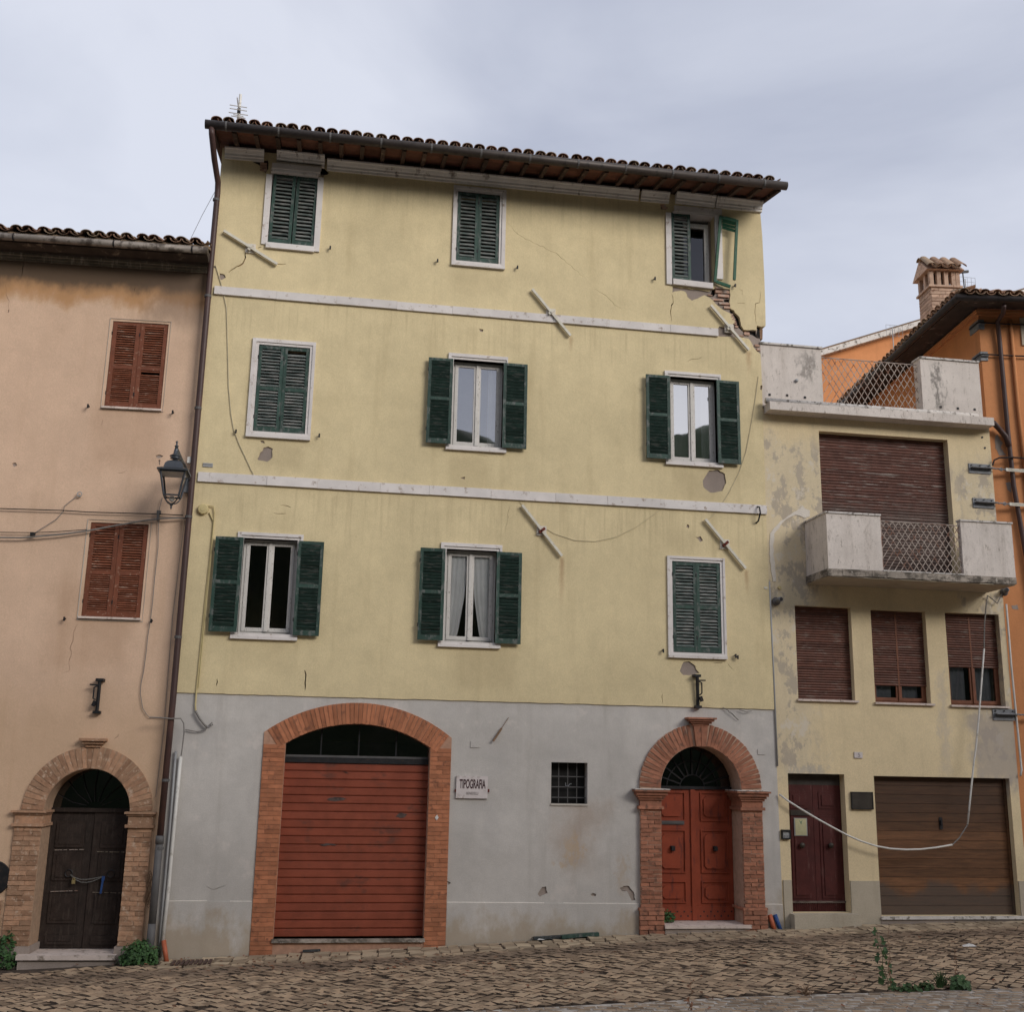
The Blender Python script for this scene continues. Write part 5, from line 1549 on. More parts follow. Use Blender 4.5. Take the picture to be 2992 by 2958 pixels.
lattice(pxr + .01, qx0 - .01, sz1 + .02, A.xz(*C2(830, 868), .12)[1] - .0, .12, .125, .20, .0065, 'lattice_pale')
# balcony
BP = .9
bx0, bx1 = 8.30, A.xz(*C3(1880, 1090), -BP)[0]
bz0 = (A.xz(*C3(545, 1058), -BP)[1] + A.xz(*C3(1500, 1098), -BP)[1]) / 2
bzt = (A.xz(*C3(545, 1002), -BP)[1] + A.xz(*C3(1840, 1068), -BP)[1]) / 2
BA = bpy.data.objects.new('balcony', None); link(BA, CH, A.M @ Matrix.Translation(((bx0 + bx1) / 2, 0, bz0)))
sl = MB()
nx = 26
for i in range(nx):     # chipped front edge
    a, b = bx0 + (bx1 - bx0) * i / nx, bx0 + (bx1 - bx0) * (i + 1) / nx
    j0, j1 = random.uniform(0, .012), random.uniform(0, .015)
    sl.box(a, b, -BP + j0, .0, bz0 + j1, bzt)
sl.build('balcony_slab', 'slab_concrete', BA, A)
box('balcony_soffit', 'cream_base', BA, A, bx0 + .02, bx1 - .02, -BP + .03, .0, bz0 - .012, bz0 + .004)
ptop = (A.xz(*C3(525, 608), -BP + .02)[1] + A.xz(*C3(910, 630), -BP + .02)[1]) / 2
ax1 = A.xz(*C3(915, 800), -BP + .02)[0]
MB().box(bx0 + .02, ax1, -BP + .02, -BP + .12, bzt, ptop).box(bx0 + .02, bx0 + .12, -BP + .12, 0, bzt, ptop).build('balcony_parapet', 'stained_concrete', BA, A)
MB().box(bx0, ax1 + .01, -BP - .0, -BP + .14, ptop, ptop + .03).box(bx0, bx0 + .14, -BP + .14, 0, ptop, ptop + .03).build('coping', 'coping_stone', BA, A)
cx0, cx1 = A.xz(*C3(1490, 850), -BP + .02)[0], A.xz(*C3(1855, 850), -BP + .02)[0]
pt2 = (A.xz(*C3(1470, 672), -BP + .02)[1] + A.xz(*C3(1840, 682), -BP + .02)[1]) / 2
MB().box(cx0, cx1, -BP + .02, -BP + .12, bzt, pt2).box(cx1 - .1, cx1, -BP + .12, 0, bzt, pt2).build('balcony_parapet', 'stained_concrete', BA, A)
MB().box(cx0 - .015, cx1 + .015, -BP, -BP + .14, pt2, pt2 + .03).box(cx1 - .12, cx1 + .015, -BP + .14, 0, pt2, pt2 + .03).build('coping', 'coping_stone', BA, A)
lt = lattice(ax1 + .01, cx0 - .01, bzt + .02, (ptop + pt2) / 2 - .08, -BP + .06, .115, .17, .0065, 'lattice_pale')
box('balcony_threshold', 'coping_stone', BA, A, ax1, cx0, -BP + .0, -BP + .14, bzt, bzt + .02)
box('lattice_post', 'lattice_pale', BA, A, ax1 + .002, ax1 + .03, -BP + .05, -BP + .075, bzt, ptop)
# front door
x0, x1, z0, z1 = cd
yd = .19
box('door_transom', 'dark_reveal', CH, A, x0, x1, yd, yd + .04, A.xz(*C5(450, 232), yd)[1], z1)
zt_ = A.xz(*C5(450, 232), yd)[1]
xm = (x0 + x1) / 2
for k, (a, b) in enumerate(((x0, xm - .003), (xm + .003, x1))):
    D = MB().box(a, b, yd, yd + .045, z0, zt_).build('door_leaf', 'wine_door', CH, A)
    for (va, vb) in ((280, 400), (450, 1040)):
        c, d = A.xz(*C5(450, vb), yd)[1], A.xz(*C5(450, va), yd)[1]
        MB().box(a + .10, b - .09, yd - .012, yd, c, d).box(a + .15, b - .14, yd - .026, yd - .012, c + .05, d - .05).build('panel', 'wine_door', D, A)
    zz = A.xz(*C5(450, 1072), yd)[1]
    box('weather_board', 'roller_grey', D, A, a, b, yd - .03, yd, zz, zz + .03)
    zk = A.xz(*C5(450, 660), yd)[1]
    MB().lathe([(.012, 0), (.02, .03), (.045, .05), (.045, .07), (.02, .085)], ((a + b) / 2 + .01, yd - .012, zk), 12, 'Y').build('knob', 'bronze', D, A, True)
    rb = MB()
    for i in range(14):
        xx_ = a + .02 + (b - a - .04) * i / 13
        rb.box(xx_ - .008, xx_ + .008, yd - .012, yd, z0 + .01, zz - .01)
    rb.build('kick_ribs', 'wine_door', D, A)
    if k == 0:
        za, zb2 = A.xz(*C5(320, 447), yd)[1], A.xz(*C5(320, 410), yd)[1]
        box('letter_slot', 'bronze', D, A, a + .09, b - .06, yd - .03, yd, za, zb2)
MB().box(x0 - .06, x1 + .08, -.20, yd, gz((x0 + x1) / 2) - .1, z0 - .002).build('door_step', 'cream_base', CH, A)
# up-and-over garage door of boards
x0, x1, z0, z1 = cg
GD = bpy.data.objects.new('garage_door', None); link(GD, CH, A.M @ Matrix.Translation(((x0 + x1) / 2, .14, z0)))
nb = 15
for i in range(nb):
    a, b = z0 + (z1 - z0) * i / nb, z0 + (z1 - z0) * (i + 1) / nb
    MB().add([(x0 + .03, .14, a + .003), (x1 - .05, .14, a + .003), (x1 - .05, .14, b - .003), (x0 + .03, .14, b - .003), (x0 + .03, .165, a), (x1 - .05, .165, a), (x1 - .05, .165, b), (x0 + .03, .165, b)],
             [(0, 1, 2, 3), (0, 4, 5, 1), (3, 2, 6, 7), (0, 3, 7, 4), (1, 5, 6, 2)]).build('plank', 'garage_plank', GD, A)
MB().box(x0, x0 + .03, .12, .18, z0, z1).build('door_post', 'garage_plank', GD, A)
MB().box(x1 - .05, x1, .12, .18, z0, z1).build('door_post', 'garage_plank', GD, A)
hx, hz = A.xz(*C5(1338, 505), .14)
MB().box(hx - .03, hx + .03, .125, .14, hz - .10, hz + .10).box(hx - .015, hx + .015, .10, .125, hz - .02, hz + .05).build('door_handle', 'iron', GD, A)
MB().box(x0 - .02, x1 + .12, -.06, .14, z0 - .05, z0 - .003).build('garage_sill', 'coping_stone', CH, A)
MB().box(x0 - .02, x1 + .12, -.03, .14, -.3, z0 - .05).build('sill_base', 'mortar', CH, A)

# ------------------------------------------------------------------ orange house
OH = thing('orange_house', 'orange house with deep dark eaves behind the narrow cream house', 'house', tuple(OR.M @ Vector((4, 5, -.2))))
oe = OR.at(2800, 868, -.62)
EXo, EYo, EZo = oe.x, -.62, oe.z          # gutter corner
ztop_o = EZo + .05
MB().box(0, 7, 0, .3, -.4, ztop_o).box(0.002, .3, .3, 13, -.4, ztop_o).box(.3, 7, 12.7, 13, -.4, ztop_o).build('wall', 'orange_plaster', OH, OR)
# moulded band and dark cove under the eaves, on both faces
zb0 = OR.xz(2850, 922)[1]
mo = MB()
for (a, b, ov) in ((zb0, zb0 + .05, .05), (zb0 + .05, zb0 + .09, .08), ):
    mo.box(-ov, 7, -ov, .0, a, b).box(-ov, .0, .0, 13, a, b)
mo.build('eave_band', 'orange_plaster', OH, OR)
cv = MB()
za, zb2 = zb0 + .15, EZo - .04
cv.add([(0, 0, za), (7, 0, za), (7, EYo + .08, zb2), (EXo + .08, EYo + .08, zb2), (EXo + .08, 13, zb2), (0, 13, za)], [(0, 1, 2, 3), (0, 3, 4, 5)])
cv.add([(EXo + .08, EYo + .08, zb2), (7, EYo + .08, zb2), (7, EYo + .08, zb2 + .05), (EXo + .08, EYo + .08, zb2 + .05), (EXo + .08, 13, zb2), (EXo + .08, 13, zb2 + .05)], [(0, 1, 2, 3), (0, 3, 5, 4)])
cv.build('eave_cove', 'dark_eave', OH, OR)
cb = MB()
MB().tube([(7, EYo, EZo), (EXo, EYo, EZo), (EXo, 13, EZo)], .075, 12).build('gutter', 'gutter_brown', OH, OR, True)
RO = bpy.data.objects.new('roof', None); link(RO, OH, OR.M @ Matrix.Translation((3, 5, EZo + 1)))
so = .34
zr0 = EZo + .03
dk = MB()
dk.add([(EXo, EYo, zr0), (7, EYo, zr0), (7, EYo + 4, zr0 + 4 * so), (EXo + 4, EYo + 4, zr0 + 4 * so), (EXo, 13, zr0), (EXo + 4, 13, zr0 + 4 * so)], [(0, 1, 2, 3), (0, 3, 5, 4)])
dk.build('roof_deck', 'roof_tile_pale', RO, OR)
Fo = OR.M @ Matrix.Translation((0, EYo - .02, zr0 + .0)) @ Matrix.Rotation(math.atan(so), 4, 'X')
tile_rows(RO, Fo, EXo + .1, 2.2, 3, so, 'roof_tile_pale', .215, .36, .015, 0, 3, lambda r_: (EXo + .05 + r_ * .34, 9))
Fs = OR.M @ Matrix.Translation((EXo - .02, 0, zr0)) @ Matrix.Rotation(R(-90), 4, 'Z') @ Matrix.Rotation(math.atan(so), 4, 'X')
tile_rows(RO, Fs, -9.0, -EYo - .1, 2, so, 'roof_tile_pale', .215, .36, .015, 0, 2, lambda r_: (-9.0, -EYo - .1 - r_ * .34))
# hip ridge tile
for i in range(6):
    p = Vector((EXo + .05 + i * .28, EYo + .05 + i * .28, zr0 + .10 + i * .28 * so))
    T = OR.M @ Matrix.Translation(p) @ Matrix.Rotation(R(-45), 4, 'Z') @ Matrix.Rotation(math.atan(so * .707), 4, 'X')
    piece('roof_tile', tile_mesh('roof_tile_pale'), RO, T)
# pipes on the front
def OP(u, v): return (2650 + .262 * u, 700 + .262 * v)
dp = [OR.at(2933, 893, EYo + .05), OR.at(2931, 915, -.35), OR.at(2915, 940, -.10), OR.at(2922, 1010, -.07), OR.at(2946, 1274, -.07), OR.at(2962, 1420, -.07), OR.at(2992, 1590, -.07), OR.at(3060, 2000, -.07), OR.at(3110, 2690, -.07)]
MB().tube(dp, .045, 10).build('downpipe', 'pipe_brown', OH, OR, True)
dq = [A.at(2903, 1236, -.2), OR.at(2918, 1252, -.10), OR.at(2938, 1275, -.09), OR.at(2948, 1305, -.08)]
MB().tube([OR.I @ dq[0]] + dq[1:], .05, 10).build('branch_pipe', 'pipe_brown', OH, OR, True)
MB().tube([OR.at(2952, 935, -.04), OR.at(2975, 1190, -.04), OR.at(3010, 1500, -.04)], .035, 8).build('riser_pipe', 'orange_plaster', OH, OR, True)
a = OR.at(2978, 930, 0); b = OR.at(2990, 1010, 0)
MB().box(a.x, a.x + .8, -.03, .0, b.z, a.z).build('window_surround', 'cream_base', OH, OR)
for (pp) in ([(2908, 1275), (2914, 1270), (2922, 1285), (2930, 1295), (2924, 1310), (2940, 1330), (2920, 1332), (2908, 1310)], [(2938, 1412), (2952, 1408), (2956, 1440), (2944, 1432)], [(2955, 1770), (2972, 1768), (2976, 1782), (2958, 1780)]):
    MB().prism(jag(px(OR, pp), .01, .05), -.004, .006).build('undercoat', 'mortar', OH, OR)
# chimney of pale brick with pillared, tiled head
fy = OR.side(2722, 880, .42)
cx0, cy0 = .42, fy.y
def zat(v, u=2722): return OR.at(u, v, cy0).z
cwid = OR.at(2806, 860, cy0).x - cx0
cdep = .62
CHM = bpy.data.objects.new('chimney', None); link(CHM, OH, OR.M @ Matrix.Translation((cx0, cy0, zat(960))))
zb_, zl_ = zat(1010), zat(OP(275, 530)[1])
MB().box(cx0 + .006, cx0 + cwid - .006, cy0 + .006, cy0 + cdep, zb_ - 1.5, zl_).build('chimney_stack', 'joint_old', CHM, OR)
n = int((zl_ - zb_) / .085)
for i in range(n):
    z = zl_ - (i + .5) * .085
    s_ = (0, .5, 1) if i % 2 else (0, .27, .77, 1)
    for a, b in zip(s_, s_[1:]):
        xa, xb = cx0 + cwid * a + .005, cx0 + cwid * b - .005
        brick(CHM, OR, BC, (xa + xb) / 2, cy0 + .005, z, xb - xa, .03, .073)
        ya, yb = cy0 + cdep * a + .005, cy0 + cdep * b - .005
        T = OR.M @ Matrix.Translation((cx0 + .003, (ya + yb) / 2, z)) @ Matrix.Rotation(R(90), 4, 'Z') @ Matrix.Diagonal((yb - ya, .03, .073, 1))
        piece('brick', random.choice(BC), CHM, T)
box('chimney_ledge', 'brick_chimney', CHM, OR, cx0 - .05, cx0 + cwid + .05, cy0 - .05, cy0 + cdep + .05, zl_, zl_ + .045)
zp1 = zat(OP(275, 345)[1])
for (fx, fy_) in ((0.05, .05), (.30, .05), (.55, .05), (.95, .05), (.05, .45), (.05, .92), (.95, .92), (.8, .05)):
    px_, py_ = cx0 + cwid * fx, cy0 + cdep * fy_
    MB().box(px_ - .045, px_ + .045, py_ - .045, py_ + .045, zl_ + .045, zp1).build('chimney_pillar', 'brick_chimney', CHM, OR)
box('chimney_flue', 'dark_eave', CHM, OR, cx0 + .15, cx0 + cwid - .15, cy0 + .15, cy0 + cdep - .15, zl_ + .045, zp1 - .02)
hr = .36
xa, xb, ya, yb = cx0 - .09, cx0 + cwid + .09, cy0 - .10, cy0 + cdep + .10
ym = (ya + yb) / 2
MB().add([(xa, ya, zp1), (xb, ya, zp1), (xb, ym, zp1 + hr), (xa, ym, zp1 + hr), (xa, yb, zp1), (xb, yb, zp1)], [(0, 1, 2, 3), (3, 2, 5, 4), (0, 3, 4), (1, 5, 2), (0, 4, 5, 1)]).build('chimney_cap', 'brick_chimney', CHM, OR)
Fc = OR.M @ Matrix.Translation((0, ya - .03, zp1 + .0)) @ Matrix.Rotation(math.atan2(hr, ym - ya), 4, 'X')
for i in range(4):
    for cover in (0, 1):
        T = Fc @ Matrix.Translation((xa + .08 + i * (xb - xa - .16) / 3 + (0 if cover else .1), 0, .06 if cover else .09)) @ Matrix.Rotation(0 if cover else math.pi, 4, 'Y') @ Matrix.Diagonal((1.1, 1.25, 1, 1))
        if cover or i < 3: piece('roof_tile', tile_mesh('roof_tile_pale'), CHM, T)
Fc2 = OR.M @ Matrix.Translation((xa - .02, ym, zp1 + hr + .01)) @ Matrix.Rotation(R(-90), 4, 'Z')
for i in range(2):
    piece('roof_tile', tile_mesh('roof_tile_pale'), CHM, Fc2 @ Matrix.Translation((0, i * .38, 0)))
# steel wrap plates and tie cables round the corner
for (u0, v0, u1, v1) in ((2842, 933, 2877, 962), (2844, 1026, 2888, 1054)):
    a, b = OR.at(u0, v0, -.02), OR.at(u1, v1, -.02)
    z0, z1 = min(a.z, b.z), max(a.z, b.z)
    MB().box(-.02, b.x, -.02, .0, z0, z1).box(-.02, .0, .0, .35, z0, z1).box(-.02, b.x, -.06, -.02, (z0 + z1) / 2 - .012, (z0 + z1) / 2 + .012).build('corner_plate', 'zinc', OH, OR)
    zz = (z0 + z1) / 2 + .02
    MB().tube([(-.05, .3, zz), (-.05, -.03, zz), (.0, -.06, zz), (.5, -.06, zz - .01), (4, -.06, zz)], .014, 6).build('tie_cable', 'iron', OH, OR)

# ------------------------------------------------------------------ house behind the terrace
RH = thing('rear_house', 'orange gabled house rising behind the terrace lattice', 'house', (14, 10, -.2))
yr = 9.5
va, vb = A.at(2380, 1050, yr), A.at(2740, 942, yr)
sl_ = (vb.z - va.z) / (vb.x - va.x)
MB().prism([(va.x - .3, -.3), (vb.x + 3, -.3), (vb.x + 3, va.z + sl_ * (vb.x + 3 - va.x)), (va.x - .3, va.z - .3 * sl_)], yr, yr + 6).build('wall', 'orange_plaster', RH, A)
MB().prism([(va.x - .5, va.z - .5 * sl_), (vb.x + 3, va.z + sl_ * (vb.x + 3 - va.x)), (vb.x + 3, va.z + sl_ * (vb.x + 3 - va.x) + .16), (va.x - .5, va.z - .5 * sl_ + .16)], yr - .25, yr + 6.2).build('roof', 'coping_stone', RH, A)
MB().prism([(va.x - .5, va.z - .5 * sl_ + .165), (vb.x + 3, va.z + sl_ * (vb.x + 3 - va.x) + .165), (vb.x + 3, va.z + sl_ * (vb.x + 3 - va.x) + .22), (va.x - .5, va.z - .5 * sl_ + .22)], yr - .2, yr + 6.2).build('roof_covering', 'roof_tile', RH, A)
# ------------------------------------------------------------------ small parts fixed to the houses
def hooks(house, fr, pts):
    for (u, v) in pts:
        p = fr.at(u, v, -.03)
        MB().box(p.x - .011, p.x + .011, -.07, .0, p.z - .008, p.z + .008).box(p.x - .013, p.x + .013, -.085, -.07, p.z - .045, p.z + .02).build('shutter_hook', 'iron', house, fr)
hooks(YH, A, [(965, 725), (1278, 763), (1511, 782), (1912, 815), (2146, 835), (690, 1261), (933, 1273), (1936, 1901), (2147, 1916), (2153, 1920)])
hooks(PH, PK, [(259, 1187), (506, 1205), (190, 1808), (444, 1814)])
ih = A.at(2216, 1490, -.12)
MB().tube([(ih.x, -.02, ih.z + .08), (ih.x + .02, -.12, ih.z + .05), (ih.x + .03, -.13, ih.z - .06), (ih.x - .0, -.10, ih.z - .2), (ih.x - .01, -.02, ih.z - .22)], .016, 6).build('iron_hook', 'iron', YH, A)
for (u, v, w, h) in ((1388, 2176, .15, .10), (2224, 2198, .13, .09)):
    x, z = A.xz(u, v)
    box('painted_tile', 'grey_plaster', YH, A, x - w / 2, x + w / 2, -.012, .0, z - h / 2, z + h / 2)
x, z = A.xz(608, 1360)
MB().box(x - .08, x + .08, -.035, -.0, z - .035, z + .03).box(x - .07, x + .07, -.045, -.035, z + .005, z + .022).build('vent_slot', 'pvc_grey', YH, A)
x, z = A.xz(2236, 1719)
MB().box(x - .03, x + .03, -.03, .0, z - .02, z + .02).build('vent_slot', 'white_bar', YH, A)
# dark line where the yellow plaster overhangs, with dangling wire
MB().tube([A.at(2112, 2068, -.03), A.at(2135, 2082, -.05), A.at(2158, 2105, -.03)], .006, 5).build('loose_wire', 'cable_grey', YH, A)
MB().tube([A.at(2160, 2075, -.04), A.at(2180, 2081, -.05), A.at(2196, 2079, -.04)], .007, 5).build('loose_wire', 'cable_grey', YH, A)
cpath = [A.at(u, v, -.035) for u, v in ((630, 775), (648, 835), (662, 900), (665, 1000), (668, 1130), (675, 1210), (683, 1255), (700, 1300), (735, 1375), (745, 1395))]
MB().tube(cpath, .0065, 6).build('wall_cable', 'cable_pale', YH, A)
MB().tube([A.at(u, v, -.03) for u, v in ((2216, 1100), (2208, 1160), (2195, 1240), (2180, 1320), (2160, 1380), (2130, 1440), (2105, 1480), (2080, 1510), (2060, 1527))], .005, 5).build('wall_cable', 'cable_pale', YH, A)
MB().tube([A.at(u, v, -.03) for u, v in ((1495, 1437), (1525, 1475), (1570, 1530), (1620, 1560), (1680, 1580), (1740, 1583), (1800, 1570), (1860, 1540), (1930, 1490), (1946, 1466))], .004, 5).build('wall_cable', 'cable_pale', YH, A)
# slack earthing cable strap on the cream wall corner
MB().tube([A.at(2248, 1700, -.02), A.at(2262, 2000, -.02), A.at(2272, 2240, -.02)], .014, 6).build('corner_conduit', 'pvc_grey', CH, A, True)
for (u, v) in ((2260, 1718),):
    x, z = A.xz(u + 17, v)
    MB().lathe([(.03, 0), (.03, .03)], (x, .0, z), 12, 'Y').build('round_socket', 'cream_paint', CH, A)
MB().tube([A.at(2940, 1766, -.02), A.at(2956, 1960, -.02), A.at(2968, 2080, -.02), A.at(2985, 2250, -.02), A.at(2982, 2268, -.04)], .018, 6).build('corner_conduit', 'pvc_white', CH, A, True)
for (u, v) in ((2870, 1278), (2878, 1309)):
    x, z = A.xz(u, v)
    MB().lathe([(.02, 0), (.02, .01)], (x, .005, z), 10, 'Y').build('drill_hole', 'iron', CH, A)

# ------------------------------------------------------------------ tie bars
bars = [((654, 674), (810, 772), 'white steel tie bar at the left of the top floor corner window', .0),
        ((1555, 845), (1667, 981), 'white steel tie bar crossing the upper string course near the middle', .0),
        ((2077, 892), (2188, 1023), 'white steel tie bar across the broken brickwork of the top right corner', .0),
        ((1525.5, 1476), (1642, 1625), 'white steel tie bar with rusty clamp right of the middle lower window', .5),
        ((2061, 1518), (2179, 1662), 'white steel tie bar above the closed shutters at the lower right window', .5)]
for (p, q_, label, rusty) in bars:
    a, b = A.at(*p, -.075), A.at(*q_, -.075)
    c = (a + b) / 2
    t = thing('tie_bar', label, 'tie bar', (c.x, 0, c.z), 'steel tie bars on the yellow front')
    d = (b - a)
    MB().bar(a, b, .044, .04, (0, 1, 0)).build('bar', 'white_bar', t, A)
    n_ = Vector((-d.z, 0, d.x)).normalized()
    MB().bar(c - n_ * .06, c + n_ * .06, .045, .06, (0, 1, 0)).build('clamp', 'rust' if rusty else 'white_bar', t, A)
    MB().tube([(c.x, -.12, c.z), (c.x, -.0, c.z)], .022, 8).build('rod_end', 'rust' if rusty else 'white_bar', t, A)
    MB().box(c.x - .085, c.x + .085, -.045, -.018, c.z - .085, c.z + .085).build('wall_plate', 'lime_patch', t, A)

# ------------------------------------------------------------------ sign
x0, x1, z0, z1 = rect(A, (1333.5, 2266), (1424, 2272), (1331.5, 2332), (1424, 2336))
SG = thing('wall_sign', 'white plate with the word TIPOGRAFIA in dark letters beside the garage arch', 'sign', ((x0 + x1) / 2, 0, z0))
MB().box(x0, x1, -.035, -.004, z0, z1).build('plate', 'sign_white', SG, A)
def text(parent, body, xa, xb, za, zb, y, mat, name='lettering', fat=0.0):
    cu = bpy.data.curves.new(name, 'FONT')
    cu.body = body
    cu.extrude = .001
    o = bpy.data.objects.new(name, cu)
    cu.materials.append(M_[mat])
    scene.collection.objects.link(o)
    cu.offset = fat
    bpy.context.view_layer.update()
    me = bpy.data.meshes.new_from_object(o.evaluated_get(bpy.context.evaluated_depsgraph_get()))
    bpy.data.objects.remove(o)
    o = bpy.data.objects.new(name, me)
    scene.collection.objects.link(o)
    bb = [Vector(c) for c in o.bound_box]
    w = max(c.x for c in bb) - min(c.x for c in bb); h = max(c.y for c in bb) - min(c.y for c in bb)
    mx, my = min(c.x for c in bb), min(c.y for c in bb)
    Ms = A.M @ Matrix.Translation((xa, y, za)) @ Matrix.Rotation(R(90), 4, 'X') @ Matrix.Diagonal(((xb - xa) / w, (zb - za) / h, 1, 1)) @ Matrix.Translation((-mx, -my, 0))
    o.parent = parent
    o.matrix_parent_inverse = WM[parent].inverted()
    o.matrix_basis = Ms
    WM[o] = Ms
    return o
w, h = x1 - x0, z1 - z0
t1 = text(SG, 'TIPOGRAFIA', x0 + w * .10, x0 + w * .93, z0 + h * .44, z0 + h * .86, -.0375, 'ink', fat=.02)
text(SG, 'BENEDELLI', x0 + w * .33, x0 + w * .70, z0 + h * .17, z0 + h * .29, -.0375, 'ink_pale')
MB().box(x0 - .02, x0, -.03, .0, z0 + .1, z0 + .14).build('clip', 'rust', SG, A)
MB().box(x1, x1 + .03, -.03, .0, z0 + .1, z0 + .15).build('clip', 'rust', SG, A)
x, z = A.xz(1477, 2388, -.03)
tag(MB().prism([(x - .03, z), (x, z - .045), (x + .03, z), (x + .005, z + .045)], -.034, -.028).build('white_sticker', 'litter_white', None, A), 'small white paper sticker on the right garage brick jamb', 'sticker')
del x
o = bpy.data.objects['white_sticker']
xs_, zs_ = A.xz(1276, 2390, -.03)
o.matrix_basis = Matrix.Translation((xs_ - A.xz(1477, 2388, -.03)[0], 0, zs_ - A.xz(1477, 2388, -.03)[1]))
a, b = A.at(1441, 2167, -.05), A.at(1486, 2098, -.02)
st = MB().tube([a, a + (b - a) * .55], .018, 6).tube([a + (b - a) * .5, b], .005, 5).build('broken_rod', 'dry_stem', None, A)
tag(st, 'thin splintered rod stuck out of the grey wall above the white sign', 'rod')

# ------------------------------------------------------------------ iron flag holders
def holder(fr, path, label, mirror):
    (u0, v0), (u1, v1) = path
    a, b = fr.at(u0, v0, -.08), fr.at(u1, v1, -.05)
    t = thing('iron_bracket', label, 'bracket', tuple(fr.M @ Vector((b.x, 0, b.z))))
    MB().tube([(a.x, -.10, a.z), ((a.x + b.x) / 2, -.08, (a.z + b.z) / 2), (b.x, -.06, b.z)], .028, 8).build('bar', 'iron', t, fr)
    MB().box(a.x - .06, a.x + .06, -.13, .0, a.z - .03, a.z + .012).build('end_plate', 'iron', t, fr)
    MB().box(b.x - .055, b.x + .055, -.10, .0, b.z - .012, b.z + .03).build('end_plate', 'iron', t, fr)
    s_ = -1 if mirror else 1
    MB().tube([(a.x, -.11, a.z - .09), (a.x + s_ * .07, -.12, a.z - .13), (a.x + s_ * .07, -.12, a.z - .3), (a.x + s_ * .03, -.11, b.z + .2)], .013, 6).bar((a.x, -.11, a.z - .09), (a.x + s_ * .14, -.11, a.z - .085), .03, .022).bar((b.x + s_ * .03, -.1, b.z + .18), (b.x + s_ * .06, -.1, b.z + .10), .05, .05).build('curl', 'iron', t, fr)
holder(A, ((2036, 1974), (2039, 2068)), 'black iron bracket above the keystone of the red door', False)
holder(PK, ((293, 1986), (283, 2084)), 'black iron bracket above the dark arched door of the pink house', True)

# ------------------------------------------------------------------ street lamp on the pink wall
def LC(u, v): return (430 + u / 6.82, 1280 + v / 6.82)
LY = -.62
def lp_(u, v, d=LY): return A.at(*LC(u, v), d)
top, rim, brim = lp_(612, 180), lp_(540, 690), lp_(505, 1165)
bot = lp_(492, 1380)
LX = rim.x
SL_ = thing('street_lamp', 'dark grey four sided lantern on a bracket beside the brown downpipe', 'street lamp', (LX, LY, bot.z))
hw = .235
def LM(M0): return M0
zr, zn, zt0 = rim.z, lp_(560, 500).z, top.z
SQ = math.pi / 4
s2 = math.sqrt(2)
MB().lathe([(hw * s2, zr - .01), (hw * s2, zr + .015), (.15 * s2, zr + .055), (.135 * s2, zr + .12), (.10 * s2, zr + .165), (.05 * s2, zr + .19)], (LX, LY, 0), 4, 'Z', SQ).build('hood', 'lamp_paint', SL_, A)
MB().lathe([(.05, zr + .18), (.04, zr + .21), (.085, zr + .225), (.085, zr + .235), (.06, zr + .25), (.095, zr + .265), (.09, zr + .275), (.045, zr + .30), (.035, zr + .36), (.022, zr + .42), (.034, zr + .43), (.03, zr + .44), (.014, zr + .455), (.014, zr + .49), (.022, zr + .505), (.004, zr + .525)], (LX, LY, 0), 14).build('finial', 'lamp_paint', SL_, A, True)
zb_ = brim.z
ht, hb_ = .19, .115
fr_ = MB()
for sx in (-1, 1):
    for sy in (-1, 1):
        fr_.bar((LX + sx * ht, LY + sy * ht, zr - .005), (LX + sx * hb_, LY + sy * hb_, zb_), .022, .022)
for (hh_, z) in ((ht, zr - .02), (hb_, zb_)):
    for (a, b) in (((-1, -1), (1, -1)), ((1, -1), (1, 1)), ((1, 1), (-1, 1)), ((-1, 1), (-1, -1))):
        fr_.bar((LX + a[0] * hh_, LY + a[1] * hh_, z), (LX + b[0] * hh_, LY + b[1] * hh_, z), .022, .022)
fr_.build('lantern_frame', 'lamp_paint', SL_, A)
MB().lathe([(.19 * s2, zr - .035), (.185 * s2, zr - .012)], (LX, LY, 0), 4, 'Z', SQ).build('reflector', 'pvc_white', SL_, A)
for (a, b) in (((-1, -1), (1, -1)), ((1, -1), (1, 1)), ((1, 1), (-1, 1)), ((-1, 1), (-1, -1))):
    k1, k2 = ht * .97, hb_ * .97
    MB().add([(LX + a[0] * k2, LY + a[1] * k2, zb_), (LX + b[0] * k2, LY + b[1] * k2, zb_), (LX + b[0] * k1, LY + b[1] * k1, zr - .03), (LX + a[0] * k1, LY + a[1] * k1, zr - .03)], [(0, 1, 2, 3)]).build('pane', 'pane_clear', SL_, A)
cg_ = MB()
for sx in (-1, 1):
    for sy in (-1, 1):
        cg_.tube([(LX + sx * hb_, LY + sy * hb_, zb_), (LX + sx * .10, LY + sy * .10, zb_ - .05), (LX + sx * .06, LY + sy * .06, zb_ - .10), (LX, LY, zb_ - .13)], .011, 6)
cg_.lathe([(.012, zb_ - .11), (.03, zb_ - .135), (.012, zb_ - .16), (.018, zb_ - .18), (.003, zb_ - .215)], (LX, LY, 0), 10)
cg_.build('bottom_cage', 'lamp_paint', SL_, A)
MB().lathe([(.01, zb_ - .09), (.04, zb_ - .07), (.045, zb_ - .02), (.03, zb_)], (LX, LY, 0), 10).build('lamp_bulb', 'pvc_white', SL_, A, True)
wx = A.at(*LC(880, 760), -.02)
MB().bar((LX, LY, zr + .40), (wx.x, -.05, zr + .02), .032, .05).tube([(LX, LY, zr + .26), (LX + .12, LY + .2, zr + .20), (wx.x - .02, -.25, zr + .10), (wx.x, -.05, zr - .05)], .014, 6).build('arm', 'lamp_paint', SL_, A)
pa_, pb_ = A.at(*LC(770, 640), -.02), A.at(*LC(890, 1095), -.02)
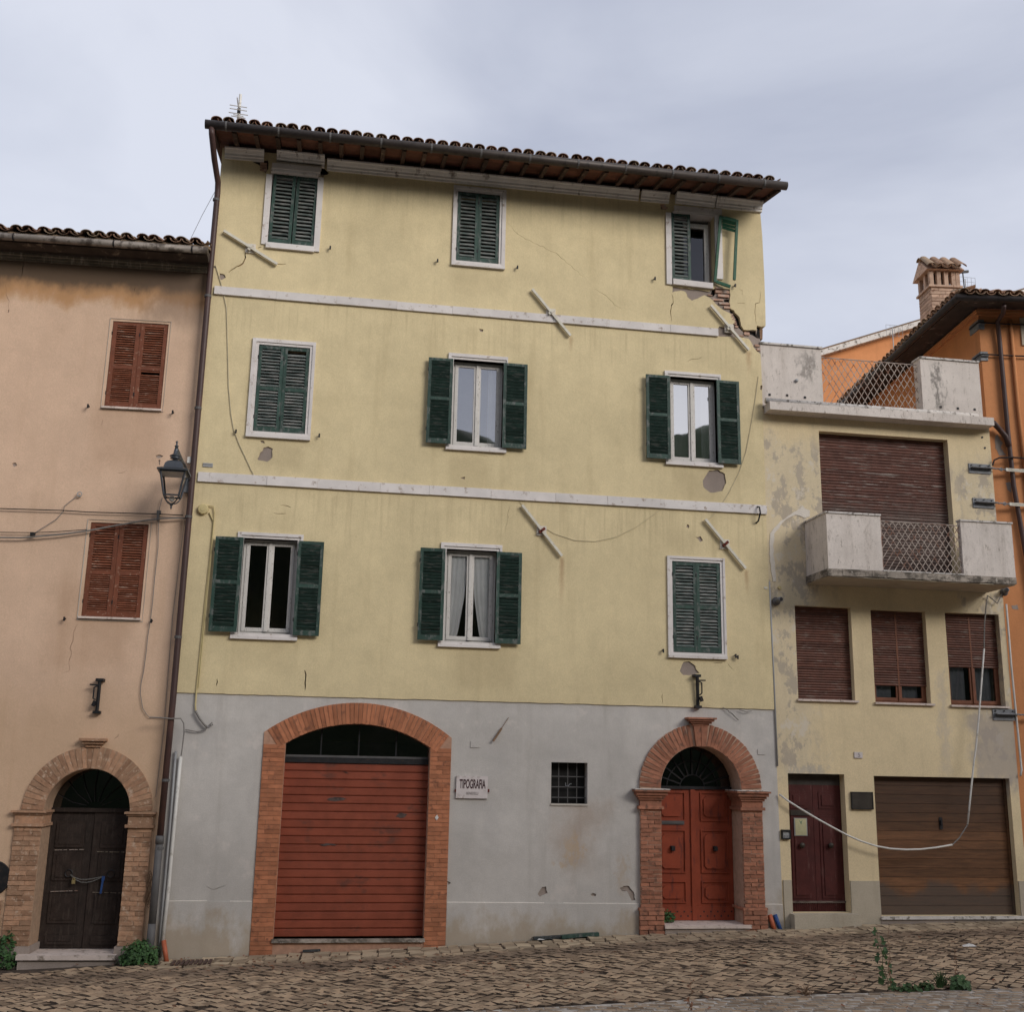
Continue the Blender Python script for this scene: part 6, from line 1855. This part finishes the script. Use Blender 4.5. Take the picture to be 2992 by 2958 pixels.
MB().box(pa_.x - .0, pb_.x + .02, -.05, .045, pb_.z, pa_.z).build('wall_plate', 'zinc', SL_, A)
ja, jb = A.at(*LC(808, 385), -.05), A.at(*LC(935, 515), -.05)
jbx = MB().box(ja.x, jb.x, -.09, .0, jb.z, ja.z).build('junction_box', 'pvc_white', None, A)
tag(jbx, 'small pale square junction box beside the lantern bracket', 'junction box')

rj = A.at(594, 1489, -.03)
RJ = thing('round_junction_box', 'cream painted round junction box right of the brown downpipe', 'junction box', (rj.x, 0, rj.z))
MB().lathe([(.088, 0), (.088, .05), (.075, .06), (.04, .064), (.04, .07), (.02, .07)], (rj.x, -.02, rj.z), 10, 'Y').build('body', 'cream_paint', RJ, A)
rc = [A.at(u, v, -.035) for u, v in ((612, 1498), (624, 1525), (612, 1650), (600, 1760), (588, 1880), (574, 2020), (571, 2060), (572, 2080))]
RC = tag(MB().tube(rc, .014, 6).tube([A.at(u, v, -.05) for u, v in ((600, 1478), (624, 1480), (627, 1500), (622, 1560), (614, 1650), (603, 1760), (592, 1880), (580, 2010))], .010, 6).build('painted_conduit', 'cream_paint', None, A), 'pair of cream painted conduits running down left of the lower open window', 'conduit')
tl = MB().tube([A.at(u, v, -.06) for u, v in ((571, 2078), (583, 2100), (597, 2118), (606, 2126))], .020, 6).tube([A.at(u, v, -.05) for u, v in ((610, 2122), (620, 2112), (622, 2119), (612, 2122))], .010, 5).tube([A.at(u, v, -.04) for u, v in ((606, 2126), (600, 2135), (575, 2139), (541, 2133))], .009, 5).build('cable_tail', 'cable_grey', None, A)
tag(tl, 'frayed grey cable end hanging on the grey wall near the downpipe', 'cable')

# cables along the pink wall
def cable(name, fr, pts, d, r_, mat, label):
    return tag(MB().tube([fr.at(u, v, d) for u, v in pts], r_, 6).build(name, mat, None, fr), label, 'cable')
cable('wall_cable', PK, [(-20, 1486), (180, 1492), (260, 1497), (440, 1502), (535, 1506)], -.05, .009, 'cable_black', 'thin dark cable running straight above the lower pink house window')
cable('wall_cable', PK, [(-20, 1571), (60, 1572), (100, 1569), (180, 1562), (260, 1551), (340, 1536), (420, 1522), (470, 1516), (520, 1514), (560, 1516)], -.07, .014, 'cable_grey', 'thick grey cable sagging across the lower brown shutters')
cable('wall_cable', PK, [(-20, 1556), (100, 1557), (170, 1554), (255, 1548)], -.05, .007, 'cable_black', 'short thin dark cable at the left edge left of the lower shutters')
cable('wall_cable', PK, [(95, 1562), (125, 1543), (165, 1518), (186, 1494), (188, 1480), (222, 1452), (233, 1448)], -.04, .006, 'cable_grey', 'thin stay wire rising to an eye bolt above the pink house cables')
cable('wall_cable', PK, [(474, 1455), (465, 1490), (463, 1520), (462, 1600), (452, 1690), (446, 1760), (440, 1810), (432, 1860), (428, 1900), (420, 1960), (412, 2000), (410, 2028), (417, 2070), (426, 2085), (436, 2097), (500, 2099)], -.03, .006, 'cable_grey', 'slender grey cable zigzagging down the pink wall right of the shutters')
cable('wall_cable', PK, [(540, 1520), (524, 1640), (505, 1800), (492, 1960), (480, 2120), (466, 2240), (455, 2330)], -.03, .004, 'cable_grey', 'hair thin wire running down beside the downpipe on pink wall')
cable('wall_cable', A, [(436, 2097), (470, 2098), (500, 2101), (528, 2100), (537, 2115), (538, 2140), (532, 2190), (529, 2210)], -.17, .011, 'cable_grey', 'grey cable looping over the downpipe at the grey wall')
e1 = PK.at(233, 1445, -.04)
eb = MB().tube([(e1.x + .035 * math.cos(t * .5), -.05, e1.z + .035 * math.sin(t * .5)) for t in range(13)], .009, 6).tube([(e1.x, -.05, e1.z - .03), (e1.x, .0, e1.z - .03)], .01, 6).build('eye_bolt', 'pvc_grey', None, PK)
tag(eb, 'rusty ring eye bolt in the pink wall above the cables', 'eye bolt')
e2 = PK.at(463, 1510, -.03)
cl = MB().box(e2.x - .016, e2.x + .016, -.085, .0, e2.z - .07, e2.z + .07).box(e2.x - .03, e2.x + .03, -.05, .0, e2.z + .05, e2.z + .10).build('cable_clamp', 'pvc_dark', None, PK)
tag(cl, 'dark cable clamp holding two cables right of the lower shutters', 'clamp')
e3 = PK.at(96, 1561, -.07)
cl = MB().box(e3.x - .035, e3.x + .035, -.10, -.05, e3.z - .025, e3.z + .025).bar((e3.x, -.07, e3.z), (e3.x - .05, -.07, e3.z - .06), .012, .012).build('cable_clamp', 'cable_black', None, PK)
tag(cl, 'black cable clamp at the left joining the stay wire', 'clamp')
# sky-high wire to the chimney corner
cable('guy_wire', A, [(556, 700), (590, 630), (632, 552)], .3, .004, 'cable_grey', 'faint thin wire rising from the pink roof to the yellow corner')

# conduits and stubs at the foot of the corner
def conduit(name, pts, r_, mat, label, d=-.06):
    return tag(MB().tube([A.at(u, v, d) for u, v in pts], r_, 8).build(name, mat, None, A, True), label, 'conduit')
conduit('conduit', [(514, 2196), (496, 2420), (478, 2620), (462, 2795)], .019, 'pvc_grey', 'slim light grey conduit next to the downpipe foot', -.05)
conduit('conduit', [(528, 2212), (508, 2420), (492, 2600), (470, 2798)], .028, 'pvc_white', 'white conduit running down the grey wall to the ground')
gp_ = gpt(487, 2812)
tag(MB().tube([(gp_.x - .08, gp_.y + .1, gp_.z + .28), (gp_.x, gp_.y, gp_.z - .01)], .035, 10).build('drain_stub', 'pvc_orange', None, None, True), 'short orange pipe stub leaning at the foot of the white conduit', 'pipe')
for (u0, v0, u1, v1, mat, label) in ((2249, 2674, 2263, 2715, 'pvc_orange', 'orange pipe stub beside the right brick pilaster of the red door'), (2264, 2674, 2280, 2716, 'pvc_blue', 'blue pipe stub beside the red door pilaster')):
    b = A.at(u1, v1, -.10); a = A.at(u0, v0, -.05)
    tag(MB().tube([a, (b.x, b.y, gz(b.x) - .01)], .036, 10).build('drain_stub', mat, None, None, True), label, 'pipe')
dg = gpt(560, 2818)
DG = thing('drain_grate', 'rust brown drain grate in the paving near the pink house corner', 'grate', (dg.x, dg.y, dg.z))
for i in range(9):
    MB().bar((dg.x - .26 + i * .065, dg.y - .18, dg.z + .012 + .002 * i), (dg.x - .26 + i * .065, dg.y + .18, dg.z + .012 + .002 * i), .04, .02).build('grate_bar', 'grate_iron', DG)

# coil of wire by the pink door
cw_ = MB()
p0 = PK.at(436, 2600, -.05)
for k in range(7):
    rx_, rz_ = random.uniform(.03, .07), random.uniform(.18, .27)
    cw_.tube([(p0.x + rx_ * math.sin(t * .45 + k), -.05 - .01 * (k % 3), p0.z + rz_ * math.cos(t * .45)) for t in range(15)], .004, 4)
tag(cw_.build('wire_coil', 'dry_stem', None, PK), 'loose coil of brown wire hanging right of the dark arched door', 'wire')

# chain, padlock and blue ribbon on the dark door
def K(u, v): return (120 + u * .1449, 2440 + v * .1449)
CHN = thing('door_chain', 'steel chain with brass padlock and blue ribbon across the dark door', 'chain', tuple(PK.M @ PK.at(*K(900, 900), .34)))
pts = [PK.at(*K(u, v), .36) for u, v in ((600, 815), (680, 870), (800, 905), (920, 905), (1040, 890), (1150, 865), (1260, 845))]
def interp(pts, n):
    out = []
    for i in range(n + 1):
        s_ = i / n * (len(pts) - 1); k = min(int(s_), len(pts) - 2)
        out.append(pts[k] + (pts[k + 1] - pts[k]) * (s_ - k))
    return out
for pl_ in (pts, [p + Vector((0, .004, -.045 * math.sin(math.pi * i / 6))) for i, p in enumerate(pts)]):
    ch = MB()
    ip = interp(pl_, 26)
    for i, (a, b) in enumerate(zip(ip, ip[1:])):
        d = (b - a) * .3
        ch.bar(a - d, b + d, .012 if i % 2 else .006, .006 if i % 2 else .012)
    ch.build('chain_links', 'chain_steel', CHN, PK)
pk_ = PK.at(*K(655, 950), .35)
MB().box(pk_.x - .025, pk_.x + .025, pk_.y - .015, pk_.y + .015, pk_.z - .03, pk_.z + .025).tube([(pk_.x - .015, pk_.y, pk_.z + .02), (pk_.x - .012, pk_.y, pk_.z + .055), (pk_.x + .012, pk_.y, pk_.z + .055), (pk_.x + .015, pk_.y, pk_.z + .02)], .006, 6).build('padlock', 'brass', CHN, PK)
rb = MB()
for (ua, va, ub, vb, w) in ((1260, 840, 1245, 930, .045), (1245, 920, 1200, 1190, .03)):
    rb.bar(PK.at(*K(ua, va), .345), PK.at(*K(ub, vb), .35), w, .008, (0, 1, 0))
rb.build('ribbon', 'pvc_blue', CHN, PK)
# pale worn edges of the dark door rails
for (u0, v0, u1, v1) in ((275, 312, 865, 300), (190, 1150, 770, 1130), (1130, 345, 1680, 355), (1040, 1165, 1600, 1180)):
    a, b = PK.at(*K(u0, v0), .40), PK.at(*K(u1, v1), .40)
    we, s0 = MB(), 0.0
    while s0 < .97:
        s1 = min(1.0, s0 + random.uniform(.08, .3))
        we.bar(a + (b - a) * s0, a + (b - a) * s1, .008, random.uniform(.005, .012), (0, 1, 0))
        s0 = s1 + random.uniform(.01, .08)
    wo = we.build('worn_rail_edge', 'lattice_pale' if u0 < 600 else 'stained_moulding', PH, PK)
    wo['kind'] = 'stuff'

# ------------------------------------------------------------------ things on the cream front
x0, x1, z0, z1 = rect(A, C5(695, 281), C5(850, 281), C5(700, 405), C5(852, 405))
PQ = thing('wall_plaque', 'blank dark bronze plaque between the wine red door and the garage', 'plaque', ((x0 + x1) / 2, 0, z0))
MB().box(x0, x1, -.03, .004, z0, z1).build('plate', 'bronze', PQ, A)
MB().box(x0, x1, -.038, -.03, z0, z0 + .015).box(x0, x1, -.038, -.03, z1 - .015, z1).box(x0, x0 + .015, -.038, -.03, z0, z1).box(x1 - .015, x1, -.038, -.03, z0, z1).build('rim', 'iron', PQ, A)
x0, x1, z0, z1 = rect(A, C5(200, 550), C5(262, 550), C5(202, 618), C5(264, 618))
IC = thing('intercom', 'small grey intercom in a black hood left of the wine red door', 'intercom', ((x0 + x1) / 2, 0, z0))
MB().box(x0, x1, -.05, .004, z1 - .03, z1).box(x0, x0 + .015, -.05, .004, z0, z1 - .03).box(x1 - .015, x1, -.05, .004, z0, z1 - .03).box(x0, x1, -.04, .004, z0, z0 + .025).build('hood', 'iron', IC, A)
MB().box(x0 + .015, x1 - .015, -.03, .004, z0 + .025, z1 - .03).build('face', 'pvc_grey', IC, A)
for i in range(3): MB().box(x0 + .035 + i * .03, x0 + .05 + i * .03, -.034, -.03, z0 + .04, z0 + .06).build('button', 'pvc_dark', IC, A)
x, z = A.xz(*C5(750, 18))
NB = thing('house_number', 'little pale house number tile reading 5 above the wine red door', 'house number', (x, 0, z))
MB().box(x - .075, x + .075, -.014, .004, z - .05, z + .05).build('tile', 'sign_white', NB, A)
text(NB, '5', x - .01, x + .03, z - .03, z + .035, -.0155, 'ink_pale')
x0, x1, z0, z1 = rect(A, C5(303, 472), C5(382, 472), C5(305, 590), C5(384, 590), .15)
NP = thing('door_notice', 'pale yellow notice sheet with green mark taped on wine red door', 'notice', ((x0 + x1) / 2, .15, z0))
MB().box(x0, x1, .156, .160, z0, z1).build('sheet', 'paper', NP, A)
MB().box(x0 - .02, x1 + .015, .1605, .162, z0 - .01, z1 + .01).build('sleeve', 'pvc_grey', NP, A)
xm = (x0 + x1) / 2
MB().prism([(xm - .035, z1 - .02), (xm + .005, z1 - .10), (xm + .03, z1 - .02), (xm, z1 - .05)], .1545, .1558).build('mark', 'paper_green', NP, A)
# sagging white conduit
HC = thing('sagging_conduit', 'long white plastic conduit sagging loose across wine red door and garage', 'conduit', (10, -.3, 1.0))
d_ = -.22
seg = [C5(188, 298), C5(250, 345), C5(340, 402), C5(450, 468), C5(560, 530), C5(670, 588), C5(770, 632), C5(880, 668), C5(980, 686), C5(1090, 693), C5(1200, 690), C5(1310, 677), C5(1422, 657)]
MB().tube([A.at(*seg[0], -.04)] + [A.at(*p, d_ * (.5 + .5 * i / 12)) for i, p in enumerate(seg[1:])], .016, 8).build('conduit', 'pvc_white', HC, A, True)
MB().tube([A.at(*C5(1422, 657), d_), A.at(*C5(1470, 610), d_), A.at(*C5(1530, 514), d_)], .010, 6).build('cable', 'cable_grey', HC, A)
MB().tube([A.at(*C5(1530, 514), d_), A.at(*C5(1548, 330), d_), A.at(*C5(1575, 60), d_), A.at(*C4(1590, 1180), d_), A.at(*C4(1615, 900), d_), A.at(*C4(1647, 480), d_)], .016, 8).build('conduit', 'pvc_white', HC, A, True)
MB().tube([A.at(*C4(1647, 480), d_), A.at(*C4(1650, 300), d_), A.at(*C4(1662, 170), -.15), A.at(*C4(1672, 100), -.05), A.at(*C4(1700, 120), -.06), A.at(*C4(1740, 155), -.06), A.at(*C4(1775, 90), -.05)], .011, 6).build('cable', 'cable_grey', HC, A)
def floodlight(u, v, label, s_=1):
    p = A.at(u, v, -.06)
    t = thing('wall_lamp', label, 'lamp', (p.x, 0, p.z))
    MB().lathe([(.07, 0), (.075, .04), (.05, .06)], (p.x, 0, p.z), 12, 'Y').build('base', 'pvc_dark', t, A, True)
    q_ = Vector((p.x + .02 * s_, -.12, p.z + .02))
    MB().tube([(p.x, -.05, p.z), q_, (q_.x + .012 * s_, -.17, q_.z)], .042, 12).build('head', 'zinc', t, A, True)
    MB().tube([(q_.x + .012 * s_, -.165, q_.z), (q_.x + .013 * s_, -.174, q_.z)], .032, 12).build('lens', 'iron', t, A)
floodlight(2270, 1757, 'round grey spotlight on the cream wall left of the first roller window')
floodlight(2937, 1730, 'round grey spotlight under the right end of the balcony', -1)
# steel anchor brackets and turnbuckles
def anchor(u0, v0, u1, v1, label, ext):
    a, b = A.at(u0, v0, -.01), A.at(u1, v1, -.01)
    t = thing('tie_anchor', label, 'anchor bracket', (a.x, 0, b.z), 'steel anchors tying the cream house to the orange house')
    zm = (a.z + b.z) / 2
    MB().box(a.x, b.x, -.012, .006, b.z, a.z).box(a.x + .03, b.x + .02, -.10, -.012, zm + .0, zm + .018).build('plate', 'zinc', t, A)
    bl = MB()
    for xx_ in (a.x + .05, (a.x + b.x) / 2, b.x - .05):
        bl.lathe([(.014, 0), (.014, .016)], (xx_, -.012, a.z - .035), 8, 'Y')
    bl.build('bolt', 'iron', t, A)
    x = b.x + .02
    MB().tube([(x - .04, -.06, zm + .01), (x + .02, -.06, zm + .01), (x + .05, -.06, zm), (x + .09, -.06, zm + .01), (x + .12, -.06, zm), (x + .25, -.06, zm)], .014, 6).build('chain_link', 'zinc', t, A)
    MB().tube([(x + .16 + .028 * math.cos(k * .6), -.06, zm + .028 * math.sin(k * .6)) for k in range(12)], .010, 6).build('ring', 'chain_steel', t, A)
    MB().box(x + .25, x + .25 + ext, -.07, -.05, zm + .015, zm + .03).box(x + .25, x + .25 + ext, -.07, -.05, zm - .03, zm - .015).box(x + .25, x + .29, -.075, -.045, zm - .03, zm + .03).tube([(x + .28, -.06, zm), (x + 3, -.06, zm)], .012, 6).build('turnbuckle', 'white_bar', t, A)
anchor(2830, 1354, 2896, 1386, 'uppermost galvanised anchor bracket on cream wall edge', .45)
anchor(2842, 1455, 2906, 1487, 'galvanised anchor bracket just above the balcony right end', .45)
anchor(2900, 2072, 2968, 2107, 'lowest galvanised anchor bracket under the third roller window', .3)
# crank pipe on the balcony top right
tag(MB().tube([A.at(2900, 1360, -.05), A.at(2905, 1345, -.06), A.at(2920, 1338, -.06), A.at(2960, 1337, -.06), A.at(3010, 1341, -.06)], .016, 6).build('bent_cable', 'iron', None, A), 'dark bent cable curving from cream wall over the orange wall', 'cable')

# ------------------------------------------------------------------ aerials
def antenna(base, top, els, label, s_=1.0, mat='pvc_white'):
    t = thing('antenna', label, 'antenna', tuple(base))
    b, tp = Vector(base), Vector(top)
    MB().tube([b, tp], .032 * s_, 6).build('mast', mat, t)
    for (v, w, ang) in els:
        p = A.at(697, v, b.y)
        MB().tube([(p.x - w / 2, p.y - .05, p.z + .01), (p.x + w / 2, p.y - .05, p.z - .01)], .011 * s_, 4).build('element', mat, t)
    p = A.at(698, 326, b.y)
    MB().tube([(p.x, p.y - .5, p.z), (p.x, p.y + .3, p.z)], .010 * s_, 5).build('boom', mat, t)
    MB().box(p.x - .03, p.x + .03, p.y - .05, p.y + .05, p.z - .05, p.z + .05).build('clamp', 'iron', t)
yb = 2.2
ab, at_ = A.at(693, 368, yb), A.at(703, 276, yb)
antenna((ab.x, yb, zs(yb) + .06), at_, [(314, .34, 0), (324, .34, 0), (336, .38, 0), (341, .20, 0), (345.5, .28, 0)], 'white television antenna on the left end of the yellow roof')
for (u, v0, v1, y_, label) in ((2609, 985, 955, 8.0, 'faint grid antenna on the sloping roof behind the terrace'), (2822, 842, 815, 8.0, 'faint grid antenna right of the brick chimney')):
    a, b = A.at(u, v0, y_), A.at(u, v1, y_)
    t = thing('antenna', label, 'antenna', (a.x, y_, a.z - 1.0))
    MB().tube([(a.x, y_, a.z - 1.2), (a.x, y_, b.z)], .014, 5).build('mast', 'pvc_grey', t)
    gr = MB()
    for k in range(5): gr.tube([(a.x - .24 + k * .12, y_ - .1, a.z - .05), (a.x - .24 + k * .12, y_ - .1, b.z)], .005, 4)
    for k in range(3): gr.tube([(a.x - .24, y_ - .1, a.z + (b.z - a.z) * k / 2), (a.x + .24, y_ - .1, a.z + (b.z - a.z) * k / 2)], .005, 4)
    gr.build('grid', 'pvc_grey', t)
ap = OR.M @ Vector((cx0 + cwid + .18, cy0 + .1, 0))
za, zb3 = zat(850), zat(780)
t = thing('antenna', 'thin dark antenna mast hugging the right side of the brick chimney', 'antenna', (ap.x, ap.y, za))
MB().tube([(ap.x, ap.y, za - 1.0), (ap.x - .04, ap.y, zb3)], .014, 5).build('mast', 'iron', t)
MB().bar((ap.x - .08, ap.y, zb3 - .05), (ap.x + .1, ap.y, zb3 - .02), .05, .05).bar((ap.x - .06, ap.y, za), (ap.x + .08, ap.y, za - .02), .06, .07).build('clamp', 'iron', t)

# ------------------------------------------------------------------ plants
def leafmesh(name, mat, leaves, parent):
    b = MB()
    for (p, n, r_, l) in leaves:
        n = n.normalized()
        a = n.cross(Vector((random.uniform(-1, 1), random.uniform(-1, 1), random.uniform(-1, 1)))).normalized()
        c = n.cross(a)
        b.add([p - a * l * .5, p + c * r_ * .5 - a * l * .1 + n * r_ * .12, p + a * l * .55, p - c * r_ * .5 - a * l * .1 + n * r_ * .12], [(0, 1, 2), (0, 2, 3)])
    return b.build(name, mat, parent)
def clump(loc, rx, ry, rz, n, label, name='weed_clump', mat='leaf_deep', ls=.045):
    t = thing(name, label, 'plant', loc)
    L = Vector(loc)
    lv = []
    for i in range(n):
        d = Vector((random.gauss(0, 1), random.gauss(0, 1), abs(random.gauss(0, 1)) + .05)).normalized()
        k = random.uniform(.35, 1.0) ** .5 * (1 + .35 * mnoise.noise(d * 2.3 + L))
        p = L + Vector((d.x * rx, d.y * ry, d.z * rz)) * k
        p.z = max(p.z, gz(p.x) + .01)
        s_ = ls * random.uniform(.6, 1.3)
        lv.append((p, d + Vector((random.uniform(-.7, .7), random.uniform(-.9, .3), random.uniform(-.3, .8))), s_, s_ * 1.25))
    leafmesh('foliage', mat, lv, t)
    st_ = MB()
    for i in range(9):
        a = random.uniform(0, 6.3)
        st_.tube([L + Vector((0, 0, -.03)), L + Vector((rx * .4 * math.cos(a), ry * .4 * math.sin(a), rz * .5)), L + Vector((rx * .8 * math.cos(a), ry * .8 * math.sin(a), rz * .7))], .006, 4)
    st_.build('stems', 'stem_green', t)
    return t
p = gpt(402, 2822)
clump((p.x, p.y + .12, p.z), .30, .24, .33, 1100, 'bushy green weed at the right foot of the pink house doorway')
p = gpt(10, 2832)
clump((p.x, p.y + .18, p.z), .25, .24, .54, 1100, 'taller green weed at the left foot of the pink house doorway')
p = A.at(1948, 2694, .2)
clump((p.x + .02, .22, p.z + .0), .15, .12, .17, 220, 'dark green weed growing on the step of the red door', ls=.035)
def stalk(u, v, htop, label, leaves, dry, lean=.05, ls=.05):
    b = gpt(u, v)
    t = thing('weed', label, 'plant', tuple(b))
    top = b + Vector((lean, 0, htop))
    pts = [b + (top - b) * (i / 8) + Vector((.012 * math.sin(i * 1.7), .01 * math.cos(i * 2.1), 0)) for i in range(9)]
    MB().tube([b - Vector((0, 0, .03))] + pts, .006, 5, .002).build('stem', 'dry_stem' if dry else 'stem_green', t)
    lv = []
    for i in range(leaves):
        f = random.uniform(.02, 1.0) if dry else (i + .5) / leaves
        q_ = b + (top - b) * f
        s_ = ls * (1.15 - .6 * f) * random.uniform(.7, 1.3)
        o_ = Vector((random.choice((-1, 1)) * s_ * .75, random.uniform(-s_, s_) * .7, 0))
        lv.append((q_ + o_, Vector((random.uniform(-.6, .6), -1, random.uniform(-.2, .9))), s_, s_ * 1.15))
    leafmesh('leaves', 'dry_leaf' if dry else 'leaf_green', lv, t)
    return t
H = lambda u, v0, v1: (A.at(u, v0, gpt(u, v1).y).z - gpt(u, v1).z)
stalk(2596, 2890, H(2596, 2712, 2890), 'tall slender green sapling sprouting from the cobbles', 30, False, -.12, .075)
stalk(2601, 2893, H(2601, 2708, 2893), 'tall dry brown stalk close to the green sapling', 40, True, .02, .016)
stalk(2797, 2888, H(2797, 2770, 2888), 'dry brown seed stalk rising from the rightmost weed', 40, True, .0, .018)
stalk(2012, 2953, H(2012, 2865, 2953), 'thin dark twiggy weed at the bottom of the lane edge', 14, True, .05, .03)
for (u, v, rx, rz, n, label, ls) in ((2618, 2896, .10, .05, 50, 'low green weed at the foot of the tall sapling', .04), (2664, 2897, .11, .09, 60, 'small green weed between the sapling and the grassy tuft', .05), (2708, 2893, .10, .09, 60, 'low green weed just left of the grassy tuft', .045), (2800, 2889, .14, .14, 90, 'rightmost bright green weed with broad leaves on the lane edge', .06)):
    b = gpt(u, v)
    clump(tuple(b), rx, rx, rz, n, label, 'weed', 'leaf_green', ls)
# grassy tuft and the dead plant
def tuft(u, v, ht, n, mat, label, spread):
    b = gpt(u, v)
    t = thing('weed', label, 'plant', tuple(b))
    m_ = MB()
    for i in range(n):
        a = random.uniform(0, 6.28); k = random.uniform(.15, 1) * spread; hh = ht * random.uniform(.45, 1)
        p0_ = b + Vector((random.uniform(-.03, .03), random.uniform(-.03, .03), -.02))
        m_.tube([p0_, p0_ + Vector((k * .4 * math.cos(a), k * .4 * math.sin(a), hh * .6)), p0_ + Vector((k * math.cos(a), k * math.sin(a), hh))], .006, 3, .001)
    m_.build('blades', mat, t)
tuft(2746, 2888, H(2746, 2825, 2888), 60, 'leaf_green', 'feathery green grassy tuft among the weeds', .14)
tuft(2357, 2908, H(2357, 2865, 2908), 22, 'dry_stem', 'withered dark weed in the diagonal cobbles left of the sapling', .22)

# ------------------------------------------------------------------ litter
ls_ = MB()
for i in range(340):
    u, v = random.uniform(0, 2992), random.uniform(2740, 2955)
    if i < 120: u, v = random.uniform(480, 1500), random.uniform(2795, 2850)
    b = gpt(u, v)
    if b.y > -.06: continue
    s_ = random.uniform(.02, .05)
    a = random.uniform(0, 6.3)
    c, s2_ = math.cos(a) * s_, math.sin(a) * s_
    z = b.z + .018
    ls_.add([(b.x - c, b.y - s2_, z), (b.x + s2_ * .5, b.y - c * .5, z + random.uniform(.0, .02)), (b.x + c, b.y + s2_, z + random.uniform(0, .02)), (b.x - s2_ * .5, b.y + c * .5, z + .004)], [(0, 1, 2), (0, 2, 3)])
tag(ls_.build('leaf_litter', 'dry_leaf'), 'dry brown leaves scattered over the cobbles', None, None, 'stuff')
def debris(pts, mat, label, w, h):
    m_ = MB()
    q_ = [gpt(*p) for p in pts]
    for a, b in zip(q_, q_[1:]):
        m_.bar((a.x, min(a.y, -.07), a.z + .02 + h / 2), (b.x, min(b.y, -.07), b.z + .02 + h / 2), w, h)
    return tag(m_.build('fallen_slats', mat), label, 'debris')
debris([(1555, 2748), (1600, 2742), (1660, 2744)], 'charcoal_wood', 'dark broken slats lying at the foot of the grey wall', .10, .04)
debris([(1640, 2748), (1690, 2742), (1748, 2739)], 'green_paint', 'broken green slats lying against the grey wall', .09, .05)
debris([(884, 2787), (936, 2781)], 'charcoal_wood', 'single dark stick lying before the garage sill', .04, .03)
for (u, v, w, label) in ((2832, 2771, .22, 'white scrap of plastic lying on the cobbles at the right'), (226, 2808, .05, 'small white scrap before the step of the dark door'), (1580, 2751, .12, 'white scrap under the broken slats')):
    b = gpt(u, v)
    tag(MB().add([(b.x - w / 2, b.y - .03, b.z + .02), (b.x + w / 2, b.y - .02, b.z + .02), (b.x + w / 2 - .02, b.y + .04, b.z + .04), (b.x - w / 2 + .02, b.y + .04, b.z + .03), (b.x, b.y, b.z + .06)], [(0, 1, 4), (1, 2, 4), (2, 3, 4), (3, 0, 4)]).build('litter_scrap', 'litter_white'), label, 'litter')
# round dark sign cut by the left edge of the picture
rs = PK.at(-22, 2568, -.06)
RS_ = thing('round_sign', 'dark round plate at the far left edge beside the doorway', 'plate', tuple(PK.M @ Vector((rs.x, 0, rs.z))))
MB().lathe([(.245, 0), (.25, .02), (.24, .035), (.02, .035)], (rs.x, 0, rs.z), 32, 'Y').build('disc', 'iron', RS_, PK)

flush_rest()
